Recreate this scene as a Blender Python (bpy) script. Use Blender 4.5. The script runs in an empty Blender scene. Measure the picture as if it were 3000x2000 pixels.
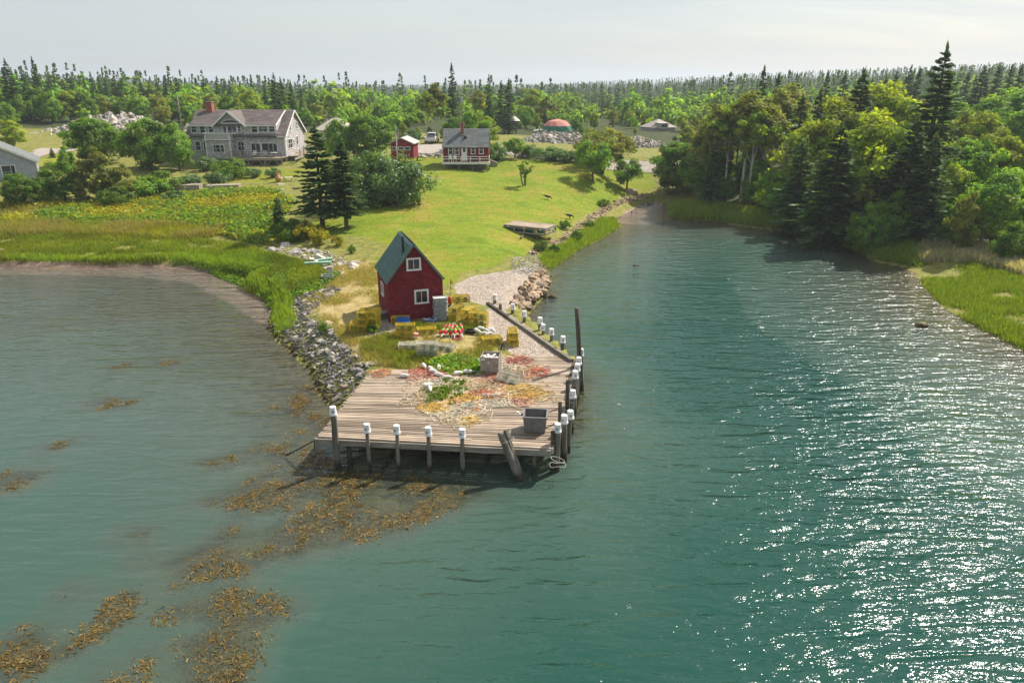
import bpy, bmesh, math, random
import numpy as np
from mathutils import Vector, Matrix, Euler

# ------------------------------------------------------------------ camera, sky, sun, exposure
scene = bpy.context.scene
COL = scene.collection
FPX, CAM_Z = 2100.0, 16.0
PITCH = math.atan(750 / FPX)
cam_data = bpy.data.cameras.new('camera')
cam_data.sensor_width = 36.0
cam_data.lens = 36.0 * FPX / 3000.0
cam_data.clip_start = 0.5
cam_data.clip_end = 20000
cam = bpy.data.objects.new('camera', cam_data)
COL.objects.link(cam)
cam.location = (0, 0, CAM_Z)
cam.rotation_euler = (math.pi / 2 - PITCH, 0, 0)
scene.camera = cam

SUN_EL, SUN_AZ = math.radians(47), math.radians(49)      # azimuth clockwise from +Y
world = bpy.data.worlds.new('World')
scene.world = world
world.use_nodes = True
wn, wl = world.node_tree.nodes, world.node_tree.links
wn.clear()
w_out = wn.new('ShaderNodeOutputWorld')
w_bg = wn.new('ShaderNodeBackground')
w_sky = wn.new('ShaderNodeTexSky')
w_sky.sky_type = 'NISHITA'
w_sky.sun_disc = False
w_sky.sun_elevation = SUN_EL
w_sky.sun_rotation = SUN_AZ
w_sky.altitude = 20
w_sky.air_density = 1.2
w_sky.dust_density = 2.0
w_sky.ozone_density = 1.0
w_bg.inputs['Strength'].default_value = 0.1
# thin high cloud: a veil of noise stretched along the horizon, the same all round the sky
w_tc = wn.new('ShaderNodeTexCoord')
w_sep = wn.new('ShaderNodeSeparateXYZ'); wl.new(w_tc.outputs['Generated'], w_sep.inputs[0])
w_add = wn.new('ShaderNodeMath'); w_add.operation = 'ADD'; w_add.inputs[1].default_value = 0.16
wl.new(w_sep.outputs['Z'], w_add.inputs[0])
w_abs = wn.new('ShaderNodeMath'); w_abs.operation = 'MAXIMUM'; w_abs.inputs[1].default_value = 0.05
wl.new(w_add.outputs[0], w_abs.inputs[0])
w_dx = wn.new('ShaderNodeMath'); w_dx.operation = 'DIVIDE'
w_dy = wn.new('ShaderNodeMath'); w_dy.operation = 'DIVIDE'
wl.new(w_sep.outputs['X'], w_dx.inputs[0]); wl.new(w_abs.outputs[0], w_dx.inputs[1])
wl.new(w_sep.outputs['Y'], w_dy.inputs[0]); wl.new(w_abs.outputs[0], w_dy.inputs[1])
w_cmb = wn.new('ShaderNodeCombineXYZ')
wl.new(w_dx.outputs[0], w_cmb.inputs['X']); wl.new(w_dy.outputs[0], w_cmb.inputs['Y'])
w_map = wn.new('ShaderNodeMapping'); w_map.inputs['Scale'].default_value = (0.55, 1.25, 1.0)
w_map.inputs['Rotation'].default_value = (0, 0, 0.25)
w_map.inputs['Location'].default_value = (1.7, 0.4, 0)
wl.new(w_cmb.outputs[0], w_map.inputs['Vector'])
w_noise = wn.new('ShaderNodeTexNoise')
w_noise.inputs['Scale'].default_value = 1.1
w_noise.inputs['Detail'].default_value = 9
w_noise.inputs['Roughness'].default_value = 0.62
w_noise.inputs['Distortion'].default_value = 0.5
wl.new(w_map.outputs[0], w_noise.inputs['Vector'])
w_ramp = wn.new('ShaderNodeValToRGB')
w_ramp.color_ramp.elements[0].position = 0.36
w_ramp.color_ramp.elements[0].color = (0.6, 0.6, 0.6, 1)
w_ramp.color_ramp.elements[1].position = 0.72
w_ramp.color_ramp.elements[1].color = (0.9, 0.9, 0.9, 1)
wl.new(w_noise.outputs['Fac'], w_ramp.inputs['Fac'])
w_mix = wn.new('ShaderNodeMixRGB')
w_mix.inputs['Color2'].default_value = (3.7, 4.05, 4.25, 1)
wl.new(w_ramp.outputs['Color'], w_mix.inputs['Fac'])
wl.new(w_sky.outputs['Color'], w_mix.inputs['Color1'])
wl.new(w_mix.outputs['Color'], w_bg.inputs['Color'])
wl.new(w_bg.outputs[0], w_out.inputs['Surface'])

sun_data = bpy.data.lights.new('sun', 'SUN')
sun_data.energy = 4.6
sun_data.angle = math.radians(0.55)
sun_data.color = (1.0, 0.93, 0.82)
sun = bpy.data.objects.new('sun', sun_data)
COL.objects.link(sun)
SUN_DIR = Vector((math.cos(SUN_EL) * math.sin(SUN_AZ), math.cos(SUN_EL) * math.cos(SUN_AZ), math.sin(SUN_EL)))
sun.rotation_euler = (-SUN_DIR).to_track_quat('-Z', 'Y').to_euler()

vs = scene.view_settings
vs.view_transform = 'Standard'
vs.look = 'None'
vs.gamma = 1.0
vs.use_curve_mapping = False
vs.exposure = 0.72
scene.render.engine = 'CYCLES'
cy = scene.cycles
cy.use_denoising = True
cy.max_bounces = 6
cy.diffuse_bounces = 4
cy.glossy_bounces = 3
cy.transmission_bounces = 3
cy.transparent_max_bounces = 8
cy.volume_bounces = 0
cy.sample_clamp_direct = 12
cy.sample_clamp_indirect = 4
cy.caustics_reflective = False
cy.caustics_refractive = False

random.seed(7)
RNG = np.random.default_rng(7)
R = math.radians
U = random.uniform

# ------------------------------------------------------------------ camera-pixel to ground helpers (photo is 3000 x 2000)
_c, _s = math.cos(PITCH), math.sin(PITCH)
def ray(px, py):
    u, v = (px - 1500) / FPX, (1000 - py) / FPX
    return np.array([u, _c + v * _s, -_s + v * _c])
def at_z(px, py, z):
    d = ray(px, py); t = (z - CAM_Z) / d[2]
    return Vector((d[0] * t, d[1] * t, z))
def at_y(px, py, y):
    d = ray(px, py); t = y / d[1]
    return Vector((d[0] * t, y, CAM_Z + d[2] * t))

# ------------------------------------------------------------------ mesh helpers
class MB:
    """collects polygons, builds them as one mesh"""
    def __init__(self):
        self.v, self.f, self.c, self.m = [], [], [], []
        self.col = None
        self.mi = 0
    def face(self, pts):
        n = len(self.v)
        self.v.extend([tuple(p) for p in pts])
        self.f.append(tuple(range(n, n + len(pts))))
        self.m.append(self.mi)
        if self.col is not None:
            self.c.extend([self.col] * len(pts))
    def hexa(self, p):
        """p: 8 points, bottom ring 0-3 counter-clockwise, top ring 4-7"""
        n = len(self.v)
        self.v.extend([tuple(q) for q in p])
        for q in ((3, 2, 1, 0), (4, 5, 6, 7), (0, 1, 5, 4), (1, 2, 6, 5), (2, 3, 7, 6), (3, 0, 4, 7)):
            self.f.append(tuple(n + i for i in q)); self.m.append(self.mi)
        if self.col is not None:
            self.c.extend([self.col] * 8)
    def box(self, c, s, rz=0.0, M=None):
        x, y, z = s[0] / 2, s[1] / 2, s[2] / 2
        pts = [Vector(q) for q in ((-x, -y, -z), (x, -y, -z), (x, y, -z), (-x, y, -z), (-x, -y, z), (x, -y, z), (x, y, z), (-x, y, z))]
        if M is None:
            M = Matrix.Translation(c) @ Matrix.Rotation(rz, 4, 'Z')
        self.hexa([M @ q for q in pts])
    def b(self, x0, x1, y0, y1, z0, z1):
        self.box(((x0 + x1) / 2, (y0 + y1) / 2, (z0 + z1) / 2), (abs(x1 - x0), abs(y1 - y0), abs(z1 - z0)))
    def beam(self, a, b, w, h, up=(0, 0, 1)):
        a, b = Vector(a), Vector(b)
        d = (b - a); L = d.length; d.normalize()
        upv = Vector(up)
        if abs(d.dot(upv)) > 0.98: upv = Vector((0, 1, 0))
        s = d.cross(upv).normalized(); t = s.cross(d).normalized()
        q = []
        for e in (a, b):
            q.append([e - s * w / 2 - t * h / 2, e + s * w / 2 - t * h / 2, e + s * w / 2 + t * h / 2, e - s * w / 2 + t * h / 2])
        self.hexa([q[0][0], q[0][1], q[1][1], q[1][0], q[0][3], q[0][2], q[1][2], q[1][3]])
    def tube(self, pts, r, n=6, cap=True):
        pts = [Vector(p) for p in pts]
        if not hasattr(r, '__len__'): r = [r] * len(pts)
        base = len(self.v)
        prev = None
        for i, p in enumerate(pts):
            a = pts[max(i - 1, 0)]; b = pts[min(i + 1, len(pts) - 1)]
            d = (b - a)
            if d.length < 1e-9: d = Vector((0, 0, 1))
            d.normalize()
            if prev is None:
                k = Vector((0, 0, 1)) if abs(d.z) < 0.9 else Vector((1, 0, 0))
                s = d.cross(k).normalized()
            else:
                s = (prev - d * prev.dot(d))
                s = s.normalized() if s.length > 1e-6 else d.orthogonal().normalized()
            prev = s
            t = d.cross(s)
            for k in range(n):
                an = 2 * math.pi * k / n
                self.v.append(tuple(p + (s * math.cos(an) + t * math.sin(an)) * r[i]))
                if self.col is not None: self.c.append(self.col)
        for i in range(len(pts) - 1):
            for k in range(n):
                a = base + i * n + k; b = base + i * n + (k + 1) % n
                self.f.append((a, b, b + n, a + n)); self.m.append(self.mi)
        if cap:
            self.f.append(tuple(base + k for k in reversed(range(n)))); self.m.append(self.mi)
            e = base + (len(pts) - 1) * n
            self.f.append(tuple(e + k for k in range(n))); self.m.append(self.mi)
    def lathe(self, prof, n=16, c=(0, 0, 0), M=None):
        """prof: list of (r, z)"""
        base = len(self.v)
        for (r, z) in prof:
            for k in range(n):
                an = 2 * math.pi * k / n
                p = Vector((c[0] + r * math.cos(an), c[1] + r * math.sin(an), c[2] + z))
                if M is not None: p = M @ p
                self.v.append(tuple(p))
                if self.col is not None: self.c.append(self.col)
        for i in range(len(prof) - 1):
            for k in range(n):
                a = base + i * n + k; b = base + i * n + (k + 1) % n
                self.f.append((a, b, b + n, a + n)); self.m.append(self.mi)
        if prof[0][0] > 1e-4:
            self.f.append(tuple(base + k for k in reversed(range(n)))); self.m.append(self.mi)
        if prof[-1][0] > 1e-4:
            e = base + (len(prof) - 1) * n
            self.f.append(tuple(e + k for k in range(n))); self.m.append(self.mi)
    def mesh(self, name, mats, smooth=False):
        me = bpy.data.meshes.new(name)
        me.from_pydata(self.v, [], self.f)
        if not isinstance(mats, (list, tuple)): mats = [mats]
        for m in mats: me.materials.append(m)
        if len(mats) > 1:
            me.polygons.foreach_set('material_index', self.m)
        if not self.c: self.c = [(1.0, 1.0, 1.0)] * len(self.v)
        if len(self.c) == len(self.v):
            ca = me.color_attributes.new('Col', 'FLOAT_COLOR', 'POINT')
            ca.data.foreach_set('color', np.array([list(c) + [1.0] if len(c) == 3 else list(c) for c in self.c], dtype=np.float32).ravel())
        if smooth:
            me.polygons.foreach_set('use_smooth', [True] * len(me.polygons))
        me.update()
        return me
    def build(self, name, mats, parent=None, smooth=False):
        return ob(name, self.mesh(name, mats, smooth), parent)

def ob(name, data, parent=None, loc=None, rz=None):
    o = bpy.data.objects.new(name, data)
    COL.objects.link(o)
    if parent is not None: o.parent = parent
    if loc is not None: o.location = loc
    if rz is not None: o.rotation_euler = (0, 0, rz)
    return o
def tag(o, label=None, cat=None, group=None, kind=None):
    if label: o['label'] = label
    if cat: o['category'] = cat
    if group: o['group'] = group
    if kind: o['kind'] = kind
    return o
def thing(name, label, cat, loc=(0, 0, 0), rz=0.0, group=None):
    return tag(ob(name, None, None, loc, rz), label, cat, group)
def copy_tree(o, parent=None):
    c = o.copy(); COL.objects.link(c)
    c.parent = parent
    for ch in list(o.children):
        copy_tree(ch, c)
    return c
def mesh_np(name, verts, faces, mats, cols=None, smooth=False):
    """verts (N,3), faces (M,k) with k 3 or 4, cols (N,3)"""
    me = bpy.data.meshes.new(name)
    n, (m, k) = len(verts), faces.shape
    me.vertices.add(n); me.loops.add(m * k); me.polygons.add(m)
    me.vertices.foreach_set('co', np.ascontiguousarray(verts, dtype=np.float32).ravel())
    me.loops.foreach_set('vertex_index', np.ascontiguousarray(faces, dtype=np.int32).ravel())
    me.polygons.foreach_set('loop_start', np.arange(0, m * k, k, dtype=np.int32))
    if smooth: me.polygons.foreach_set('use_smooth', np.ones(m, dtype=bool))
    if not isinstance(mats, (list, tuple)): mats = [mats]
    for q in mats: me.materials.append(q)
    if cols is not None:
        ca = me.color_attributes.new('Col', 'FLOAT_COLOR', 'POINT')
        a = np.ones((n, 4), dtype=np.float32); a[:, :3] = cols
        ca.data.foreach_set('color', a.ravel())
    me.update(calc_edges=True)
    return me
def quads_np(p, a, b):
    """quads centred at p spanned by half vectors a and b -> verts, faces"""
    n = len(p)
    v = np.empty((n, 4, 3))
    v[:, 0] = p - a - b; v[:, 1] = p + a - b; v[:, 2] = p + a + b; v[:, 3] = p - a + b
    return v.reshape(-1, 3), np.arange(n * 4).reshape(n, 4)
def unit(v):
    return v / np.maximum(np.linalg.norm(v, axis=-1, keepdims=True), 1e-9)

# ------------------------------------------------------------------ materials
MATS = {}
class NT:
    def __init__(self, name):
        self.m = bpy.data.materials.new(name)
        self.m.use_nodes = True
        self.n, self.l = self.m.node_tree.nodes, self.m.node_tree.links
        self.n.clear()
        self.out = self.n.new('ShaderNodeOutputMaterial')
        MATS[name] = self.m
    def new(self, t, **kw):
        nd = self.n.new('ShaderNode' + t)
        for k, v in kw.items():
            if k in nd.inputs: nd.inputs[k].default_value = v
            else: setattr(nd, k, v)
        return nd
    def ln(self, a, b): self.l.new(a, b)
    def noise(self, scale, detail=4, rough=0.55, vec=None, dist=0.0):
        nd = self.new('TexNoise', Scale=scale, Detail=detail, Roughness=rough, Distortion=dist)
        if vec is None: vec = self.pos()
        self.ln(vec, nd.inputs['Vector'])
        return nd.outputs['Fac']
    def pos(self):
        if not hasattr(self, '_pos'):
            self._pos = self.new('NewGeometry').outputs['Position']
        return self._pos
    def objpos(self):
        if not hasattr(self, '_op'):
            self._op = self.new('TexCoord').outputs['Object']
        return self._op
    def mapv(self, vec, scale=(1, 1, 1), rot=(0, 0, 0), loc=(0, 0, 0)):
        nd = self.new('Mapping')
        nd.inputs['Scale'].default_value = scale
        nd.inputs['Rotation'].default_value = rot
        nd.inputs['Location'].default_value = loc
        self.ln(vec, nd.inputs['Vector'])
        return nd.outputs[0]
    def ramp(self, fac, stops, interp='LINEAR'):
        nd = self.new('ValToRGB')
        cr = nd.color_ramp; cr.interpolation = interp
        while len(cr.elements) < len(stops): cr.elements.new(0.5)
        for e, (p, c) in zip(cr.elements, stops):
            e.position = p
            e.color = (c, c, c, 1) if not hasattr(c, '__len__') else (c[0], c[1], c[2], 1)
        self.ln(fac, nd.inputs['Fac'])
        return nd.outputs['Color']
    def math(self, op, a, b=None, clamp=False):
        nd = self.new('Math', operation=op); nd.use_clamp = clamp
        for i, x in enumerate((a, b)):
            if x is None: continue
            if isinstance(x, (int, float)): nd.inputs[i].default_value = x
            else: self.ln(x, nd.inputs[i])
        return nd.outputs[0]
    def mix(self, fac, a, b, blend='MIX'):
        nd = self.new('MixRGB', blend_type=blend)
        for i, x in ((0, fac), (1, a), (2, b)):
            if isinstance(x, (int, float)): nd.inputs[i].default_value = x
            elif isinstance(x, (tuple, list)): nd.inputs[i].default_value = (x[0], x[1], x[2], 1)
            else: self.ln(x, nd.inputs[i])
        return nd.outputs['Color']
    def attr(self, name, out='Color'):
        nd = self.new('Attribute', attribute_name=name)
        return nd.outputs[out]
    def rand(self):
        return self.new('ObjectInfo').outputs['Random']
    def bump(self, h, strength=0.5, dist=0.05):
        nd = self.new('Bump', Strength=strength, Distance=dist)
        self.ln(h, nd.inputs['Height'])
        return nd.outputs['Normal']
    def principled(self, col, rough=0.8, spec=0.3, normal=None, metal=0.0):
        nd = self.new('BsdfPrincipled')
        nd.inputs['Specular IOR Level'].default_value = spec
        nd.inputs['Metallic'].default_value = metal
        if isinstance(col, (tuple, list)): nd.inputs['Base Color'].default_value = (col[0], col[1], col[2], 1)
        else: self.ln(col, nd.inputs['Base Color'])
        if isinstance(rough, (int, float)): nd.inputs['Roughness'].default_value = rough
        else: self.ln(rough, nd.inputs['Roughness'])
        if normal is not None: self.ln(normal, nd.inputs['Normal'])
        self.ln(nd.outputs[0], self.out.inputs['Surface'])
        return nd

def mat_plain(name, col, rough=0.6, var=0.12, scale=6.0, spec=0.3, metal=0.0, objrand=0.0, bump=0.0):
    t = NT(name)
    n = t.noise(scale, 5, 0.6, t.objpos())
    lo = tuple(c * (1 - var * 1.6) for c in col); hi = tuple(min(c * (1 + var * 1.2), 1) for c in col)
    c = t.ramp(n, [(0.3, lo), (0.7, hi)])
    if objrand:
        r = t.ramp(t.rand(), [(0, 1 - objrand), (1, 1 + objrand * 0.6)])
        c = t.mix(1.0, c, r, 'MULTIPLY')
    nm = t.bump(n, bump, 0.02) if bump else None
    t.principled(c, rough, spec, nm, metal)
    return t.m

def mat_leaf(name, col, trans=0.4, var=0.3, gloss=0.12, objrand=0.22, tint=(1.25, 1.1, 0.5)):
    """leaf: diffuse and translucent, tinted leaf by leaf with the mesh's Col and tree by tree"""
    t = NT(name)
    vc = t.attr('Col')
    c = t.mix(1.0, col, vc, 'MULTIPLY')
    r = t.rand()
    c = t.mix(1.0, c, t.ramp(r, [(0, 1 - objrand), (1, 1 + objrand)]), 'MULTIPLY')
    n = t.noise(0.35, 2, 0.5, t.objpos())
    c = t.mix(t.math('MULTIPLY', n, var), c, t.mix(1.0, c, tint, 'MULTIPLY'))
    d = t.new('BsdfDiffuse'); t.ln(c, d.inputs['Color'])
    tr = t.new('BsdfTranslucent')
    t.ln(t.mix(1.0, c, (1.35, 1.25, 0.45), 'MULTIPLY'), tr.inputs['Color'])
    m = t.new('MixShader', Fac=trans); t.ln(d.outputs[0], m.inputs[1]); t.ln(tr.outputs[0], m.inputs[2])
    g = t.new('BsdfGlossy', Roughness=0.5); g.inputs['Color'].default_value = (0.9, 0.95, 0.9, 1)
    m2 = t.new('MixShader', Fac=gloss * 0.06); t.ln(m.outputs[0], m2.inputs[1]); t.ln(g.outputs[0], m2.inputs[2])
    t.ln(m2.outputs[0], t.out.inputs['Surface'])
    return t.m
# ------------------------------------------------------------------ terrain heights
# shoreline at z = 0, walked from the left of the cove round the wharf and the creek to the right bank:
# (x, y, slope of the bank above water, slope of the bed below water, greatest depth)
def _sp(px, py, kl, ks, dm):
    p = at_z(px, py, 0.0); return (p.x, p.y, kl, ks, dm)
SHORE = [(-420, 64, 1.4, .05, 1.0), (-120, 66, 1.4, .05, 1.0),
    _sp(0, 775, 1.4, .05, 1.0), _sp(153, 780, 1.4, .05, 1.0), _sp(325, 780, 1.4, .05, 1.0), _sp(440, 776, 1.4, .05, 1.0),
    _sp(536, 780, 1.2, .05, 1.0), _sp(612, 795, 1.2, .04, .9), _sp(746, 820, 1.2, .035, .8), _sp(716, 838, .9, .035, .8),
    _sp(704, 848, .6, .035, .8), _sp(785, 883, .5, .05, .8), _sp(796, 917, .45, .06, .9), _sp(788, 952, .4, .07, .9),
    _sp(804, 990, .42, .08, .9), _sp(861, 1040, .5, .09, .9), _sp(900, 1074, .5, .1, .9), _sp(942, 1160, .5, .12, 1.0),
    (-9.2, 34.2, .45, .12, 1.0), (-8.0, 31.6, .4, .15, 1.2), (-4, 30.9, .4, .18, 1.3), (0, 31.3, .45, .25, 1.6), (2.7, 32.4, .6, .4, 2.4),
    (3.55, 36.6, 5, .6, 3), (4.0, 38.0, 6, .6, 3), (2.75, 41.9, 6, .6, 3), (1.45, 45.8, 5, .5, 3), (0.95, 48.6, 1.4, .4, 2.6),
    _sp(1550, 917, .8, .35, 2.4), _sp(1588, 875, .75, .35, 2.4), _sp(1609, 845, .7, .35, 2.4), _sp(1615, 810, .6, .3, 2.2),
    _sp(1603, 787, .3, .25, 2.0), _sp(1661, 760, .22, .2, 1.8), _sp(1687, 734, .25, .2, 1.6), _sp(1764, 699, .25, .15, 1.4),
    _sp(1818, 661, .25, .06, .8), _sp(1806, 638, .3, .03, .4), _sp(1883, 600, .4, .02, .3), _sp(1921, 591, .3, .02, .3),
    _sp(1958, 612, .3, .03, .4), _sp(1967, 638, .3, .05, .7), _sp(2074, 649, .3, .1, 1.2), _sp(2227, 669, .3, .15, 1.6),
    _sp(2400, 699, .35, .2, 1.8), _sp(2520, 742, .35, .2, 1.8), _sp(2565, 768, .3, .15, 1.6), _sp(2660, 786, .25, .12, 1.4),
    _sp(2700, 830, .16, .12, 1.4), _sp(2745, 885, .14, .12, 1.4), _sp(2790, 922, .14, .12, 1.6), _sp(2890, 975, .14, .12, 1.8),
    _sp(3000, 1027, .14, .12, 2), _sp(3300, 1150, .14, .12, 2), (60, 20, .14, .12, 2), (420, -40, .14, .12, 2)]
SH = np.array(SHORE)
WPOLY = np.vstack([SH[:, :2], [(420, -300), (-420, -300)]])

def inside_poly(x, y, poly):
    r = np.zeros(x.shape, bool)
    n = len(poly)
    for i in range(n):
        x0, y0 = poly[i][0], poly[i][1]; x1, y1 = poly[(i + 1) % n][0], poly[(i + 1) % n][1]
        if y0 == y1: continue
        c = ((y0 > y) != (y1 > y)) & (x < (x1 - x0) * (y - y0) / (y1 - y0) + x0)
        r ^= c
    return r
def seg_dist(x, y, pts):
    """distance to an open polyline, index of nearest segment and place on it"""
    best = np.full(x.shape, 1e9); bi = np.zeros(x.shape, int); bt = np.zeros(x.shape)
    for i in range(len(pts) - 1):
        ax, ay = pts[i][0], pts[i][1]; dx, dy = pts[i + 1][0] - ax, pts[i + 1][1] - ay
        t = np.clip(((x - ax) * dx + (y - ay) * dy) / (dx * dx + dy * dy + 1e-9), 0, 1)
        d = np.hypot(x - ax - t * dx, y - ay - t * dy)
        m = d < best
        best[m] = d[m]; bi[m] = i; bt[m] = t[m]
    return best, bi, bt

def vnoise(x, y, s, seed=0):
    """smooth value noise"""
    x = np.asarray(x) / s + 1000.3 + seed * 17.13; y = np.asarray(y) / s + 1000.7 + seed * 9.71
    xi, yi = np.floor(x).astype(int), np.floor(y).astype(int)
    fx, fy = x - xi, y - yi
    fx = fx * fx * (3 - 2 * fx); fy = fy * fy * (3 - 2 * fy)
    def h(a, b):
        v = np.sin(a * 127.1 + b * 311.7 + seed * 74.7) * 43758.5453
        return v - np.floor(v)
    return (h(xi, yi) * (1 - fx) + h(xi + 1, yi) * fx) * (1 - fy) + (h(xi, yi + 1) * (1 - fx) + h(xi + 1, yi + 1) * fx) * fy

_cp = [(1300, 1085, 1.36), (1120, 1090, 1.36), (1520, 1045, 1.4), (1640, 1030, 1.42), (1200, 940, 1.65), (1300, 925, 1.65), (1480, 920, 1.5), (1590, 1000, 1.45),
       (1100, 860, 1.75), (1000, 800, 1.6), (900, 900, 1.1), (1450, 820, 1.55), (1300, 700, 2.1), (1500, 720, 2.0), (1560, 800, 1.5), (1200, 620, 2.6),
       (1040, 680, 2.0), (900, 690, 1.7), (1400, 560, 3.1), (1650, 600, 2.5), (1700, 620, 2.3), (1300, 500, 4.3), (1500, 480, 4.3), (1750, 535, 3.1), (1880, 560, 2.5),
       (1900, 488, 4.3), (1600, 465, 4.8), (1360, 495, 4.4), (1240, 440, 5.5), (1480, 448, 5.3), (960, 480, 4.3), (700, 500, 3.7), (580, 490, 3.6),
       (620, 560, 2.6), (760, 560, 2.7), (850, 600, 2.3), (400, 500, 3.7), (200, 560, 3.0), (0, 560, 3.0), (300, 600, 2.0), (0, 620, 1.8), (600, 620, 1.8),
       (0, 680, .95), (300, 680, .95), (600, 690, .9), (700, 740, .7), (800, 790, .75), (0, 745, .55), (300, 750, .5), (550, 755, .5), (750, 840, .7), (870, 850, .9),
       (120, 440, 5.5), (-200, 480, 4.6), (2100, 600, 1.3), (2300, 640, 1.3), (2500, 690, 1.4), (2700, 700, 1.3), (2850, 740, 1.2), (3000, 800, 1.2), (2900, 900, .7), (3000, 940, .7),
       (2000, 560, 2.2), (2600, 620, 2.2), (3000, 650, 2.4)]
CP = [tuple(at_z(*q)) for q in _cp] + [
    (-80, 150, 6.5), (-40, 150, 6.3), (0, 150, 6.0), (30, 130, 4.8), (60, 120, 4.0), (100, 110, 4.0), (90, 80, 2.5), (70, 50, 1.2),
    (-120, 200, 9.5), (-60, 200, 8.0), (0, 200, 6.5), (60, 200, 6.0), (130, 180, 7.0), (-180, 130, 7.0), (-140, 90, 4.0), (-120, 70, 1.6), (-300, 80, 3),
    (-250, 300, 12), (-100, 300, 6.5), (0, 300, 4.0), (100, 300, 5.0), (250, 280, 11), (250, 120, 6),
    (-400, 500, 12), (-150, 500, 3.5), (50, 500, 2.5), (250, 500, 13), (450, 450, 19), (-500, 900, 10), (0, 900, 3), (300, 900, 16), (700, 900, 24),
    (-900, 1500, 8), (0, 1500, 3), (900, 1500, 22), (500, 200, 14), (-500, 200, 12), (450, 0, 6), (-450, 100, 5)]
CP = np.array(CP)
def _tps(r2):
    return 0.5 * r2 * np.log(r2 + 1e-6)
_S = 60.0
_X = CP[:, :2] / _S
_NCP = len(CP)
_K = _tps(((_X[:, None] - _X[None]) ** 2).sum(-1)) + np.eye(_NCP) * 0.03
_P = np.hstack([np.ones((_NCP, 1)), _X])
_A = np.block([[_K, _P], [_P.T, np.zeros((3, 3))]])
_W = np.linalg.solve(_A, np.concatenate([CP[:, 2], np.zeros(3)]))
def base_height(x, y):
    xs, ys = x.ravel() / _S, y.ravel() / _S
    out = np.empty(xs.shape)
    for i in range(0, len(xs), 40000):
        a, b = xs[i:i + 40000], ys[i:i + 40000]
        r2 = (a[:, None] - _X[None, :, 0]) ** 2 + (b[:, None] - _X[None, :, 1]) ** 2
        out[i:i + 40000] = _tps(r2) @ _W[:_NCP] + _W[_NCP] + _W[_NCP + 1] * a + _W[_NCP + 2] * b
    return np.clip(out.reshape(x.shape), 0.3, 40)

# rockweed ledges lie under the floating weed (outlines read at the water surface)
WEED = [
    [(930, 1300), (1000, 1385), (1180, 1395), (1380, 1420), (1430, 1440), (1330, 1490), (1180, 1560), (1000, 1600), (860, 1640), (760, 1640), (760, 1560), (880, 1500), (720, 1500), (570, 1475), (700, 1420), (800, 1360), (730, 1350), (860, 1300)],
    [(930, 1200), (990, 1190), (960, 1260), (880, 1310), (700, 1350), (590, 1355), (700, 1330), (850, 1270)],
    [(640, 1555), (700, 1530), (720, 1575), (660, 1600), (620, 1585)],
    [(450, 1665), (560, 1600), (660, 1590), (760, 1610), (740, 1690), (620, 1710), (520, 1690)],
    [(430, 1810), (520, 1760), (620, 1740), (720, 1720), (850, 1755), (880, 1790), (780, 1850), (740, 2020), (480, 2060), (520, 1930), (500, 1880), (610, 1830), (500, 1830)],
    [(-40, 1890), (60, 1840), (140, 1835), (200, 1880), (290, 1800), (330, 1740), (420, 1730), (390, 1800), (300, 1880), (180, 1950), (80, 2000), (-40, 2030)],
    [(210, 2060), (290, 1960), (380, 2000), (420, 2060)],
    [(-60, 1390), (60, 1375), (140, 1378), (120, 1410), (40, 1440), (-60, 1450)],
    [(170, 1745), (215, 1712), (238, 1725), (220, 1755), (185, 1760)],
    [(345, 1560), (390, 1545), (400, 1575), (360, 1582)], [(422, 1562), (438, 1555), (436, 1580), (424, 1578)],
    [(380, 1640), (430, 1610), (440, 1625), (400, 1660)],
    [(505, 1710), (528, 1705), (525, 1725), (508, 1726)],
    [(590, 1355), (640, 1352), (660, 1362), (620, 1372)],
    [(400, 1920), (430, 1910), (440, 1980), (400, 1985)],
    [(240, 1185), (300, 1165), (390, 1168), (400, 1185), (300, 1200)],
    [(320, 1075), (380, 1062), (390, 1072), (340, 1082)], [(465, 1060), (515, 1055), (520, 1066), (480, 1070)],
    [(120, 1310), (200, 1285), (235, 1282), (190, 1310), (130, 1325)],
    [(770, 1210), (830, 1190), (900, 1190), (940, 1150), (900, 1130), (800, 1170)],
    [(860, 1180), (930, 1140), (960, 1200), (900, 1240), (860, 1230)],
]
WEEDW = [np.array([tuple(at_z(px, py, 0.0))[:2] for px, py in q]) for q in WEED]

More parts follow.
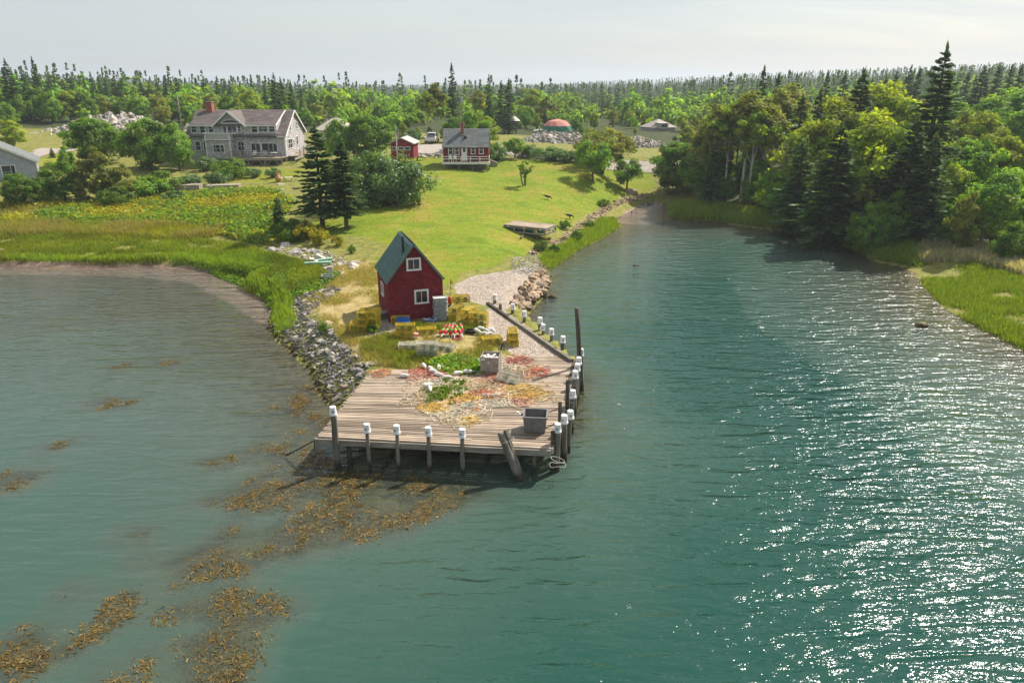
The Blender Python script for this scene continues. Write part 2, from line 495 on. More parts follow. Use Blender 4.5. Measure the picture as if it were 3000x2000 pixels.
def height(x, y):
    x, y = np.asarray(x, float), np.asarray(y, float)
    shp = x.shape; x, y = x.ravel(), y.ravel()
    d, bi, bt = seg_dist(x, y, SH)
    kl = SH[bi, 2] * (1 - bt) + SH[np.minimum(bi + 1, len(SH) - 1), 2] * bt
    ks = SH[bi, 3] * (1 - bt) + SH[np.minimum(bi + 1, len(SH) - 1), 3] * bt
    dm = SH[bi, 4] * (1 - bt) + SH[np.minimum(bi + 1, len(SH) - 1), 4] * bt
    num = np.zeros(x.shape); den = np.zeros(x.shape)
    for i in range(len(SH) - 1):                      # greatest depth blends between the shores
        mx, my = (SH[i, 0] + SH[i + 1, 0]) / 2, (SH[i, 1] + SH[i + 1, 1]) / 2
        wt = min(math.hypot(SH[i + 1, 0] - SH[i, 0], SH[i + 1, 1] - SH[i, 1]), 20) / (((x - mx) ** 2 + (y - my) ** 2) ** 1.25 + 4)
        num += wt * (SH[i, 4] + SH[i + 1, 4]) / 2; den += wt
    dm = num / den
    w = inside_poly(x, y, WPOLY)
    base = base_height(x, y)
    bank = 0.02 + kl * d
    land = np.where(bank < base, bank, base)
    sm = 0.18                                        # soft shoulder
    h = np.clip(0.5 + 0.5 * (base - bank) / sm, 0, 1)
    land = base * (1 - h) + bank * h - sm * h * (1 - h) * 0.5
    land = np.maximum(land, 0.01)
    amp = np.clip((d - 1) / 6, 0, 1) * np.clip((y - 45) / 20, 0, 1)
    land = land + amp * (0.35 * (vnoise(x, y, 7.0, 1) - .5) + 0.16 * (vnoise(x, y, 2.3, 2) - .5))
    bed = -(0.02 + dm * (1 - np.exp(-ks * d / dm)))
    far = np.clip((d - 8) / 30, 0, 1) * np.clip((x + 14) / 16, 0, 1)
    bed = bed * (1 + far * 0.9)
    for q in WEEDW:
        x0, y0 = q.min(0) - 2; x1, y1 = q.max(0) + 2
        m = (x > x0) & (x < x1) & (y > y0) & (y < y1)
        if not m.any(): continue
        xx, yy = x[m], y[m]
        dd, _, _ = seg_dist(xx, yy, np.vstack([q, q[:1]]))
        dd = np.where(inside_poly(xx, yy, q), dd, -dd)
        t = np.clip((dd + 0.9) / 1.3, 0, 1)
        bb = bed[m]; bed[m] = np.maximum(bb, bb * (1 - t) + -0.28 * t)
    return np.where(w, bed, land).reshape(shp)
def hz(x, y):
    return float(height(np.array([x]), np.array([y]))[0])
def ground(px, py):
    """where the sight line through a photo pixel meets the ground"""
    d = ray(px, py)
    t = np.linspace(15, 400, 1600)
    z = CAM_Z + d[2] * t
    h = height(d[0] * t, d[1] * t)
    i = int(np.argmax(z < h)) if (z < h).any() else len(t) - 1
    t = np.linspace(t[max(i - 1, 0)], t[i], 40)
    z = CAM_Z + d[2] * t
    h = height(d[0] * t, d[1] * t)
    j = int(np.argmax(z <= h)) if (z <= h).any() else len(t) - 1
    return Vector((d[0] * t[j], d[1] * t[j], h[j]))
def gpoly(pts):
    return np.array([tuple(ground(px, py))[:2] for px, py in pts])

# ------------------------------------------------------------------ ground sheet
def spaced(a):
    out = [a[0][0]]
    for (s0, s1, st) in a:
        n = max(1, int(round((s1 - s0) / st)))
        out.extend(list(np.linspace(s0, s1, n + 1)[1:]))
    return np.array(out)
gx = spaced([(-2600, -600, 200), (-600, -200, 40), (-200, -90, 4), (-90, -30, 0.8), (-30, 10, 0.4), (10, 60, 0.7), (60, 110, 2), (110, 200, 6), (200, 600, 40), (600, 2600, 200)])
gy = spaced([(-320, 0, 40), (0, 14, 2), (14, 45, 0.5), (45, 75, 0.4), (75, 110, 0.6), (110, 150, 1.2), (150, 260, 5), (260, 700, 22), (700, 4500, 190)])
GX, GY = np.meshgrid(gx, gy)
GZ = height(GX, GY)
nx, ny = len(gx), len(gy)
gv = np.stack([GX.ravel(), GY.ravel(), GZ.ravel()], 1)
ii = np.arange(nx * ny).reshape(ny, nx)
gf = np.stack([ii[:-1, :-1].ravel(), ii[:-1, 1:].ravel(), ii[1:, 1:].ravel(), ii[1:, :-1].ravel()], 1)

# zones: where lawn, rough meadow, gravel, bare mud, forest floor and dry grass lie
LAWN = gpoly([(1070, 790), (1150, 720), (1040, 690), (930, 690), (880, 700), (960, 600), (1000, 560), (960, 500), (860, 495), (640, 515), (690, 535), (830, 530), (960, 480), (1190, 455), (1290, 462), (1460, 465), (1900, 495), (1925, 545), (1880, 565), (1800, 585), (1760, 600), (1680, 650), (1620, 690), (1560, 720), (1540, 750), (1450, 780), (1350, 800), (1330, 830), (1200, 850), (1120, 900), (1060, 860)])
LAWN2 = gpoly([(105, 470), (160, 450), (205, 440), (215, 460), (130, 520), (100, 520)])
GRAVEL = [gpoly([(1330, 835), (1380, 810), (1440, 800), (1510, 790), (1545, 780), (1600, 800), (1600, 850), (1540, 905), (1480, 910), (1420, 895), (1370, 880), (1340, 860)]),
          gpoly([(1430, 900), (1480, 910), (1660, 1045), (1520, 1045), (1440, 1000), (1420, 940)]),
          gpoly([(1060, 960), (1140, 930), (1180, 960), (1150, 985), (1080, 985)])]
MUD = gpoly([(-300, 775), (0, 775), (440, 776), (540, 780), (620, 798), (750, 822), (705, 850), (790, 885), (800, 920), (780, 960), (690, 900), (560, 830), (420, 812), (200, 805), (-300, 800)])
CREEK = gpoly([(1800, 650), (1830, 620), (1885, 598), (1925, 588), (1965, 610), (1970, 640), (1900, 660)])
DRY = gpoly([(920, 800), (1060, 760), (1120, 780), (1130, 900), (1060, 990), (1090, 1075), (1060, 1080), (980, 960), (900, 900), (870, 850)])
WRACK = gpoly([(690, 760), (800, 780), (900, 800), (1000, 790), (960, 850), (900, 880), (800, 900), (760, 840), (640, 800)])
def zone(poly, soft=0.8):
    x, y = GX.ravel(), GY.ravel()
    m = (x > poly[:, 0].min() - 4) & (x < poly[:, 0].max() + 4) & (y > poly[:, 1].min() - 4) & (y < poly[:, 1].max() + 4)
    out = np.zeros(len(x))
    d, _, _ = seg_dist(x[m], y[m], np.vstack([poly, poly[:1]]))
    d = np.where(inside_poly(x[m], y[m], poly), d, -d)
    out[m] = np.clip(0.5 + d / (2 * soft), 0, 1)
    return out
z_lawn = np.maximum(zone(LAWN, 1.0), zone(LAWN2, .8))
z_grav = np.max([zone(g, 0.5) for g in GRAVEL], 0)
z_mud = np.maximum.reduce([zone(MUD, 1.0), zone(CREEK, 0.8)])
z_dry = np.maximum(zone(DRY, 1.2), .55 * zone(gpoly([(1060, 985), (1150, 965), (1300, 950), (1430, 960), (1520, 1040), (1440, 1090), (1280, 1092), (1090, 1075)]), 1.0))
_sd, _, _ = seg_dist(GX.ravel(), GY.ravel(), SH)
z_sea = np.where(GZ.ravel() < 0.03, 1.0, 0.0)
z_wrack = zone(WRACK, 1.5)
z_for = np.clip((GY.ravel() - 150) / 15, 0, 1)
z_for = np.maximum(z_for, np.clip((GX.ravel() - 26) / 3, 0, 1) * np.clip((_sd - 3.0) / 2, 0, 1) * (GY.ravel() > 58))

t = NT('ground')
za, zb = t.attr('zoneA'), t.attr('zoneB')
sa = t.new('SeparateColor'); t.ln(za, sa.inputs[0])
sb = t.new('SeparateColor'); t.ln(zb, sb.inputs[0])
aa = t.attr('zoneA', 'Alpha')
ab = t.attr('zoneB', 'Alpha')
n1 = t.noise(0.22, 3, 0.6); n2 = t.noise(1.6, 4, 0.65); n3 = t.noise(14, 2, 0.7)
def soft(z, w=0.5):      # ragged zone edge
    return t.ramp(t.math('ADD', z, t.math('MULTIPLY', t.math('SUBTRACT', n2, 0.5), w)), [(0.38, 0), (0.62, 1)])
meadow = t.ramp(n2, [(0.3, (0.10, 0.115, 0.025)), (0.5, (0.19, 0.19, 0.042)), (0.72, (0.30, 0.25, 0.085))])
lawn = t.ramp(n1, [(0.3, (0.115, 0.185, 0.012)), (0.46, (0.175, 0.235, 0.015)), (0.6, (0.23, 0.225, 0.028)), (0.74, (0.31, 0.235, 0.07))])
lawn = t.mix(0.85, lawn, t.ramp(n3, [(0.25, (0.55, 0.6, 0.5)), (0.75, (1.35, 1.3, 1.3))]), 'MULTIPLY')
lawn = t.mix(t.ramp(n2, [(0.54, 0), (0.7, 0.7)]), lawn, (0.34, 0.235, 0.085))
streak = t.noise(1.1, 3, 0.5, t.mapv(t.pos(), (0.16, 1.1, 1), (0, 0, 0.5)))
lawn = t.mix(0.5, lawn, t.ramp(streak, [(0.3, (0.72, 0.78, 0.7)), (0.7, (1.2, 1.15, 1.1))]), 'MULTIPLY')
dry = t.ramp(t.mix(0.5, n2, n3), [(0.32, (0.17, 0.15, 0.04)), (0.48, (0.33, 0.25, 0.10)), (0.68, (0.52, 0.40, 0.22))])
peb = t.new('TexVoronoi', Scale=11.0); t.ln(t.pos(), peb.inputs['Vector'])
peb2 = t.new('TexVoronoi', Scale=26.0); t.ln(t.pos(), peb2.inputs['Vector'])
sepp = t.new('SeparateColor'); t.ln(peb.outputs['Color'], sepp.inputs[0])
sepq = t.new('SeparateColor'); t.ln(peb2.outputs['Color'], sepq.inputs[0])
grav = t.ramp(t.math('ADD', t.math('MULTIPLY', sepp.outputs[0], 0.5), t.math('MULTIPLY', sepq.outputs[1], 0.5)), [(0.15, (0.19, 0.155, 0.125)), (0.5, (0.42, 0.345, 0.285)), (0.85, (0.62, 0.54, 0.47))])
grav = t.mix(0.5, grav, t.ramp(n2, [(0.3, (0.7, 0.68, 0.62)), (0.7, (1.15, 1.12, 1.1))]), 'MULTIPLY')
mud = t.ramp(t.mix(0.5, n2, n3), [(0.3, (0.13, 0.085, 0.06)), (0.5, (0.30, 0.20, 0.15)), (0.7, (0.42, 0.31, 0.25))])
bed = t.ramp(t.mix(0.5, n2, n3), [(0.3, (0.035, 0.03, 0.012)), (0.5, (0.11, 0.085, 0.035)), (0.72, (0.20, 0.16, 0.07))])
floor_ = t.ramp(n2, [(0.3, (0.02, 0.03, 0.01)), (0.7, (0.07, 0.085, 0.025))])
wrk = t.ramp(t.mix(0.6, n2, n3), [(0.35, (0.02, 0.022, 0.01)), (0.52, (0.06, 0.085, 0.018)), (0.7, (0.16, 0.20, 0.04))])
col = t.mix(soft(sb.outputs[0]), meadow, floor_)
col = t.mix(soft(ab), col, wrk)
col = t.mix(soft(sa.outputs[0]), col, lawn)
col = t.mix(soft(sb.outputs[1], 0.9), col, dry)
col = t.mix(soft(sa.outputs[1], 0.35), col, grav)
col = t.mix(soft(aa, 0.1), col, bed)
col = t.mix(soft(sa.outputs[2], 0.3), col, mud)
hgt = t.math('ADD', t.math('MULTIPLY', n3, 0.35), t.math('ADD', n2, t.math('MULTIPLY', t.math('MULTIPLY', peb.outputs['Distance'], -1.5), sa.outputs[1])))
t.principled(col, 0.92, 0.15, t.bump(hgt, 0.7, 0.12))

gm = mesh_np('ground', gv, gf, t.m, None, True)
for nm, chans in (('zoneA', (z_lawn, z_grav, z_mud, z_sea)), ('zoneB', (z_for, z_dry, z_mud * 0, z_wrack))):
    ca = gm.color_attributes.new(nm, 'FLOAT_COLOR', 'POINT')
    ca.data.foreach_set('color', np.stack(chans, 1).astype(np.float32).ravel())
tag(ob('ground', gm), kind='structure')

# ------------------------------------------------------------------ water
wx = spaced([(-2600, -200, 300), (-200, -60, 6), (-60, 45, 0.6), (45, 200, 6), (200, 2600, 300)])
wy = spaced([(-300, 10, 10), (10, 70, 0.5), (70, 104, 0.8)])
WX, WY = np.meshgrid(wx, wy)
dep = np.clip(-height(WX, WY), 0, 6)
wv = np.stack([WX.ravel(), WY.ravel(), np.zeros(WX.size)], 1)
jj = np.arange(WX.size).reshape(len(wy), len(wx))
wf = np.stack([jj[:-1, :-1].ravel(), jj[:-1, 1:].ravel(), jj[1:, 1:].ravel(), jj[1:, :-1].ravel()], 1)
# keep only the cove and the creek: the sheet ends inside the banks
_hw = (-dep.ravel() * 0 + height(WX, WY).ravel())
keep = (_hw[wf].min(1) < 0.35) | (WY.ravel()[wf].max(1) < 12)
wf = wf[keep]
_sdw, _, _ = seg_dist(WX.ravel(), WY.ravel(), SH)
# sheltered water (the weed bed and the lee of the wharf) lies calmer than the open channel
calm = np.zeros(WX.size)
for q in WEEDW[:7]:
    dd, _, _ = seg_dist(WX.ravel(), WY.ravel(), np.vstack([q, q[:1]]))
    dd = np.where(inside_poly(WX.ravel(), WY.ravel(), q), 0, dd)
    calm = np.maximum(calm, np.clip(1 - dd / 3.0, 0, 1))
_lee = np.clip((-7.5 - WX.ravel() + (24 - WY.ravel()) * 0.12) / 5, 0, 1) * np.clip((46 - WY.ravel()) / 14, 0, 1)
calm = np.maximum(calm, 0.85 * _lee)

t = NT('water')
depth = t.attr('depth', 'Fac')
calmA = t.attr('calm', 'Fac')
P = t.pos()
# three trains of wavelets plus fine chop; the wind blows up the channel
wa = t.noise(1.0, 1, 0.5, t.mapv(P, (0.33, 1.25, 1), (0, 0, R(5))), 0.8)
wb = t.noise(1.0, 2, 0.5, t.mapv(P, (0.9, 3.0, 1), (0, 0, R(-9)), (5, 2, 0)), 0.7)
wc = t.noise(1.0, 2, 0.6, t.mapv(P, (3.6, 8.0, 1), (0, 0, R(12)), (1, 7, 0)), 0.4)
wd = t.noise(0.09, 3, 0.5)
hsum = t.math('ADD', t.math('MULTIPLY', wa, 0.24), t.math('ADD', t.math('MULTIPLY', wb, 0.125), t.math('MULTIPLY', wc, 0.032)))
gust = t.ramp(wd, [(0.3, 0.75), (0.7, 1.15)])
amp = t.math('MULTIPLY', gust, t.math('SUBTRACT', 1.0, t.math('MULTIPLY', calmA, 0.72)))
hw = t.math('MULTIPLY', hsum, amp)
nrm = t.bump(hw, 1.0, 1.0)
fr = t.new('Fresnel', IOR=1.333); t.ln(nrm, fr.inputs['Normal'])
gl = t.new('BsdfGlossy', Roughness=0.09); gl.inputs['Color'].default_value = (0.96, 0.98, 1, 1)
t.ln(nrm, gl.inputs['Normal'])
body = t.new('BsdfDiffuse')
deepc = t.ramp(depth, [(0.0, (0.11, 0.115, 0.08)), (0.2, (0.092, 0.128, 0.10)), (0.42, (0.05, 0.098, 0.074)), (0.75, (0.014, 0.062, 0.046)), (1.0, (0.007, 0.05, 0.038))])
t.ln(deepc, body.inputs['Color'])
trn = t.new('BsdfTransparent')
t.ln(t.ramp(depth, [(0.0, (0.97, 0.96, 0.93)), (0.3, (0.55, 0.78, 0.66)), (1.0, (0.2, 0.55, 0.45))]), trn.inputs['Color'])
murk = t.ramp(depth, [(0.0, 0.05), (0.08, 0.22), (0.22, 0.55), (0.45, 0.86), (1.0, 1.0)])
mb = t.new('MixShader'); t.ln(murk, mb.inputs[0]); t.ln(trn.outputs[0], mb.inputs[1]); t.ln(body.outputs[0], mb.inputs[2])
ms = t.new('MixShader'); t.ln(fr.outputs[0], ms.inputs[0]); t.ln(mb.outputs[0], ms.inputs[1]); t.ln(gl.outputs[0], ms.inputs[2])
t.ln(ms.outputs[0], t.out.inputs['Surface'])
wm = mesh_np('water', wv, wf, t.m, None, True)
for nm, a in (('depth', np.clip(dep.ravel() / 2.5, 0, 1)), ('calm', calm)):
    fa = wm.attributes.new(nm, 'FLOAT', 'POINT'); fa.data.foreach_set('value', a.astype(np.float32))
tag(ob('water', wm), kind='structure')
# ------------------------------------------------------------------ wood, paint and other materials
def mat_wood(name, a, b, rough=0.85, along=(0.35, 9, 9), objrand=0.3, wet=None):
    """weathered timber with grain along the local x axis; wet: height under which weed and wet darken it"""
    t = NT(name)
    o = t.objpos()
    g = t.noise(1.0, 6, 0.65, t.mapv(o, along), 0.3)
    p = t.noise(0.9, 4, 0.6, t.pos())
    c = t.ramp(g, [(0.3, a), (0.68, b)])
    c = t.mix(0.6, c, t.ramp(p, [(0.3, (0.62, 0.6, 0.56)), (0.7, (1.2, 1.17, 1.12))]), 'MULTIPLY')
    c = t.mix(1.0, c, t.ramp(t.rand(), [(0, 1 - objrand), (1, 1 + objrand * 0.55)]), 'MULTIPLY')
    if wet is not None:
        sp = t.new('SeparateXYZ'); t.ln(t.pos(), sp.inputs[0])
        hgt_ = t.math('ADD', sp.outputs['Z'], t.math('MULTIPLY', t.math('SUBTRACT', p, 0.5), 0.5))
        c = t.mix(t.ramp(hgt_, [(max(wet - 0.12, 0), 1), (wet + 0.12, 0)]), c, (0.045, 0.042, 0.022))
    t.principled(c, rough, 0.2, t.bump(g, 0.6, 0.012))
    return t.m
M_plank = mat_wood('weathered_deck_plank', (0.20, 0.155, 0.12), (0.55, 0.445, 0.345), objrand=0.42)
M_beam = mat_wood('grey_timber', (0.15, 0.13, 0.105), (0.36, 0.325, 0.28))
M_pile = mat_wood('piling_wood', (0.10, 0.092, 0.075), (0.30, 0.275, 0.225), along=(8, 8, 0.5), wet=0.42)
M_dark = mat_wood('dark_timber', (0.05, 0.045, 0.036), (0.14, 0.125, 0.10), along=(8, 8, 0.5), wet=0.35)
M_bucket = mat_plain('white_plastic', (0.78, 0.77, 0.75), 0.4, 0.06, 9, 0.4)
M_ink = mat_plain('dark_print', (0.03, 0.035, 0.07), 0.6, 0.1)
M_white = mat_plain('white_paint', (0.74, 0.73, 0.69), 0.55, 0.1, 4)
M_glass = NT('window_glass')
_n = M_glass.noise(0.6, 2, 0.5)
_p = M_glass.principled(M_glass.ramp(_n, [(0.3, (0.012, 0.016, 0.02)), (0.7, (0.05, 0.06, 0.07))]), 0.06, 0.6)
M_glass = M_glass.m

# ------------------------------------------------------------------ the wharf
wharf = thing('timber_wharf', 'weathered timber wharf on pilings with planked deck at the end of the point', 'wharf', (0, 0, 0))
DZ = 1.42
LF, LB = Vector((-8.55, 28.35, DZ)), Vector((-7.62, 36.3, DZ))
RF, RB = Vector((1.62, 27.25, DZ)), Vector((3.40, 36.35, DZ))
NPL = 49
rr = random.Random(11)
def plank(a0, a1, b0, b1, jitter=0.012):
    """a plank with corners: left front, left back, right front, right back"""
    mb = MB()
    g = 0.014 + rr.uniform(0, 0.02)
    dl, dr = (a1 - a0).normalized() * g, (b1 - b0).normalized() * g
    zl, zr = rr.uniform(-jitter, jitter), rr.uniform(-jitter, jitter)
    e0, e1 = rr.uniform(-0.1, 0.07), rr.uniform(-0.03, 0.08)
    ax = (b0 - a0).normalized()
    q = [a0 + dl + ax * e0, b0 + dr + ax * e1, b1 - dr + ax * e1, a1 - dl + ax * e0]
    zz = [zl, zr, zr, zl]
    c = (a0 + b1) / 2
    top = [p + Vector((0, 0, k)) - c for p, k in zip(q, zz)]
    bot = [p - Vector((0, 0, 0.055)) for p in top]
    mb.hexa(bot + top)
    o = mb.build('plank', M_plank, wharf)
    o.location = c
for i in range(NPL):
    f0, f1 = i / NPL, (i + 1) / NPL
    a0, a1 = LF.lerp(LB, f0), LF.lerp(LB, f1)
    b0, b1 = RF.lerp(RB, f0), RF.lerp(RB, f1)
    if rr.random() < 0.35 and i > 1:               # a row made of two lengths
        s = rr.uniform(0.25, 0.75)
        m0, m1 = a0.lerp(b0, s), a1.lerp(b1, s)
        plank(a0, a1, m0, m1); plank(m0, m1, b0, b1)
    else:
        plank(a0, a1, b0, b1)
for i in range(11):                                # the part that runs on behind, right of the fill
    y0 = 36.36 + i * 0.186
    r0 = Vector((3.40 - max(0, y0 - 37.2) * 0.42, y0, DZ)); r1 = Vector((3.40 - max(0, y0 + .186 - 37.2) * 0.42, y0 + 0.186, DZ))
    plank(Vector((-0.6, y0, DZ)), Vector((-0.6, y0 + 0.186, DZ)), r0, r1)
def wpart(name, mat, fn, loc=(0, 0, 0)):
    mb = MB(); fn(mb)
    o = mb.build(name, mat, wharf); o.location = loc
    return o
fd = (RF - LF).normalized(); fnm = Vector((fd.y, -fd.x, 0))
wpart('front_beam', M_beam, lambda m: m.beam(LF + fnm * 0.03 - Vector((0.15, 0, 0.2)), RF + fnm * 0.03 - Vector((-.05, 0, 0.2)), 0.1, 0.27))
for k in range(7):
    f = (k + 0.5) / 7
    a, b = LF.lerp(RF, f) + Vector((0, .1, -.14)), LB.lerp(RB, f) + Vector((0, -.3, -.14))
    wpart('joist', M_dark, lambda m: m.beam(a, b, 0.14, 0.2))
for f in (0.3, 0.62):
    a, b = LF.lerp(LB, f) + Vector((.1, 0, -.36)), RF.lerp(RB, f) + Vector((-.1, 0, -.36))
    wpart('cross_beam', M_dark, lambda m: m.beam(a, b, 0.2, 0.22))
wpart('side_beam', M_beam, lambda m: m.beam(RF + Vector((0.08, 0.1, -.2)), RB + Vector((0.08, 0, -.2)), 0.1, 0.27))
wpart('side_beam', M_beam, lambda m: m.beam(LF + Vector((-.02, 0.2, -.2)), LB + Vector((-.02, 0, -.2)), 0.1, 0.27))
# right face: kerb log along the diagonal and the cribbing under it
KA, KB = Vector((3.35, 37.35, 1.52)), Vector((-1.72, 48.1, 1.66))
wpart('kerb_timber', M_beam, lambda m: m.beam(KA, KA.lerp(KB, .34), 0.2, 0.18))
wpart('kerb_timber', M_beam, lambda m: m.beam(KA.lerp(KB, .342), KA.lerp(KB, .7), 0.19, 0.18))
wpart('kerb_timber', M_dark, lambda m: m.beam(KA.lerp(KB, .702), KB, 0.2, 0.17))
for k in range(5):
    z = 1.3 - k * 0.3
    wpart('crib_timber', M_dark, lambda m: m.beam(KA + Vector((.22, .05, z - 1.52)), KA.lerp(KB, .98) + Vector((.22, .1, z - 1.6)), 0.2, 0.27))
    wpart('crib_timber', M_dark, lambda m: m.beam(RB + Vector((.06, 1.1, z - 1.42)), RF.lerp(RB, .55) + Vector((.02, 0, z - 1.42)), 0.16, 0.27))

def piling(base, top, r, square=False, mat=None, wob=0.01, r2=None):
    mb = MB()
    base, top = Vector(base), Vector(top)
    d = top - base
    n = 4 if square else 9
    pts, rad = [], []
    for i in range(6):
        f = i / 5
        pts.append(d * f + Vector((rr.uniform(-wob, wob), rr.uniform(-wob, wob), 0)))
        rad.append(r * (1.12 - 0.17 * f) if r2 is None else r * (1 - f) + r2 * f)
    mb.tube(pts, rad, n)
    o = mb.build('piling', mat or M_pile, wharf, smooth=not square)
    o.location = base
    return o

BUCKET = None
def bucket(top, tilt=(0, 0), rz=0.0, label='', s=1.0):
    """five-gallon pail turned over a piling head; top is the piling head"""
    global BUCKET
    if BUCKET is None:
        mb = MB(); H = 0.385
        mb.lathe([(0.158, -H + .02), (0.165, -H), (0.168, -H + 0.03), (0.158, -H + 0.035), (0.155, -H + 0.075), (0.163, -H + 0.08), (0.163, -H + 0.095), (0.152, -H + 0.1), (0.136, -0.012), (0.128, 0.0), (0.11, -0.004), (0.0, -0.006)], 20)
        BUCKET = [mb.mesh('bucket', M_bucket, False)]
        # printed emblem: ring with a swept tongue inside, bent round the pail
        mb = MB()
        def on(u, v):
            a = u / 0.149; z = -H * 0.52 + v
            r = 0.1375 + 0.0155 * (-z) / H + 0.0035
            return (r * math.sin(a), -r * math.cos(a), z)
        n = 14
        for k in range(n):
            a0, a1 = 2 * math.pi * k / n, 2 * math.pi * (k + 1) / n
            if k in (3, 4): continue
            w = 0.016 + 0.009 * math.sin(a0 + 0.7)
            mb.face([on(.055 * math.cos(a0), .06 * math.sin(a0)), on(.055 * math.cos(a1), .06 * math.sin(a1)), on((.055 - w) * math.cos(a1), (.06 - w) * math.sin(a1)), on((.055 - w) * math.cos(a0), (.06 - w) * math.sin(a0))])
        for k in range(4):
            y0, y1 = -.03 + k * .017, -.03 + (k + 1) * .017
            mb.face([on(-.012 - .004 * k, y0), on(.016 - .003 * k, y0), on(.02 - .004 * k, y1), on(-.012 - .002 * k, y1)])
        BUCKET.append(mb.mesh('emblem', M_ink))
        mb = MB()                                     # wire handle hanging at the rim
        mb.tube([(.16 * math.cos(a), .16 * math.sin(a), -H + .05 - .05 * abs(math.sin(a))) for a in np.linspace(-.1, math.pi + .1, 12)], 0.004, 5)
        BUCKET.append(mb.mesh('handle', M_beam))
    o = ob('bucket', BUCKET[0])
    o.location = Vector(top) + Vector((0, 0, 0.012))
    o.rotation_euler = (tilt[0], tilt[1], rz)
    o.scale = (s, s, s)
    tag(o, label, 'bucket', 'white buckets capping the pilings')
    ob('emblem', BUCKET[1], o); ob('handle', BUCKET[2], o)
    return o

# front row: (x, y, head height, radius, square, label)
front = [(-7.72, 28.1, 2.98, .135, False, 'white bucket on the tall round piling at the left front corner of the wharf'),
         (-6.27, 27.92, 2.25, .085, False, 'white bucket on the second front piling from the left wharf corner'),
         (-4.97, 27.8, 2.24, .085, False, 'white bucket with dark emblem on the middle front piling of the wharf'),
         (-3.60, 27.66, 2.22, .088, True, 'white bucket with dark emblem on the fourth front piling from the left corner'),
         (-2.13, 27.5, 2.22, .088, True, 'white bucket on the front piling just left of the leaning posts')]
for (x, y, zt, r, sq, lab) in front:
    b = hz(x, y) - 0.1
    piling((x - .01, y, b), (x, y, zt), r, sq)
    bucket((x, y, zt), (U(-.03, .03), U(-.03, .03)), U(-.5, .5), lab)
piling((-7.25, 28.35, -.9), (-7.22, 28.35, 1.3), .11, False, M_dark)
# two posts lashed together, leaning
a0, a1 = at_y(1525, 1398, 27.0), at_y(1467, 1268, 27.35)
piling(a0 + Vector((0.1, 0, -.5)), a1, .17, False)
b0, b1 = at_y(1527, 1385, 27.15), at_y(1481, 1257, 27.4)
piling(b0 + Vector((.1, 0, -.5)), b1, .1, True)
def lash(path, r=0.012):
    wpart('lashing', MATS['pale_rope'], lambda m: m.tube(path, r, 5))
tp = NT('pale_rope'); _g = tp.noise(30, 3, 0.6, tp.objpos()); tp.principled(tp.ramp(_g, [(0.3, (0.34, 0.31, 0.23)), (0.7, (0.62, 0.58, 0.48))]), 0.9, 0.1)
c = at_y(1487, 1290, 27.2)
lash([c + Vector((.27 * math.cos(a), .16 * math.sin(a), .12 * math.cos(a) + .02)) for a in np.linspace(0, 2 * math.pi, 16)])
# slim brace under the deck near the right
piling(at_y(1560, 1380, 27.6) + Vector((0, 0, -.3)), at_y(1570, 1302, 27.6), .055, True)
for (px0, px1, yy) in ((1180, 1184, 29.6), (1330, 1326, 29.8), (1080, 1078, 29.4), (1440, 1446, 29.9)):
    q = at_y(px0, 1340, yy)
    piling((q.x, yy, -.8), (q.x + .05, yy, 1.2), .1, False, M_dark)
# right corner cluster and the long right side
lab_r = ['white bucket on the right front corner piling of the wharf', 'white bucket with wide rim behind the right front corner piling',
         'white bucket half hidden behind the corner pair on the right side of the wharf', 'white bucket above a squared stub midway down the right side of the deck',
         'white bucket on the third round piling below the tall pole', 'white bucket on the second piling below the tall pole',
         'white bucket crowded against the foot of the tall bare pole, lower one', 'white bucket highest beside the tall bare pole',
         'white bucket on the lone piling where the kerb meets the plank deck', 'white bucket on the piling halfway along the kerb timber',
         'white bucket tilted over the shorter piling of the kerb pair', 'white bucket on the taller piling of the kerb pair',
         'white bucket on the piling in front of the brown boulders', 'white bucket on the piling beside the bare stub by the boulders', 'white bucket on the piling at the far end of the kerb timber']
cap = [(1634, 1241, 2.3), (1653, 1216, 2.3), (1671, 1203, 2.12), (1678, 1143, 2.25), (1685.5, 1087, 2.35), (1692, 1066, 2.3), (1696, 1047, 2.3), (1703, 1022, 2.35),
       (1649.5, 985, 2.2), (1616, 963, 2.2), (1592, 950, 2.1), (1582.5, 930, 2.3), (1536, 911, 2.25), (1502, 890, 2.2), (1450, 862, 2.25)]
pr = [.15, .14, .09, .1, .15, .1, .1, .15, .115, .105, .1, .12, .115, .115, .115]
for (px, py, zt), r, lab in zip(cap, pr, lab_r):
    q = at_z(px, py, zt)
    i = lab_r.index(lab)
    b = min(hz(q.x, q.y), 0.6) - 0.25
    ln = Vector((U(-.06, .06), U(-.05, .05), 0))
    piling((q.x + ln.x, q.y + ln.y, b), q, r)
    bucket(q, (U(-.06, .06), (0.22 if i == 10 else U(-.06, .06))), U(-.9, .6), lab, 1.02)
for (px, py, zt, r, sq) in ((1466, 890, 2.0, .12, False), (1641, 1176, 2.45, .09, True), (1663, 1113, 2.75, .085, True), (1620, 1262, 2.0, .1, True), (1647, 1235, 1.9, .05, True), (1662, 1215, 1.85, .05, True),
                            (1674, 1180, 1.8, .06, True), (1689, 1105, 1.8, .07, True), (1694, 1080, 1.9, .06, True), (1660, 1226, 1.7, .05, True), (1683, 1130, 1.75, .06, True)):
    q = at_z(px, py, zt)
    piling((q.x + U(-.03, .03), q.y, min(hz(q.x, q.y), .5) - .3), q, r, sq, M_dark if sq else None)
q = at_y(1690, 903, 36.75)
piling((4.02, 36.75, -1.6), q, .13, False, M_dark)
lash([Vector((1.95, 27.05, 1.0)) + Vector((.3 * math.cos(a), .22 * math.sin(a), -.1 * math.cos(a))) for a in np.linspace(0, 2 * math.pi, 18)])
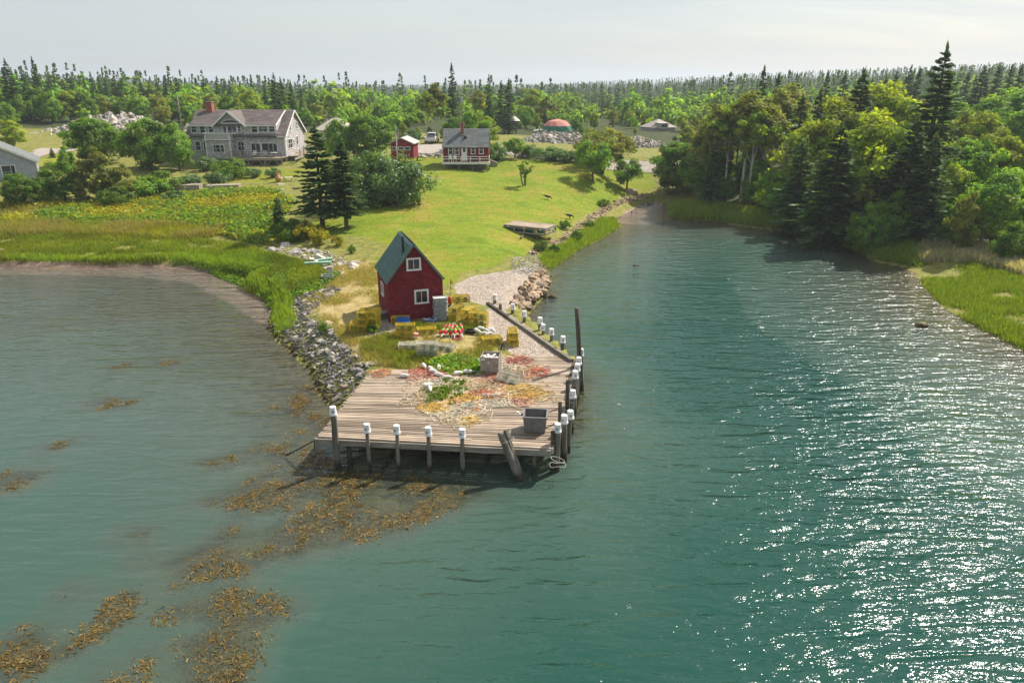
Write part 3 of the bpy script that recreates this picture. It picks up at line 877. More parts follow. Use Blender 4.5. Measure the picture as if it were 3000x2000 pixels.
lash([Vector((1.95, 27.05, .75)) + Vector((.34 * math.cos(a), .24 * math.sin(a), .05 * math.sin(3 * a))) for a in np.linspace(0, 2 * math.pi, 18)])
for k in range(6):                                     # lines hanging from the right face
    f = .1 + k * .14
    p = RF.lerp(RB, f) + Vector((.25, 0, .2))
    lash([p, p + Vector((.05, .1, -.5)), p + Vector((.02, .25, -.9)), p + Vector((.06, .2, -1.5))], .014)
# broken pole lying off the left corner
def _pole(m): m.tube([at_z(933, 1283, 1.2), at_z(880, 1312, 0.6), at_z(838, 1333, 0.1)], [.04, .035, .05], 6)
wpart('fallen_pole', M_dark, _pole)
wpart('fallen_pole', M_dark, lambda m: m.tube([at_z(920, 1285, 1.1), at_z(921, 1310, .4)], .025, 5))
# ------------------------------------------------------------------ the red fishing shed
def mat_shingle(name, a, b, rough=0.85):
    t = NT(name)
    n = t.noise(3.0, 5, 0.65)
    g = t.noise(1.0, 4, 0.6, t.mapv(t.pos(), (22, 22, 3)))
    c = t.ramp(t.mix(0.5, n, g), [(0.32, a), (0.68, b)])
    c = t.mix(0.9, c, t.attr('Col'), 'MULTIPLY')
    t.principled(c, rough, 0.2, t.bump(g, 0.4, 0.01))
    return t.m
M_redsh = mat_shingle('red_shingle', (0.115, 0.014, 0.018), (0.24, 0.03, 0.036))
M_redwall = mat_shingle('red_board', (0.15, 0.02, 0.026), (0.27, 0.04, 0.046))
M_greysh = mat_shingle('grey_shingle', (0.29, 0.275, 0.28), (0.52, 0.49, 0.49))
M_roofsh = mat_shingle('brown_roof_shingle', (0.085, 0.07, 0.068), (0.20, 0.165, 0.155))
M_roofgy = mat_shingle('grey_roof_shingle', (0.10, 0.115, 0.115), (0.20, 0.215, 0.21))
M_roofgreen = mat_plain('green_metal_roof', (0.10, 0.185, 0.158), 0.42, 0.16, 2.5, 0.4)
M_iron = mat_plain('dark_iron', (0.05, 0.05, 0.052), 0.5, 0.2, 8, 0.4, 0.4)
M_brick = NT('chimney_brick'); _b = M_brick.new('TexBrick', Scale=3.2); M_brick.ln(M_brick.objpos(), _b.inputs['Vector'])
_b.inputs['Color1'].default_value = (0.34, 0.11, 0.07, 1); _b.inputs['Color2'].default_value = (0.25, 0.075, 0.05, 1); _b.inputs['Mortar'].default_value = (0.30, 0.26, 0.22, 1)
M_brick.principled(_b.outputs['Color'], 0.9, 0.1); M_brick = M_brick.m

def shingle_wall(parent, name, mat, O, ux, L, top_fn, holes=(), rowh=0.14, wmin=.15, wmax=.28, seed=0, proud=0.02, z0=0.0):
    """courses of single shingles on a wall from O along unit ux; top_fn(x) is the wall's top; each shingle its own tilted slab"""
    r = random.Random(seed)
    mb = MB()
    ux = Vector(ux); nrm = Vector((ux.y, -ux.x, 0)); O = Vector(O)
    zmax = max(top_fn(L * k / 20) for k in range(21))
    z = z0; row = 0
    while z < zmax - 0.03:
        x = -r.uniform(0, wmax)
        while x < L:
            w = r.uniform(wmin, wmax); a, b = max(x, 0), min(x + w - 0.006, L)
            x += w
            if b - a < 0.02: continue
            ta, tb = top_fn(a), top_fn(b)
            h = rowh + 0.02
            za, zb = min(z + h, ta), min(z + h, tb)
            z0_ = z + r.uniform(-.006, .006)
            if za < z0_ + .015 and zb < z0_ + .015: continue
            za, zb = max(za, z0_ + .01), max(zb, z0_ + .01)
            mx, mz = (a + b) / 2, z + rowh / 2
            if any(hx0 < mx < hx1 and hz0 - .02 < mz < hz1 for hx0, hx1, hz0, hz1 in holes): continue
            s = r.uniform(.72, 1.22)
            mb.col = (s, s * r.uniform(.93, 1.05), s * r.uniform(.93, 1.05))
            P = lambda u, v, k: O + ux * u + Vector((0, 0, v)) + nrm * k
            mb.hexa([P(a, z0_, proud * .2), P(b, z0_, proud * .2), P(b, z0_, proud * 1.2 + r.uniform(0, .006)), P(a, z0_, proud * 1.2 + r.uniform(0, .006)),
                     P(a, za, proud * .1), P(b, zb, proud * .1), P(b, zb, proud * .45), P(a, za, proud * .45)])
        z += rowh; row += 1
    o = mb.build(name, mat, parent)
    o['kind'] = 'stuff'
    return o

def window(parent, O, ux, x0, x1, z0, z1, panes=(2, 2), fw=0.09, mat=None, depth=0.05, out=0.02, mull=0.03, name='window'):
    """window in a wall through O along ux: casing, glass and glazing bars; returns the casing"""
    ux = Vector(ux); nrm = Vector((ux.y, -ux.x, 0)); O = Vector(O)
    def bx(m, a, b, c, d, k0, k1):
        P = lambda u, v, k: O + ux * u + Vector((0, 0, v)) + nrm * k
        m.hexa([P(a, c, k1), P(b, c, k1), P(b, c, k0), P(a, c, k0), P(a, d, k1), P(b, d, k1), P(b, d, k0), P(a, d, k0)])
    m = MB()
    bx(m, x0 - fw, x1 + fw, z1, z1 + fw, out - .02, out + depth)
    bx(m, x0 - fw - .02, x1 + fw + .02, z0 - fw * .9, z0, out - .02, out + depth + .03)
    bx(m, x0 - fw, x0, z0, z1, out - .02, out + depth); bx(m, x1, x1 + fw, z0, z1, out - .02, out + depth)
    w = m.build(name, mat or M_white, parent)
    nx_, nz_ = panes
    for i in range(nx_):
        for k in range(nz_):
            a, b = x0 + (x1 - x0) * i / nx_, x0 + (x1 - x0) * (i + 1) / nx_
            c, d = z0 + (z1 - z0) * k / nz_, z0 + (z1 - z0) * (k + 1) / nz_
            g = MB(); bx(g, a + (mull / 2 if i else 0), b - (mull / 2 if i < nx_ - 1 else 0), c + (mull / 2 if k else 0), d - (mull / 2 if k < nz_ - 1 else 0), out - .02, out + .012)
            g.build('pane', M_glass, w)
    g = MB()
    for i in range(1, nx_):
        a = x0 + (x1 - x0) * i / nx_; bx(g, a - mull / 2, a + mull / 2, z0, z1, out - .02, out + .03)
    for k in range(1, nz_):
        c = z0 + (z1 - z0) * k / nz_; bx(g, x0, x1, c - mull / 2, c + mull / 2, out - .02, out + .027)
    if g.v: g.build('glazing_bar', mat or M_white, w)
    return w

SX, SY = -7.91, 44.18
SZ = hz(-6.4, 45.5) - 0.02
shed = thing('fishing_shed', 'tall red shingled fishing shed with green metal roof beside the wharf', 'shed', (SX, SY, SZ), R(19))
SW, SD, SE, SR = 3.5, 4.2, 2.72, 4.95
m = MB()
m.hexa([(0, 0, -.3), (SW, 0, -.3), (SW, SD, -.3), (0, SD, -.3), (0, 0, SE), (SW, 0, SE), (SW, SD, SE), (0, SD, SE)])
for y in (0, SD):
    q = [(0, y, SE), (SW, y, SE), (SW / 2, y, SR)]
    m.face(q if y == 0 else q[::-1])
m.build('wall', M_redwall, shed)
gab = lambda x: SE + (SR - SE) * (1 - abs(x - SW / 2) / (SW / 2)) - .02
W1, W2, W3 = (1.78, 2.5, 1.12, 1.86), (1.36, 2.08, 3.36, 3.98), (1.75, 2.45, 1.3, 2.0)
def hole(w, f=.1): return (w[0] - f, w[1] + f, w[2] - f, w[3] + f)
shingle_wall(shed, 'shingles', M_redsh, (0, 0, 0), (1, 0, 0), SW, gab, [hole(W1), hole(W2)], .145, .17, .3, 1)
shingle_wall(shed, 'shingles', M_redsh, (0, SD, 0), (0, -1, 0), SD, lambda x: SE, [hole((SD - W3[1], SD - W3[0], W3[2], W3[3]))], .145, .17, .3, 2)
shingle_wall(shed, 'shingles', M_redsh, (SW, 0, 0), (0, 1, 0), SD, lambda x: SE, [], .145, .17, .3, 3)
window(shed, (0, 0, 0), (1, 0, 0), *W1, panes=(2, 1), fw=.11)
window(shed, (0, 0, 0), (1, 0, 0), *W2, panes=(2, 1), fw=.11)
window(shed, (0, SD, 0), (0, -1, 0), SD - W3[1], SD - W3[0], W3[2], W3[3], panes=(2, 1), fw=.1)
for x, yy in ((-.02, -.03), (SW + .02, -.03)):
    m = MB(); m.b(x - .05, x + .05, yy - .02, yy + .06, -.2, SE - .02); m.build('corner_board', M_redwall, shed)
def rib_roof(parent, name, mat, W, D, ze, zr, side, over=.18, pitch=.15, rib=.03, yo=.2):
    """one slope of ribbed metal roofing, ribs running down the slope"""
    m = MB()
    e = Vector((0, 0, ze)) if side < 0 else Vector((W, 0, ze))
    p = Vector((W / 2, 0, zr))
    dn = (e - p).normalized(); e = e + dn * over
    up = Vector((-dn.z * (1 if dn.x > 0 else -1), 0, abs(dn.x))).normalized()
    ys = []
    y = -yo
    while y < D + yo:
        ys += [(y, 0), (y + pitch * .55, 0), (y + pitch * .65, rib), (y + pitch * .9, rib)]
        y += pitch
    ys.append((y, 0))
    for (y0, h0), (y1, h1) in zip(ys[:-1], ys[1:]):
        a = [p + Vector((0, y0, 0)) + up * (.05 + h0), p + Vector((0, y1, 0)) + up * (.05 + h1), e + Vector((0, y1, 0)) + up * (.05 + h1), e + Vector((0, y0, 0)) + up * (.05 + h0)]
        m.face(a if side < 0 else a[::-1])
    b = [p + Vector((0, -yo, 0)) + up * .02, p + Vector((0, y, 0)) + up * .02, e + Vector((0, y, 0)) + up * .02, e + Vector((0, -yo, 0)) + up * .02]
    m.face(b[::-1] if side < 0 else b)
    for yy in (-yo, y):
        m.face([p + Vector((0, yy, 0)) + up * .05, p + Vector((0, yy, 0)) + up * .02, e + Vector((0, yy, 0)) + up * .02, e + Vector((0, yy, 0)) + up * .05])
    return m.build(name, mat, parent)
roofL = rib_roof(shed, 'roof_slope', M_roofgreen, SW, SD, SE, SR, -1)
rib_roof(shed, 'roof_slope', M_roofgreen, SW, SD, SE, SR, 1)
m = MB()
for s in (-1, 1):
    d = Vector((s * SW / 2, 0, SE - SR)).normalized(); upv = Vector((-d.z * s, 0, abs(d.x))).normalized()
    p = Vector((SW / 2, 0, SR)) + upv * .09
    m.hexa([p + Vector((0, -.22, 0)), p + d * .2 + Vector((0, -.22, 0)), p + d * .2 + Vector((0, SD + .25, 0)), p + Vector((0, SD + .25, 0)),
            p + upv * .015 + Vector((0, -.22, 0)), p + d * .2 + upv * .015 + Vector((0, -.22, 0)), p + d * .2 + upv * .015 + Vector((0, SD + .25, 0)), p + upv * .015 + Vector((0, SD + .25, 0))])
m.build('ridge_cap', M_roofgreen, shed)
for s in (-1, 1):
    m = MB()
    a, b = Vector((SW / 2, -.19, SR + .03)), Vector((SW / 2 + s * (SW / 2 + .14), -.19, SE - .16))
    m.beam(a, b, .05, .13); m.build('barge_board', M_roofgreen, shed)
m = MB()
zp = SE + (SR - SE) * (1.2 / (SW / 2)) + .05
m.lathe([(.075, zp - .15), (.075, zp + .95), (.078, zp + .96)], 12, (1.2, .55, 0))
sp = m.build('stove_pipe', M_iron, shed, True)
m = MB(); m.lathe([(.11, zp + 1.0), (.13, zp + 1.04), (.0, zp + 1.14)], 12, (1.2, .55, 0)); m.lathe([(.03, zp + .92), (.03, zp + 1.02)], 6, (1.2, .55, 0)); m.build('rain_cap', M_iron, sp, True)
m = MB(); m.lathe([(.17, zp - .13), (.08, zp + .03)], 12, (1.2, .55, 0)); m.build('flashing', M_iron, sp, True)
m = MB(); m.tube([(1.2, .55, zp + .75), (1.6, .8, SE + (SR - SE) * (1.6 / 1.75))], .008, 4); m.tube([(1.2, .55, zp + .75), (1.15, 1.2, zp)], .008, 4); m.build('stay_wire', M_iron, sp)

# ------------------------------------------------------------------ lobster traps
def mat_wire(name, col):
    return mat_plain(name, col, 0.5, 0.25, 3.0, 0.3, 0.0, 0.3)
M_ywire = mat_wire('yellow_wire', (0.66, 0.47, 0.025))
M_gwire = mat_wire('pale_wire', (0.56, 0.52, 0.42))
M_net = mat_plain('green_twine', (0.05, 0.15, 0.09), 0.9, 0.3)
M_trapfloor = mat_plain('trap_runner', (0.20, 0.17, 0.10), 0.9, 0.3)
TL, TW, TH = 1.15, .56, .40
def trap_meshes(mat, tag_):
    st, r = 0.046, .0052
    def wire(m, a, b):
        a, b = Vector(a), Vector(b); d = (b - a).normalized()
        k = Vector((0, 0, 1)) if abs(d.z) < .9 else Vector((1, 0, 0))
        s = d.cross(k).normalized() * r; u = d.cross(s).normalized() * r
        n = len(m.v)
        for e in (a, b):
            m.v.extend([tuple(e + s), tuple(e + u), tuple(e - s), tuple(e - u)])
        for k in range(4):
            m.f.append((n + k, n + (k + 1) % 4, n + 4 + (k + 1) % 4, n + 4 + k)); m.m.append(0)
    x, y = TL / 2, TW / 2
    out = {}
    m = MB()
    nX, nY, nZ = int(TL / st), int(TW / st), int(TH / st)
    for z in (0, TH):
        for i in range(1, nX): u = -x + TL * i / nX; wire(m, (u, -y, z), (u, y, z))
        for i in range(1, nY): v = -y + TW * i / nY; wire(m, (-x, v, z), (x, v, z))
    for s in (-1, 1):
        for i in range(1, nX): u = -x + TL * i / nX; wire(m, (u, s * y, 0), (u, s * y, TH))
        for i in range(1, nZ): w = TH * i / nZ; wire(m, (-x, s * y, w), (x, s * y, w)); wire(m, (s * x, -y, w), (s * x, y, w))
        for i in range(1, nY): v = -y + TW * i / nY; wire(m, (s * x, v, 0), (s * x, v, TH))
    out['wire_mesh'] = m.mesh('wire_mesh', mat)
    m = MB()
    for z in (0, TH):
        for s in (-1, 1):
            m.beam((-x, s * y, z), (x, s * y, z), .022, .022); m.beam((s * x, -y, z), (s * x, y, z), .022, .022)
    for sx in (-1, 1):
        for sy in (-1, 1): m.beam((sx * x, sy * y, 0), (sx * x, sy * y, TH), .022, .022)
    out['frame'] = m.mesh('frame', mat)
    m = MB()                                   # partition and cone nets
    m.face([(-.1, -y + .02, .02), (-.1, y - .02, .02), (-.1, y - .02, TH * .7), (-.1, -y + .02, TH * .7)])
    m.lathe([(.16, 0), (.07, .22)], 8, (0, 0, 0), Matrix.Translation((.28, -y + .02, TH * .5)) @ Matrix.Rotation(-math.pi / 2, 4, 'X'))
    m.lathe([(.16, 0), (.07, .22)], 8, (0, 0, 0), Matrix.Translation((-.1, 0, TH * .5)) @ Matrix.Rotation(-math.pi / 2, 4, 'Y'))
    out['cone_net'] = m.mesh('cone_net', M_net)
    m = MB()
    for s in (-1, 1): m.b(-x, x, s * y * .8 - .03, s * y * .8 + .03, .012, .05)
    out['runner'] = m.mesh('runner', M_trapfloor)
    return out
TRY, TRG = trap_meshes(M_ywire, 'y'), trap_meshes(M_gwire, 'g')
def trap(px, py, rz, label, up=0, pale=False, rot=(0, 0), s=1.0, pos=None, dz=0.0):
    q = pos if pos is not None else ground(px, py)
    o = thing('lobster_trap', label, 'lobster trap', (q[0], q[1], q[2] + up * (TH + .035) * s + .02 + dz), 0, 'wire lobster traps around the shed')
    o.rotation_euler = (rot[0], rot[1], rz); o.scale = (s, s, s)
    for k, me in (TRG if pale else TRY).items(): ob(k, me, o)
    return o
p = ground(1068, 966)
trap(0, 0, R(84), 'lowest yellow wire trap of the stack left of the shed', 0, pos=p)
trap(0, 0, R(86), 'middle yellow wire trap of the stack left of the shed', 1, pos=p)
trap(0, 0, R(88), 'topmost yellow wire trap of the stack left of the shed, white buoy inside', 2, pos=p)
p2 = p + Vector((-.62, .15, 0))
trap(0, 0, R(92), 'yellow wire trap at the bottom beside the stack left of the shed', 0, pos=p2)
p3 = p + Vector((.62, .1, 0))
trap(0, 0, R(85), 'yellow wire trap on the ground against the right of the left stack', 0, pos=p3)
trap(0, 0, R(87), 'yellow wire trap second up on the right of the left stack', 1, pos=p3)
trap(0, 0, R(83), 'yellow wire trap highest on the right of the left stack', 2, pos=p3)
trap(1174, 946, R(3), 'yellow wire trap lying along the shed front wall')
p = ground(1189, 988)
trap(0, 0, R(4), 'lower battered yellow trap full of scraps in front of the shed', 0, pos=p, rot=(.05, -.06))
trap(0, 0, R(7), 'upper yellow trap resting on the battered one in front of the shed', 1, pos=p, rot=(-.03, .02))
trap(1250, 976, R(12), 'yellow wire trap sunk in the grass before the blue tray', dz=-.06)
pa, pb, pc = ground(1338, 932), ground(1376, 938), ground(1352, 920)
trap(0, 0, R(66), 'lower yellow wire trap next to the grey tote stack', 0, pos=pa)
trap(0, 0, R(62), 'lower yellow wire trap second from the grey tote stack', 0, pos=pb)
trap(0, 0, R(8), 'yellow wire trap lying on top of the trap heap by the totes', 2, pos=pc)
trap(0, 0, R(60), 'upper yellow wire trap on the second trap from the totes', 1, pos=pb)
trap(0, 0, R(68), 'upper yellow wire trap right beside the grey tote stack', 1, pos=pa)
pd = ground(1402, 952)
trap(0, 0, R(-16), 'lower yellow wire trap at the gravel edge of the trap heap', 0, pos=pd)
trap(0, 0, R(-13), 'upper yellow wire trap at the gravel edge of the trap heap', 1, pos=pd)
pe = ground(1502, 1006)
trap(0, 0, R(98), 'lower yellow wire trap of the pair nearest the kerb timber', 0, pos=pe)
trap(0, 0, R(94), 'upper yellow wire trap of the pair nearest the kerb timber', 1, pos=pe)
trap(1442, 1006, R(14), 'yellow wire trap with buoys behind the grey plywood bin', rot=(0, -.05))
trap(1198, 1026, R(2), 'pale wire trap leftmost of the pale ones in the grass', 0, True)
pf = ground(1252, 1044)
trap(0, 0, R(4), 'lower pale wire trap of the stacked pair in the grass', 0, True, pos=pf)
trap(0, 0, R(7), 'upper pale wire trap of the stacked pair in the grass', 1, True, (.02, .03), pos=pf)
trap(1303, 1024, R(-14), 'flat pale wire trap lying behind the stacked pale pair', 0, True, dz=-.12)
trap(1492, 1120, R(-24), 'pale wire trap tipped on its edge on the rope heap', 0, True, (.75, .12), dz=.16)

# ------------------------------------------------------------------ totes, trays, bins
M_tote = mat_plain('grey_tote_plastic', (0.33, 0.35, 0.355), 0.55, 0.15, 5, 0.3, 0, .12)
M_dtote = mat_plain('dark_grey_plastic', (0.17, 0.165, 0.155), 0.6, 0.2, 5, 0.3)
M_blue = mat_plain('blue_plastic', (0.018, 0.11, 0.36), 0.45, 0.15)
M_black = mat_plain('black_plastic', (0.02, 0.02, 0.022), 0.5, 0.15)
M_ply = mat_plain('grey_plywood', (0.30, 0.26, 0.23), 0.85, 0.22, 3, .2)
M_red = mat_plain('red_paint', (0.55, 0.022, 0.045), 0.5, 0.15, 9)
M_orange = mat_plain('orange_paint', (0.65, 0.085, 0.03), 0.5, 0.15, 9)
M_lime = mat_plain('bright_green_paint', (0.06, 0.55, 0.07), 0.5, 0.12)
M_buoy = mat_plain('dull_white_foam', (0.66, 0.63, 0.57), 0.75, 0.16, 7)
def open_box(m, L, W, H, tb=.88, wall=.03, lip=.03):
    """open tub standing at z 0, narrower at the bottom"""
    def ring(l, w, z): return [Vector((-l / 2, -w / 2, z)), Vector((l / 2, -w / 2, z)), Vector((l / 2, w / 2, z)), Vector((-l / 2, w / 2, z))]
    rs = [ring(L * tb, W * tb, 0), ring(L, W, H - lip), ring(L + .05, W + .05, H - lip), ring(L + .05, W + .05, H), ring(L - 2 * wall, W - 2 * wall, H), ring(L * tb - 2 * wall, W * tb - 2 * wall, wall)]
    n = len(m.v)
    for r_ in rs: m.v.extend([tuple(p) for p in r_])
    m.f.append((n + 3, n + 2, n + 1, n)); m.m.append(m.mi)
    for i in range(5):
        for k in range(4):
            a, b = n + i * 4 + k, n + i * 4 + (k + 1) % 4
            m.f.append((a, b, b + 4, a + 4)); m.m.append(m.mi)
    e = n + 20
    m.f.append((e, e + 1, e + 2, e + 3)); m.m.append(m.mi)
m = MB(); open_box(m, .86, .5, .30)
for s in (-1, 1):
    for k in range(-3, 4): m.b(k * .11 - .012, k * .11 + .012, s * .262 - .012, s * .262 + .012, .05, .24)
TOTE = m.mesh('fish_tote', M_tote)
m = MB()
for s in (-1, 1): m.b(s * .455 - .02, s * .455 + .02, -.1, .1, .2, .24)
TOTEH = m.mesh('handle', M_tote)
q = ground(1291, 936)
for k, lab in enumerate(['lowest grey fish tote of the stack at the shed corner', 'second grey fish tote from the bottom at the shed corner', 'third grey fish tote up at the shed corner', 'fourth grey fish tote up at the shed corner', 'topmost grey fish tote of the stack, filled with white ice']):
    o = ob('fish_tote', TOTE, None, (q.x + U(-.03, .03), q.y + U(-.03, .03), q.z + k * .305), R(12 + U(-4, 4)))
    tag(o, lab, 'tote', 'grey fish totes stacked by the shed'); ob('handle', TOTEH, o)
m = MB(); m.b(-.39, .39, -.21, .21, .2, .262); m.build('white_fill', M_buoy, o)
def tray(name, px, py, L, W, H, rz, mat, label, cat):
    m = MB(); open_box(m, L, W, H, .92, .025, .02)
    q = ground(px, py)
    o = m.build(name, mat); o.location = q + Vector((0, 0, .02)); o.rotation_euler = (0, 0, rz)
    return tag(o, label, cat)
bt = tray('blue_tray', 1260, 944, .95, .5, .2, R(6), M_blue, 'blue plastic tray of shells in front of the totes', 'tray')
m = MB()
for k in range(26): m.box((U(-.4, .4), U(-.18, .18), .1 + U(0, .1)), (U(.05, .12), U(.05, .1), U(.03, .07)), U(0, 6))
m.build('shells', M_buoy, bt)['kind'] = 'stuff'
q = ground(1183, 952); m = MB(); m.b(-.42, .42, -.28, .28, -.015, .015); m.b(-.42, .42, -.3, -.27, -.03, .03); m.b(-.42, .42, .27, .3, -.03, .03)
o = m.build('blue_sheet', M_blue); o.location = q + Vector((0, -.05, .36)); o.rotation_euler = (.35, .06, .15); tag(o, 'flat blue plastic sheet leaning against the yellow trap at the shed wall', 'plastic sheet')
tray('black_tub', 1378, 976, .62, .42, .2, R(-18), M_black, 'shallow black tub in the grass beside the white buoys', 'tub')
# plywood bin with buoys in it
q = ground(1438, 1088)
BQ = q
bin_ = thing('plywood_bin', 'tall grey plywood bin of buoys standing at the head of the deck', 'bin', q, R(-7))
BL, BW, BH = .98, .95, .98
for nm, a in (('front_panel', (-BL / 2, BL / 2, -BW / 2, -BW / 2 + .03, 0, BH)), ('back_panel', (-BL / 2, BL / 2, BW / 2 - .03, BW / 2, 0, BH)), ('side_panel', (-BL / 2, -BL / 2 + .03, -BW / 2 + .031, BW / 2 - .031, 0, BH + .01)), ('side_panel', (BL / 2 - .03, BL / 2, -BW / 2 + .031, BW / 2 - .031, 0, BH + .01)), ('bottom_panel', (-BL / 2 + .031, BL / 2 - .031, -BW / 2 + .031, BW / 2 - .031, .02, .05))):
    m = MB(); m.b(*a); m.build(nm, M_ply, bin_)
m = MB(); m.lathe([(.03, 0), (.035, .03), (0, .035)], 10, (0, 0, 0), Matrix.Translation((-.05, -BW / 2 - .001, BH * .72)) @ Matrix.Rotation(math.pi / 2, 4, 'X')); m.build('rope_stop', M_bucket, bin_)
m = MB(); m.lathe([(.045, 0), (.05, .12), (.04, .16), (0, .16)], 10, (0, 0, 0), Matrix.Translation((-BL / 2, -BW / 2 + .1, BH * .82)) @ Matrix.Rotation(-math.pi / 2, 4, 'Y')); m.build('drain_plug', M_bucket, bin_)
fill = MB(); fill.b(-BL / 2 + .05, BL / 2 - .05, -BW / 2 + .05, BW / 2 - .05, .5, .62); fill.build('rope_fill', MATS['pale_rope'], bin_)
m = MB(); a, b = q + Vector((.38, .15, .62)), q + Vector((.62, .5, 1.38)); m.tube([a, b], [.02, .018], 6); m.beam(b - (b - a) * .32, b + (b - a) * .05, .1, .02)
tag(m.build('paddle', M_iron), 'dark blue paddle handle sticking out of the plywood bin', 'paddle')
# deep grey tub on the deck front
q = Vector((1.05, 29.1, DZ + .02))
m = MB(); open_box(m, 1.05, .95, .78, .86, .04, .05); o = m.build('grey_tub', M_dtote); o.location = q; o.rotation_euler = (0, 0, R(-5)); tag(o, 'deep dark grey tub on the deck at the right front', 'tub')
m = MB(); m.tube([(-.5, .25, .55), (-.66, .25, .55)], .045, 10); m.build('hose_collar', M_black, o)
m = MB(); m.tube([(-.66, .25, .55), (-.76, .25, .56), (-.8, .25, .62), (-.8, .25, .68)], .055, 10); m.build('elbow_pipe', M_bucket, o)

# ------------------------------------------------------------------ buoys
def buoy_meshes(body, band=None, tip=None):
    d = {}
    m = MB(); m.lathe([(.03, -.2), (.075, -.19), (.085, -.1), (.085, .04), (.07, .12), (.035, .2), (.02, .22)], 10); d['float_body'] = m.mesh('float_body', body, True)
    if band:
        m = MB(); m.lathe([(.086, -.1), (.089, -.09), (.089, -.02), (.086, -.01)], 10); d['band'] = m.mesh('band', band, True)
    m = MB(); m.lathe([(.018, -.3), (.018, .5), (0, .5)], 6); d['spindle'] = m.mesh('spindle', tip or M_buoy)
    return d
BW_, BR_ = buoy_meshes(M_buoy), buoy_meshes(M_red, M_lime, M_buoy)
del BW_['spindle']
m = MB(); m.lathe([(.012, -.23), (.012, -.2), (0, -.2)], 6); m.lathe([(.012, .2), (.012, .3), (0, .3)], 6); BW_['spindle'] = m.mesh('spindle', M_buoy)
def buoy(pos, rot, kind, label, group, s=1.0):
    o = thing('buoy', label, 'buoy', pos, 0, group); o.rotation_euler = rot; o.scale = (s, s, s)
    for k, me in kind.items(): ob(k, me, o)
    return o
q = ground(1322, 982)
rb = random.Random(4)
for k in range(10):
    row = k // 5; i = k % 5
    o = buoy(q + Vector((-.55 + i * .27 + row * .1, -.15 + row * .25, .32 + row * .07)), (R(125 + rb.uniform(-28, 22)), R(rb.uniform(-25, 25)), R(-45 + i * 18 + rb.uniform(-20, 20))), BR_, 'red buoy with green band in the bunch on the grass', 'red and green buoys bunched together', 1.35)
whites = [(745, 128, 80), (895, 55, 20), (965, 95, 70), (1008, 120, 65), (1075, 142, 85), (1155, 108, 110), (1232, 97, 88), (924, 200, 120), (940, 230, 10), (1008, 68, 5), (950, 77, 30)]
wl_ = ['white buoy lying alone on the bare planks left of the ropes', 'white buoy at the back edge of the deck near the fill', 'white buoy lying on the red ropes, leftmost of three close together', 'white buoy lying on the red ropes, lowest of three close together',
       'white buoy lying on its side just below the red rope heap', 'white buoy with a spindle between rope heap and grass', 'white buoy lying in the grass left of the plywood bin', 'white buoy at the left of the tangled ropes, upper of two', 'white buoy at the left of the tangled ropes, lower of two', 'small white round buoy on top of the red ropes', 'white buoy half buried behind the red ropes']
for (zx, zy, an), lab in zip(whites, wl_):
    q = at_z(900 + zx / 2.613, 1050 + zy / 2.613, DZ + .14)
    buoy(q, (R(90), R(U(-6, 6)), R(an)), BW_, lab, 'loose white buoys on and around the deck', 1.25)
wb = [(1402, 968), (1412, 972), (1425, 974), (1436, 972), (1445, 978), (1416, 982), (1430, 984), (1400, 980)]
for k, (px, py) in enumerate(wb):
    q = ground(px, py) + Vector((0, 0, .14 + .1 * (k % 3 == 1)))
    buoy(q, (R(90 + U(-20, 20)), U(-.3, .3), R(U(20, 150))), BW_, 'white buoy in the loose heap beside the black tub', 'white buoys heaped by the black tub', 1.25)
for k in range(6):
    buoy(BQ + Vector((U(-.3, .3), U(-.3, .3), .74 + U(0, .16))), (R(U(60, 120)), U(-.4, .4), U(0, 6)), BW_, 'white buoy heaped inside the plywood bin', 'buoys inside the plywood bin', 1.3)
q = Vector((2.75, 34.6, DZ + .14))
buoy(at_z(900 + 1650 / 2.613, 1050 + 120 / 2.613, DZ + .15), (0, 0, 0), BW_, 'small white float on the planks right of the ropes', 'loose white buoys on and around the deck', .9)
# marker pole with flags
q = ground(1317, 915)
mk = thing('marker_buoy', 'marker pole with red and yellow flags and red float beside the totes', 'marker buoy', q)
m = MB(); m.tube([(0, 0, .05), (.14, .05, 2.35)], .018, 6); m.build('pole', M_beam, mk)
m = MB(); m.lathe([(.03, .55), (.13, .6), (.14, .85), (.11, 1.05), (.03, 1.12)], 12, (.05, .02, 0)); m.build('float_body', M_orange, mk, True)
m = MB(); m.lathe([(.02, .28), (.13, .34), (.15, .42), (.12, .52), (.02, .55)], 12, (.03, .01, 0)); m.build('ballast_float', M_blue, mk, True)
for nm, z, mt in (('red_flag', 2.0, M_orange), ('yellow_flag', 1.62, mat_plain('pale_yellow_cloth', (0.68, 0.6, 0.2), 0.8))):
    m = MB(); x0 = .12 * z / 2.3
    pts = [(x0, .03, z + .3), (x0 + .08, .06, z + .18), (x0 + .2, .03, z - .02), (x0, .03, z - .02)]
    m.face(pts); m.face([(p[0], p[1] + .006, p[2]) for p in reversed(pts)]); m.build(nm, mt, mk)
# white and red pail, loose bits
q = ground(1217, 992)
m = MB(); m.lathe([(.12, 0), (.15, .33), (.16, .35), (.14, .35), (.115, .02)], 14); o = m.build('pail', M_bucket, None, True); o.location = q; o.rotation_euler = (.06, .1, .4); tag(o, 'white and red pail standing beside the battered yellow traps', 'pail')
m = MB(); m.lathe([(.147, .22), (.153, .225), (.157, .3), (.152, .31)], 14); m.build('red_band', M_orange, o, True)
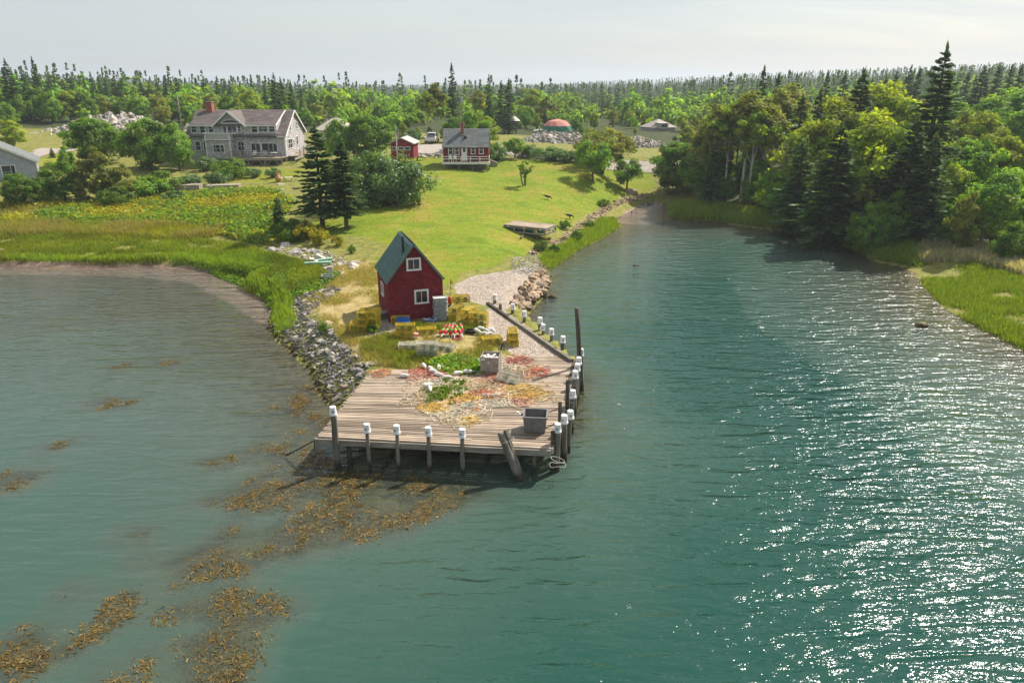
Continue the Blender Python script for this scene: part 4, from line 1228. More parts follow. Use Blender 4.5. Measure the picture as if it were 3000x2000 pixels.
# grey weathered skiff box lying beside the shed
q = ground(1115, 934)
m = MB()
m.hexa([(-.6, -.22, 0), (.6, -.2, 0), (.6, .2, 0), (-.6, .22, 0), (-.66, -.3, .42), (.62, -.26, .42), (.62, .26, .42), (-.66, .3, .42)])
o = m.build('weathered_crate', M_beam); o.location = q; o.rotation_euler = (.1, -.1, R(24)); tag(o, 'long grey weathered wooden crate lying against the shed side wall', 'crate')
m = MB()
for k in range(3): m.b(-.62, .6, -.2 + k * .15, -.1 + k * .15, .422, .45)
m.build('slat', M_beam, o)

# ------------------------------------------------------------------ ropes
ROPE = {}
for nm, c in (('tan', (0.50, 0.39, 0.24)), ('white', (0.60, 0.54, 0.42)), ('yellow', (0.52, 0.33, 0.07)), ('red', (0.42, 0.12, 0.08)), ('orange', (0.48, 0.22, 0.10)), ('pink', (0.52, 0.27, 0.20)), ('green', (0.05, 0.22, 0.13))):
    ROPE[nm] = mat_plain('rope_' + nm, c, 0.85, 0.3, 4, .15)
def rope_heap(cx, cy, rx, ry, n, col, label, r=.013, z=DZ, length=4.5, curl=1.0, thick=.1, seed=0, stray=.12):
    """a heap of tangled rope: strands of wandering loops that rest on the deck and on each other"""
    g = random.Random(seed)
    m = MB()
    c = at_z(cx, cy, z)
    ax = abs(at_z(cx + rx, cy, z).x - c.x); ay = abs(at_z(cx, cy - ry, z).y - at_z(cx, cy + ry, z).y) / 2
    for s in range(n):
        a0, rad = g.uniform(0, 6.28), math.sqrt(g.random())
        p = Vector((c.x + ax * rad * math.cos(a0), c.y + ay * rad * math.sin(a0), 0))
        h = g.uniform(0, 6.28); k = g.uniform(-3, 3)
        pts = []
        L = length * g.uniform(.5, 1.2); st = .085
        base = r + thick * max(0, 1 - rad) * g.random() + .008 * s / n
        for i in range(int(L / st)):
            if g.random() < .16: k = g.uniform(-7, 7) * curl
            h += k * st
            q = p + Vector((math.cos(h), math.sin(h), 0)) * st
            dx, dy = (q.x - c.x) / ax, (q.y - c.y) / ay
            lb = 1 + .3 * math.sin(2 * math.atan2(dy, dx) + seed) + .22 * math.sin(3 * math.atan2(dy, dx) + seed * 2.3)
            if dx * dx + dy * dy > lb * (1.05 + stray * g.random() * 6) * (2.4 if s % 4 == 0 else 1):
                h += 0.9 * (1 if (math.cos(h) * dy - math.sin(h) * dx) < 0 else -1)
                q = p + (Vector((c.x, c.y, 0)) - p).normalized() * st * .5 + Vector((math.cos(h), math.sin(h), 0)) * st * .5
            p = q
            rr_ = min(1, math.sqrt(dx * dx + dy * dy))
            pts.append(Vector((p.x, p.y, z + .02 + max(r, base * (1 - rr_ * .8) + thick * .35 * (1 - rr_) * abs(math.sin(i * .45 + s))))))
        m.tube(pts, r, 4, False)
    o = m.build('rope_heap', ROPE[col], None, True)
    return tag(o, label, 'rope', 'tangled ropes on the deck')
Zc = lambda x, y: (900 + x / 2.613, 1050 + y / 2.613)
heaps = [((575, 108), 26, 9, 9, 'orange', 'small orange rope coil by itself at the back left of the deck', 4),
         ((960, 110), 62, 19, 30, 'red', 'red rope heap under the white buoys at the grass edge', 5),
         ((930, 135), 60, 16, 16, 'pink', 'faded pink rope loops just below the red heap', 5),
         ((1010, 185), 75, 18, 26, 'white', 'off-white rope tangle left of the middle of the heap', 5),
         ((900, 270), 66, 34, 20, 'tan', 'tan rope loops straying over the planks on the left', 5),
         ((1180, 215), 80, 26, 34, 'tan', 'dense tan rope tangle in the middle of the heap', 5),
         ((1180, 240), 24, 14, 16, 'white', 'white rope coil in the middle of the tangle', 4),
         ((1210, 300), 42, 15, 24, 'yellow', 'bright yellow rope coil in the middle of the heap', 4),
         ((985, 375), 42, 17, 26, 'yellow', 'golden yellow rope coil at the lower left of the heap', 4),
         ((1140, 400), 74, 30, 40, 'white', 'pale rope tangle spilling toward the front of the deck', 5),
         ((1120, 440), 60, 24, 18, 'tan', 'tan rope loops at the front end of the heap', 5),
         ((1225, 470), 26, 12, 12, 'yellow', 'short yellow rope ends at the front tip of the heap', 3),
         ((1200, 360), 66, 20, 16, 'orange', 'orange rope strands between the yellow coils', 4),
         ((1240, 355), 14, 9, 5, 'green', 'small green rope knot among the yellow coils', 2),
         ((1350, 265), 60, 12, 18, 'red', 'red rope strands running along the middle right', 4),
         ((1340, 215), 74, 24, 30, 'tan', 'tan rope tangle left of the tipped pale trap', 5),
         ((1390, 180), 60, 14, 14, 'pink', 'pink rope strands beside the tipped pale trap', 4),
         ((1440, 122), 30, 9, 12, 'red', 'red rope coil under the front of the plywood bin', 3),
         ((1545, 70), 46, 20, 26, 'white', 'white rope coil right of the plywood bin', 4),
         ((1600, 30), 56, 14, 16, 'red', 'red rope coil behind the white one near the gravel', 4),
         ((1650, 95), 66, 18, 22, 'tan', 'tan rope tangle right of the white coil', 4),
         ((1730, 105), 38, 16, 16, 'red', 'red rope strand heap on the right planks', 4),
         ((1650, 265), 62, 24, 26, 'yellow', 'dull yellow rope tangle right of the tipped trap', 5),
         ((1640, 320), 40, 14, 12, 'pink', 'pink rope coil at the right end of the tangle', 4),
         ((1720, 240), 60, 30, 12, 'tan', 'thin tan rope loops farthest right on the planks', 5),
         ((1420, 310), 66, 20, 18, 'white', 'pale rope strands below the tipped trap', 5)]
for k, (c, rx, ry, n, col, lab, L) in enumerate(heaps):
    cx, cy = Zc(*c)
    rope_heap(cx, cy, rx, ry, n, col, lab, seed=100 + k, length=L)
for k, (c, rx, ry, n, col, lab) in enumerate([((1339, 988), 13, 5, 8, 'red', 'bright red rope coil in the grass near the black tub'), ((1259, 994), 14, 4, 8, 'orange', 'orange rope coil in the grass behind the pale traps'),
                                              ((1105, 1062), 30, 7, 14, 'white', 'white rope loops on the gravel left of the deck back edge'), ((1310, 1055), 40, 8, 8, 'white', 'white rope loops in the grass left of the plywood bin')]):
    q = ground(*c); rope_heap(c[0], c[1], rx, ry, n, col, lab, z=q.z, seed=300 + k, length=3)
# long single lines trailing over the planks
for k, (pts, col, lab) in enumerate([([(1330, 290), (1500, 330), (1620, 385), (1735, 425)], 'tan', 'single tan line leading from the heap to the grey tub'),
                                     ([(760, 250), (740, 300), (790, 330), (800, 370)], 'white', 'single pale line curling over the left planks')]):
    w = [at_z(*Zc(x, y), DZ + .035) for x, y in pts]
    m = MB(); sm = []
    for i in range(len(w) - 1):
        for j in range(8):
            f = j / 8; p = w[i].lerp(w[i + 1], f); sm.append(p + Vector((U(-.03, .03), U(-.03, .03), 0)))
    m.tube(sm, .013, 5, False); tag(m.build('rope_line', ROPE[col]), lab, 'rope', 'tangled ropes on the deck')
# ------------------------------------------------------------------ the grey shingled house
def hexbox(m, O, ux, x0, x1, k0, k1, z0, z1):
    """box along wall frame: x along ux, k outwards"""
    ux = Vector(ux); n = Vector((ux.y, -ux.x, 0)); O = Vector(O)
    P = lambda u, v, k: O + ux * u + Vector((0, 0, v)) + n * k
    m.hexa([P(x0, z0, k1), P(x1, z0, k1), P(x1, z0, k0), P(x0, z0, k0), P(x0, z1, k1), P(x1, z1, k1), P(x1, z1, k0), P(x0, z1, k0)])
def slab(m, a, b, c, d, th):
    """roof slab through four top corners (counter-clockwise from above), thickness th"""
    q = [Vector(p) for p in (a, b, c, d)]
    n = (q[1] - q[0]).cross(q[3] - q[0]).normalized()
    m.hexa([p - n * th for p in q] + q)
def roof_courses(parent, mat, a, b, c, d, n, seed, name='roof_courses'):
    """shingle courses on a roof plane: a-b is the eave, d-c the ridge; each course a proud strip of tabs"""
    r = random.Random(seed)
    a, b, c, d = (Vector(p) for p in (a, b, c, d))
    nr = (b - a).cross(d - a).normalized()
    m = MB()
    for i in range(n):
        f0, f1 = i / n, (i + 1.15) / n
        f1 = min(f1, 1)
        L = (b - a).length
        k = max(2, int(L / 0.8))
        for j in range(k):
            s0, s1 = j / k, (j + 1) / k
            P = lambda s, f: a.lerp(b, s).lerp(d.lerp(c, s), f)
            w = r.uniform(.72, 1.2)
            m.col = (w, w * r.uniform(.96, 1.03), w * r.uniform(.95, 1.03))
            p = [P(s0, f0), P(s1, f0), P(s1, f1), P(s0, f1)]
            hi, lo = nr * (.045 + r.uniform(0, .008)), nr * .012
            m.face([p[0] + hi, p[1] + hi, p[2] + lo, p[3] + lo])
            m.face([p[0], p[1], p[1] + hi, p[0] + hi])
    o = m.build(name, mat, parent); o['kind'] = 'stuff'
    return o

HX, HY = at_y(561.5, 480, 120.3).x, 120.3
def hX(xz): return (xz - 275) / 80.2
def hZ(yz): return 10.0 - (yz - 520) / 80.2
HW, HD = 15.65, 11.5
house = thing('shingled_house', 'large grey shingled house with brown gabled roof, balcony and raised timber deck', 'house', (HX, HY, 0))
ZB, ZEV, ZRG, ZD = 2.6, 8.55, 12.1, 9.95
wallm = MB()
wallm.hexa([(0, 0, ZB), (HW, 0, ZB), (HW, HD, ZB), (0, HD, ZB), (0, 0, ZEV), (HW, 0, ZEV), (HW, HD, ZEV), (0, HD, ZEV)])
for x in (0, HW):
    q = [(x, 0, ZEV), (x, HD, ZEV), (x, HD / 2, ZRG)]
    wallm.face(q if x else q[::-1])
D0, D1 = hX(330), hX(1428)
G0, G1 = hX(645), hX(1035)
wallm.hexa([(D0, .01, ZEV - .1), (D1, .01, ZEV - .1), (D1, 5, ZEV - .1), (D0, 5, ZEV - .1), (D0, .01, ZD), (D1, .01, ZD), (D1, 3.2, ZD + 1.1), (D0, 3.2, ZD + 1.1)])
GA = (G0 + G1) / 2
wallm.face([(G0, -.02, ZD - .1), (G1, -.02, ZD - .1), (GA, -.02, ZRG - .12)])
wallm.build('wall', M_greysh, house)
def wtop(x):
    if G0 < x < G1: return max(ZD, ZRG - .15 - abs(x - GA) / ((G1 - G0) / 2) * (ZRG - ZD - .05))
    return ZD if D0 < x < D1 else ZEV
fw = [(340, 530, 403, 613, 1, 2), (450, 530, 513, 618, 1, 2), (562, 530, 620, 613, 1, 2), (750, 537, 788, 660, 1, 2), (808, 537, 858, 660, 1, 2), (870, 537, 918, 660, 1, 2), (940, 537, 976, 603, 1, 2),
      (1118, 522, 1188, 612, 1, 2), (1210, 522, 1318, 605, 2, 2), (1342, 522, 1412, 608, 1, 2), (366, 728, 424, 835, 1, 2), (470, 728, 525, 838, 1, 2),
      (915, 732, 950, 838, 1, 2), (957, 732, 995, 838, 1, 2), (1088, 752, 1140, 865, 1, 1), (1146, 752, 1200, 865, 1, 1), (1226, 752, 1305, 865, 1, 1), (1316, 752, 1366, 865, 1, 1), (1372, 752, 1420, 865, 1, 1)]
holes = [(hX(a) - .1, hX(c) + .1, hZ(d) - .1, hZ(b) + .1) for a, b, c, d, _, _ in fw] + [(hX(738), hX(977), hZ(500), hZ(457))]
shingle_wall(house, 'shingles', M_greysh, (0, 0, 0), (1, 0, 0), HW, wtop, holes, .3, .35, .7, 5, .03, 3.0)
gtop = lambda x: ZEV + (ZRG - ZEV) * (1 - abs(x - HD / 2) / (HD / 2)) - .05
swin = [(.9 + 2.2, .9 + 2.9, hZ(605), hZ(520)), (6.9, 7.7, hZ(600), hZ(515)), (1.6, 2.6, hZ(825), hZ(712)), (2.75, 3.75, hZ(825), hZ(712)), (4.4, 5.0, hZ(800), hZ(730)), (6.3, 7.2, hZ(800), hZ(700))]
shingle_wall(house, 'shingles', M_greysh, (HW, 0, 0), (0, 1, 0), HD, gtop, [(a - .1, b + .1, c - .1, d + .1) for a, b, c, d in swin], .3, .35, .7, 6, .03, 3.0)
for a, b, c, d, nx_, nz_ in fw:
    window(house, (0, 0, 0), (1, 0, 0), hX(a), hX(c), hZ(d), hZ(b), (nx_, nz_), .11, out=.03, mull=.05)
for a, b, c, d in swin:
    window(house, (HW, 0, 0), (0, 1, 0), a, b, c, d, (1, 2), .12, out=.03, mull=.05)
# arched fanlight over the balcony doors
m = MB(); cx, zb, rw, rh = hX(857), hZ(500), 1.45, .52
pts = [(cx + rw * math.cos(a), -.07, zb + rh * math.sin(a)) for a in np.linspace(0, math.pi, 18)]
m.face(pts[::-1]); fl = m.build('fanlight', M_glass, house)
m = MB()
for k in range(17):
    m.beam((pts[k][0], -.08, pts[k][2]), (pts[k + 1][0], -.08, pts[k + 1][2]), .08, .14, (0, 1, 0))
m.beam((cx - rw - .05, -.08, zb), (cx + rw + .05, -.08, zb), .1, .14)
m.build('fanlight_frame', M_white, fl)
# roofs
OV = .45
e0 = ZEV - OV * (ZRG - ZEV) / (HD / 2)
m = MB()
slab(m, (-.35, -OV, e0), (HW + .35, -OV, e0), (HW + .35, HD / 2, ZRG), (-.35, HD / 2, ZRG), .15)
slab(m, (HW + .35, HD + OV, e0), (-.35, HD + OV, e0), (-.35, HD / 2, ZRG), (HW + .35, HD / 2, ZRG), .15)
rf = m.build('main_roof', M_roofsh, house)
dE = ZD + .02
slabR = MB(); slab(slabR, (D0 - .15, -.4, dE), (D1 + .15, -.4, dE), (D1 + .15, HD / 2 - .1, ZRG + .03), (D0 - .15, HD / 2 - .1, ZRG + .03), .14)
slabR.build('dormer_roof', M_roofsh, house)
roof_courses(house, M_roofsh, (D0 - .15, -.4, dE), (G0 + .1, -.4, dE), (G0 + 2.2, HD / 2 - .1, ZRG + .03), (D0 - .15, HD / 2 - .1, ZRG + .03), 16, 1)
roof_courses(house, M_roofsh, (G1 - .1, -.4, dE), (D1 + .15, -.4, dE), (D1 + .15, HD / 2 - .1, ZRG + .03), (G1 - 2.2, HD / 2 - .1, ZRG + .03), 16, 2)
roof_courses(house, M_roofsh, (-.35, -OV, e0), (D0 - .15, -OV, e0), (D0 - .15, HD / 2, ZRG), (-.35, HD / 2, ZRG), 18, 3)
roof_courses(house, M_roofsh, (D1 + .15, -OV, e0), (HW + .35, -OV, e0), (HW + .35, HD / 2, ZRG), (D1 + .15, HD / 2, ZRG), 18, 4)
for s in (-1, 1):                         # cross gable slopes and their white rakes
    ex = G0 - .35 if s < 0 else G1 + .35
    ez = ZD - .18
    a, b, c, d = (ex, -.6, ez), (GA, -.6, ZRG + .02), (GA, HD / 2 - .2, ZRG + .06), (ex, 1.2, ez + .35)
    m = MB(); slab(m, *((a, b, c, d) if s < 0 else (b, a, d, c)), .12); m.build('gable_roof', M_roofsh, house)
    m = MB(); m.beam(Vector(a) + Vector((0, -.06, -.06)), Vector(b) + Vector((0, -.06, -.06)), .08, .26, (0, 1, 0) if False else (0, 0, 1)); m.build('rake_board', M_white, house)
for (a, b) in (((HW + .38, -OV - .02, e0 - .08), (HW + .38, HD / 2, ZRG - .08)), ((HW + .38, HD + OV, e0 - .08), (HW + .38, HD / 2, ZRG - .08)), ((D1 + .2, -.42, dE - .06), (D1 + .2, HD / 2 - .3, ZRG - .04))):
    m = MB(); m.beam(a, b, .07, .24); m.build('rake_board', M_white, house)
for (x0, x1, y, z) in ((D0 - .15, G0 - .3, -.43, dE - .1), (G1 + .3, D1 + .15, -.43, dE - .1), (-.35, D0 - .1, -OV - .03, e0 - .1), (D1 + .2, HW + .35, -OV - .03, e0 - .1)):
    m = MB(); m.beam((x0, y, z), (x1, y, z), .06, .18); m.build('fascia', M_white, house)
for x, y in ((0, 0), (HW, 0), (HW, HD)):
    m = MB(); m.b(x - .1, x + .1, y - .1, y + .1, ZB, e0 - .05); m.build('corner_board', M_white, house)
m = MB(); m.b(1.75, 2.75, 4.4, 5.6, 10.3, 13.35); ch = m.build('chimney', M_brick, house)
m = MB(); m.b(1.67, 2.83, 4.32, 5.68, 13.35, 13.47); m.build('chimney_cap', M_beam, ch)
m = MB(); m.tube([(G1 + .25, -.12, ZD - .1), (G1 - .1, -.1, ZD - .5), (G1 - .1, -.1, 5.2)], .05, 6); m.build('downpipe', M_white, house)
# bay with balcony
B0, B1, BY = hX(552), hX(868), -1.7
m = MB(); m.b(B0, B1, BY, -.005, hZ(935), hZ(700)); bay = m.build('bay', M_greysh, house)
bw = [(645, 762, 668, 848), (678, 762, 730, 848), (742, 762, 780, 848)]
shingle_wall(bay, 'shingles', M_greysh, (B0, BY, 0), (1, 0, 0), B1 - B0, lambda x: hZ(702), [(hX(a) - B0 - .1, hX(c) - B0 + .1, hZ(d) - .1, hZ(b) + .1) for a, b, c, d in bw], .3, .3, .6, 8, .03, hZ(930))
shingle_wall(bay, 'shingles', M_greysh, (B1, BY, 0), (0, 1, 0), 1.6, lambda x: hZ(620), [], .3, .3, .6, 9, .03, hZ(930))
for a, b, c, d in bw: window(bay, (B0, BY, 0), (1, 0, 0), hX(a) - B0, hX(c) - B0, hZ(d), hZ(b), (1, 2), .1, out=.03, mull=.05)
bal = MB()
bal.b(B0 - .25, B1 + .15, BY - .25, 0, hZ(700), hZ(692)); bl = bal.build('balcony', M_white, house)
m = MB(); m.b(B0, B1, BY - .02, BY + .12, hZ(692), hZ(622)); m.b(B0, B0 + .12, BY + .121, -.01, hZ(692), hZ(622)); m.b(B1 - .12, B1, BY + .121, -.01, hZ(692), hZ(622)); m.build('parapet', M_greysh, bl)
m = MB(); m.b(B0 - .12, B1 + 1.0, BY - .1, BY + .2, hZ(622), hZ(612)); m.build('parapet_cap', M_white, bl)
for x in (B0 + .02, B1 - .02):
    m = MB(); m.b(x - .09, x + .09, BY - .06, BY - .0, hZ(1000), hZ(640)); m.build('corner_board', M_white, bay)
window(house, (0, 0, 0), (1, 0, 0), hX(630), hX(672), hZ(985), hZ(955), (2, 1), .1, out=1.4, mull=.05, name='basement_window')
m = MB(); m.b(B0 + .4, B1 - .4, -1.35, -.01, ZB, hZ(936)); m.build('foundation', M_beam, house)
# shade canopy strip over the doors
m = MB(); m.b(hX(1052), hX(1428), -.45, -.03, hZ(672), hZ(660)); m.build('awning_roll', M_iron, house)
# deck
K0, K1, KY, KZ = hX(880), hX(1552), -3.2, hZ(912)
dk = tag(ob('deck', None, house))
for k in range(16):
    m = MB(); y = KY + k * .2; m.b(K0, K1, y + .006, y + .19, KZ - .06, KZ); m.build('plank', M_plank, dk)
for k in range(16):
    m = MB(); y = k * .62 + .01; m.b(HW + .15, HW + 2.2, y, y + .6, KZ - .06, KZ); m.build('plank', M_plank, dk)
m = MB(); m.b(K0 - .02, K1 + .02, KY - .06, KY, KZ - .38, KZ - .01); m.build('rim_beam', M_beam, dk)
m = MB(); m.b(HW + 2.2, HW + 2.26, KY + .1, 9.8, KZ - .34, KZ - .01); m.build('rim_beam', M_beam, dk)
for k in range(6):
    x = K0 + .08 + (K1 - K0 - .16) * k / 5
    m = MB(); m.b(x - .06, x + .06, KY + .02, KY + .14, KZ, KZ + 1.02); m.build('rail_post', M_beam, dk)
for k in range(5):
    y = .5 + k * 2.2
    m = MB(); m.b(HW + 2.06, HW + 2.18, y - .06, y + .06, KZ, KZ + 1.02); m.build('rail_post', M_beam, dk)
for z in (.98, .66, .36):
    m = MB(); m.b(K0, K1, KY + .06, KY + .1, KZ + z - .035, KZ + z + .035); m.build('rail', M_beam, dk)
    m = MB(); m.b(HW + 2.1, HW + 2.14, KY + .2, 9.6, KZ + z - .035, KZ + z + .035); m.build('rail', M_beam, dk)
for k in range(4):
    x = K0 + .25 + (K1 - K0 - .5) * k / 3
    zb_ = hz(HX + x, HY + KY + .3) - .2
    m = MB(); m.b(x - .12, x + .12, KY + .12, KY + .36, zb_, KZ - .4); m.build('post', M_beam, dk)
    for s in (-1, 1):
        if 0 < k + s * .5 < 3:
            m = MB(); m.beam((x, KY + .24, KZ - 1.4), (x + s * 1.0, KY + .24, KZ - .42), .12, .14); m.build('brace', M_beam, dk)
for k in range(3):
    y = 1.5 + k * 3.5
    m = MB(); m.b(HW + 1.9, HW + 2.1, y - .1, y + .1, hz(HX + HW + 2, HY + y) - .2, KZ - .1); m.build('post', M_beam, dk)
# things on the deck
M_cloth = mat_plain('pale_cushion', (0.45, 0.46, 0.52), 0.8, 0.2)
def lounge(x, y, rz, label, mat):
    o = thing('deck_chair', label, 'chair', (HX + x, HY + y, KZ), rz, 'chairs on the house deck')
    m = MB(); m.b(-.3, .3, -.3, .3, .36, .44); m.build('seat', mat, o)
    m = MB(); m.beam((0, .3, .42), (0, .5, .95), .6, .06); m.build('backrest', mat, o)
    for sx in (-.27, .27):
        for sy in (-.27, .27):
            m = MB(); m.b(sx - .025, sx + .025, sy - .025, sy + .025, 0, .36); m.build('leg', M_beam, o)
lounge(K0 + 1.5, -1.9, R(10), 'dark lounge chair at the left end of the house deck', M_iron)
lounge(K0 + 3.4, -1.6, R(-8), 'white chair near the middle of the house deck', M_white)
lounge(K0 + 5.2, -1.7, R(14), 'pale cushioned chair before the glass doors on the house deck', M_cloth)
o = thing('deck_table', 'round table with clutter on the house deck', 'table', (HX + K0 + 6.6, HY - 1.8, KZ))
m = MB(); m.lathe([(.0, .7), (.55, .7), (.55, .74), (0, .74)], 14); m.build('table_top', M_white, o); m = MB(); m.lathe([(.2, 0), (.05, .05), (.05, .7)], 10); m.build('pedestal', M_iron, o)

# pale hip-roofed building behind it
q = at_y(968, 410, 136); gz_ = hz(q.x, 136) - .3
hb = thing('hip_roofed_cottage', 'small pale cottage with hipped roof half hidden behind the dark spruces', 'house', (q.x - 2.6, 136, gz_))
W_, D_, E_ = 6.2, 6.5, 3.0
m = MB(); m.b(0, W_, 0, D_, 0, E_); m.build('wall', mat_plain('pale_siding', (0.55, 0.54, 0.48), .7, .1), hb)
M_paleroof = mat_shingle('pale_roof_shingle', (0.30, 0.27, 0.23), (0.46, 0.41, 0.35))
rx0, rx1, ry0, ry1, rzt = -.4, W_ + .4, -.4, D_ + .4, E_ + 2.0
c1, c2 = Vector((W_ / 2 - .6, D_ / 2, rzt)), Vector((W_ / 2 + .6, D_ / 2, rzt))
m = MB(); m.face([(rx0, ry0, E_), (rx1, ry0, E_), c2, c1]); m.face([(rx1, ry0, E_), (rx1, ry1, E_), c2]); m.face([(rx1, ry1, E_), (rx0, ry1, E_), c1, c2]); m.face([(rx0, ry1, E_), (rx0, ry0, E_), c1]); m.face([(rx0, ry0, E_), (rx0, ry1, E_), (rx1, ry1, E_), (rx1, ry0, E_)])
m.build('roof', M_paleroof, hb)
for a in (2.6, 4.2): window(hb, (0, 0, 0), (1, 0, 0), a, a + .8, .9, 2.3, (1, 2), .1)
window(hb, (W_, 0, 0), (0, 1, 0), .8, 1.8, .9, 2.3, (2, 2), .1)

# blue-grey house at the left edge
q = at_y(104, 472, 103); gz_ = hz(q.x - 3, 104) - .2
lh = thing('blue_grey_house', 'blue-grey clapboard house with low gable at the left edge', 'house', (q.x - 9.4 * math.cos(R(31)), 103 - 9.4 * math.sin(R(31)), gz_), R(31))
lw, le, lr = 9.4, q.z - gz_, q.z - gz_ + 2.55
M_blueclap = NT('blue_grey_clapboard'); _w = M_blueclap.new('TexWave', Scale=4.2, bands_direction='Z'); M_blueclap.ln(M_blueclap.objpos(), _w.inputs['Vector'])
M_blueclap.principled(M_blueclap.ramp(M_blueclap.noise(2, 3), [(0.3, (0.27, 0.30, 0.36)), (0.7, (0.37, 0.40, 0.47))]), .7, .2, M_blueclap.bump(_w.outputs['Fac'], .5, .02)); M_blueclap = M_blueclap.m
m = MB(); m.b(0, lw, 0, 8, -.3, le); m.face([(0, 0, le), (lw, 0, le), (lw / 2, 0, lr)]); m.face([(0, 8, le), (lw / 2, 8, lr), (lw, 8, le)]); m.build('wall', M_blueclap, lh)
for s in (-1, 1):
    ex = lw / 2 + s * (lw / 2 + .35); ez = le - .35 * (lr - le) / (lw / 2)
    m = MB(); A, B, C_, D2 = (ex, -.35, ez), (lw / 2, -.35, lr), (lw / 2, 8.3, lr), (ex, 8.3, ez)
    slab(m, *((A, B, C_, D2) if s < 0 else (B, A, D2, C_)), -.14); m.build('roof_slope', M_roofgy, lh)
    m = MB(); m.beam(Vector(A) + Vector((0, -.04, -.0)), Vector(B) + Vector((0, -.04, -.0)), .06, .22); m.build('rake_board', M_white, lh)
m = MB(); m.b(lw / 2 - .9, lw / 2 - .2, 2, 2.8, lr - .6, lr + 1.0); m.build('chimney', M_brick, lh)
window(lh, (0, 0, 0), (1, 0, 0), lw - 4.1, lw - 3.1, .3, 2.0, (1, 2), .1); window(lh, (0, 0, 0), (1, 0, 0), lw - 3.0, lw - 2.6, .3, 2.0, (1, 1), .1)
m = MB(); m.b(lw - .06, lw + .06, -.06, .06, -.2, le); m.build('corner_board', M_white, lh)

# ------------------------------------------------------------------ the red cottage
CY = 109.0
cx0 = at_y(1298.5, 450, CY).x; cx1 = at_y(1430.5, 450, CY).x
CW = cx1 - cx0
cot = thing('red_cottage', 'small red shingled cottage with grey roof and white railed porch on the lawn', 'house', (cx0, CY, 0))
CF, CE, CR, CD = 5.45, 7.62, 9.86, 6.0
m = MB(); m.b(0, CW, 0, CD, CF - .3, CE)
for x in (0, CW):
    qq = [(x, 0, CE), (x, CD, CE), (x, CD / 2, CR)]; m.face(qq if x else qq[::-1])
m.build('wall', M_redwall, cot)
cX = lambda xz: (xz - 1337) / 591 * CW
cZ = lambda yz: CE - (yz - 1022) / 89.6
cwin = [(1412, 1036, 1460, 1130), (1495, 1036, 1542, 1130), (1707, 1034, 1752, 1124), (1812, 1030, 1860, 1122)]
choles = [(cX(a) - .09, cX(c) + .09, cZ(d) - .09, cZ(b) + .09) for a, b, c, d in cwin] + [(cX(1578), cX(1648), CF - .2, cZ(1022))]
shingle_wall(cot, 'shingles', M_redsh, (0, 0, 0), (1, 0, 0), CW, lambda x: CE, choles, .2, .2, .4, 12, .02, CF - .2)
shingle_wall(cot, 'shingles', M_redsh, (CW, 0, 0), (0, 1, 0), CD, lambda x: CE + (CR - CE) * (1 - abs(x - CD / 2) / (CD / 2)) - .03, [], .2, .2, .4, 13, .02, CF - .2)
for a, b, c, d in cwin: window(cot, (0, 0, 0), (1, 0, 0), cX(a), cX(c), cZ(d), cZ(b), (1, 2), .09, mull=.05)
dr = MB(); hexbox(dr, (0, 0, 0), (1, 0, 0), cX(1585), cX(1642), -.01, .05, CF, cZ(1032)); dor = dr.build('door', M_white, cot)
dr = MB(); hexbox(dr, (0, 0, 0), (1, 0, 0), cX(1597), cX(1630), .04, .06, cZ(1105), cZ(1045)); dr.build('pane', M_glass, dor)
dr = MB(); hexbox(dr, (0, 0, 0), (1, 0, 0), cX(1576), cX(1585), -.01, .07, CF, cZ(1025)); hexbox(dr, (0, 0, 0), (1, 0, 0), cX(1642), cX(1651), -.01, .07, CF, cZ(1025)); dr.build('door_frame', M_white, dor)
dr = MB(); dr.lathe([(.03, 0), (.04, .05), (0, .06)], 8, (0, 0, 0), Matrix.Translation((cX(1636), -.05, CF + 1.0)) @ Matrix.Rotation(math.pi / 2, 4, 'X')); dr.build('handle', M_iron, dor)
ce = CE - .3 * (CR - CE) / (CD / 2)
m = MB(); slab(m, (-.15, -.3, ce), (CW + .15, -.3, ce), (CW + .15, CD / 2, CR), (-.15, CD / 2, CR), .12); m.build('roof_slope', M_roofgy, cot)
m = MB(); slab(m, (CW + .15, CD + .3, ce), (-.15, CD + .3, ce), (-.15, CD / 2, CR), (CW + .15, CD / 2, CR), .12); m.build('roof_slope', M_roofgy, cot)
roof_courses(cot, M_roofgy, (-.15, -.3, ce), (CW + .15, -.3, ce), (CW + .15, CD / 2, CR), (-.15, CD / 2, CR), 16, 7)
cxm = cX(1582)
m = MB(); m.b(cxm - .22, cxm + .22, 2.0, 2.5, CR - 1.2, CR + .85); ch = m.build('chimney', M_brick, cot)
m = MB(); m.b(cxm - .27, cxm + .27, 1.95, 2.55, CR + .85, CR + .93); m.build('chimney_cap', M_beam, ch)
m = MB(); m.b(cxm - .27, cxm + .27, 1.66, 1.985, CR - 1.15, CR - .8); m.build('flashing', M_beam, ch)
m = MB(); sx_ = cX(1625); m.lathe([(.2, CR - 1.9), (.2, CR - 1.05), (.24, CR - 1.04), (.24, CR - .95), (0, CR - .9)], 12, (sx_, 1.3, 0)); m.build('roof_vent', M_iron, cot, True)
PY0, PY1 = -1.5, -.01
pp = tag(ob('porch', None, cot))
for k in range(8):
    m = MB(); m.b(-.05, CW + .2, PY0 + k * .186 + .004, PY0 + k * .186 + .18, CF - .12, CF - .06); m.build('plank', M_plank, pp)
m = MB(); m.b(-.1, CW + .25, PY0 - .05, PY0, CF - .34, CF - .05); m.build('rim_beam', M_white, pp)
m = MB(); m.b(CW + .2, CW + .25, PY0 + .002, PY1, CF - .34, CF - .05); m.build('rim_beam', M_white, pp)
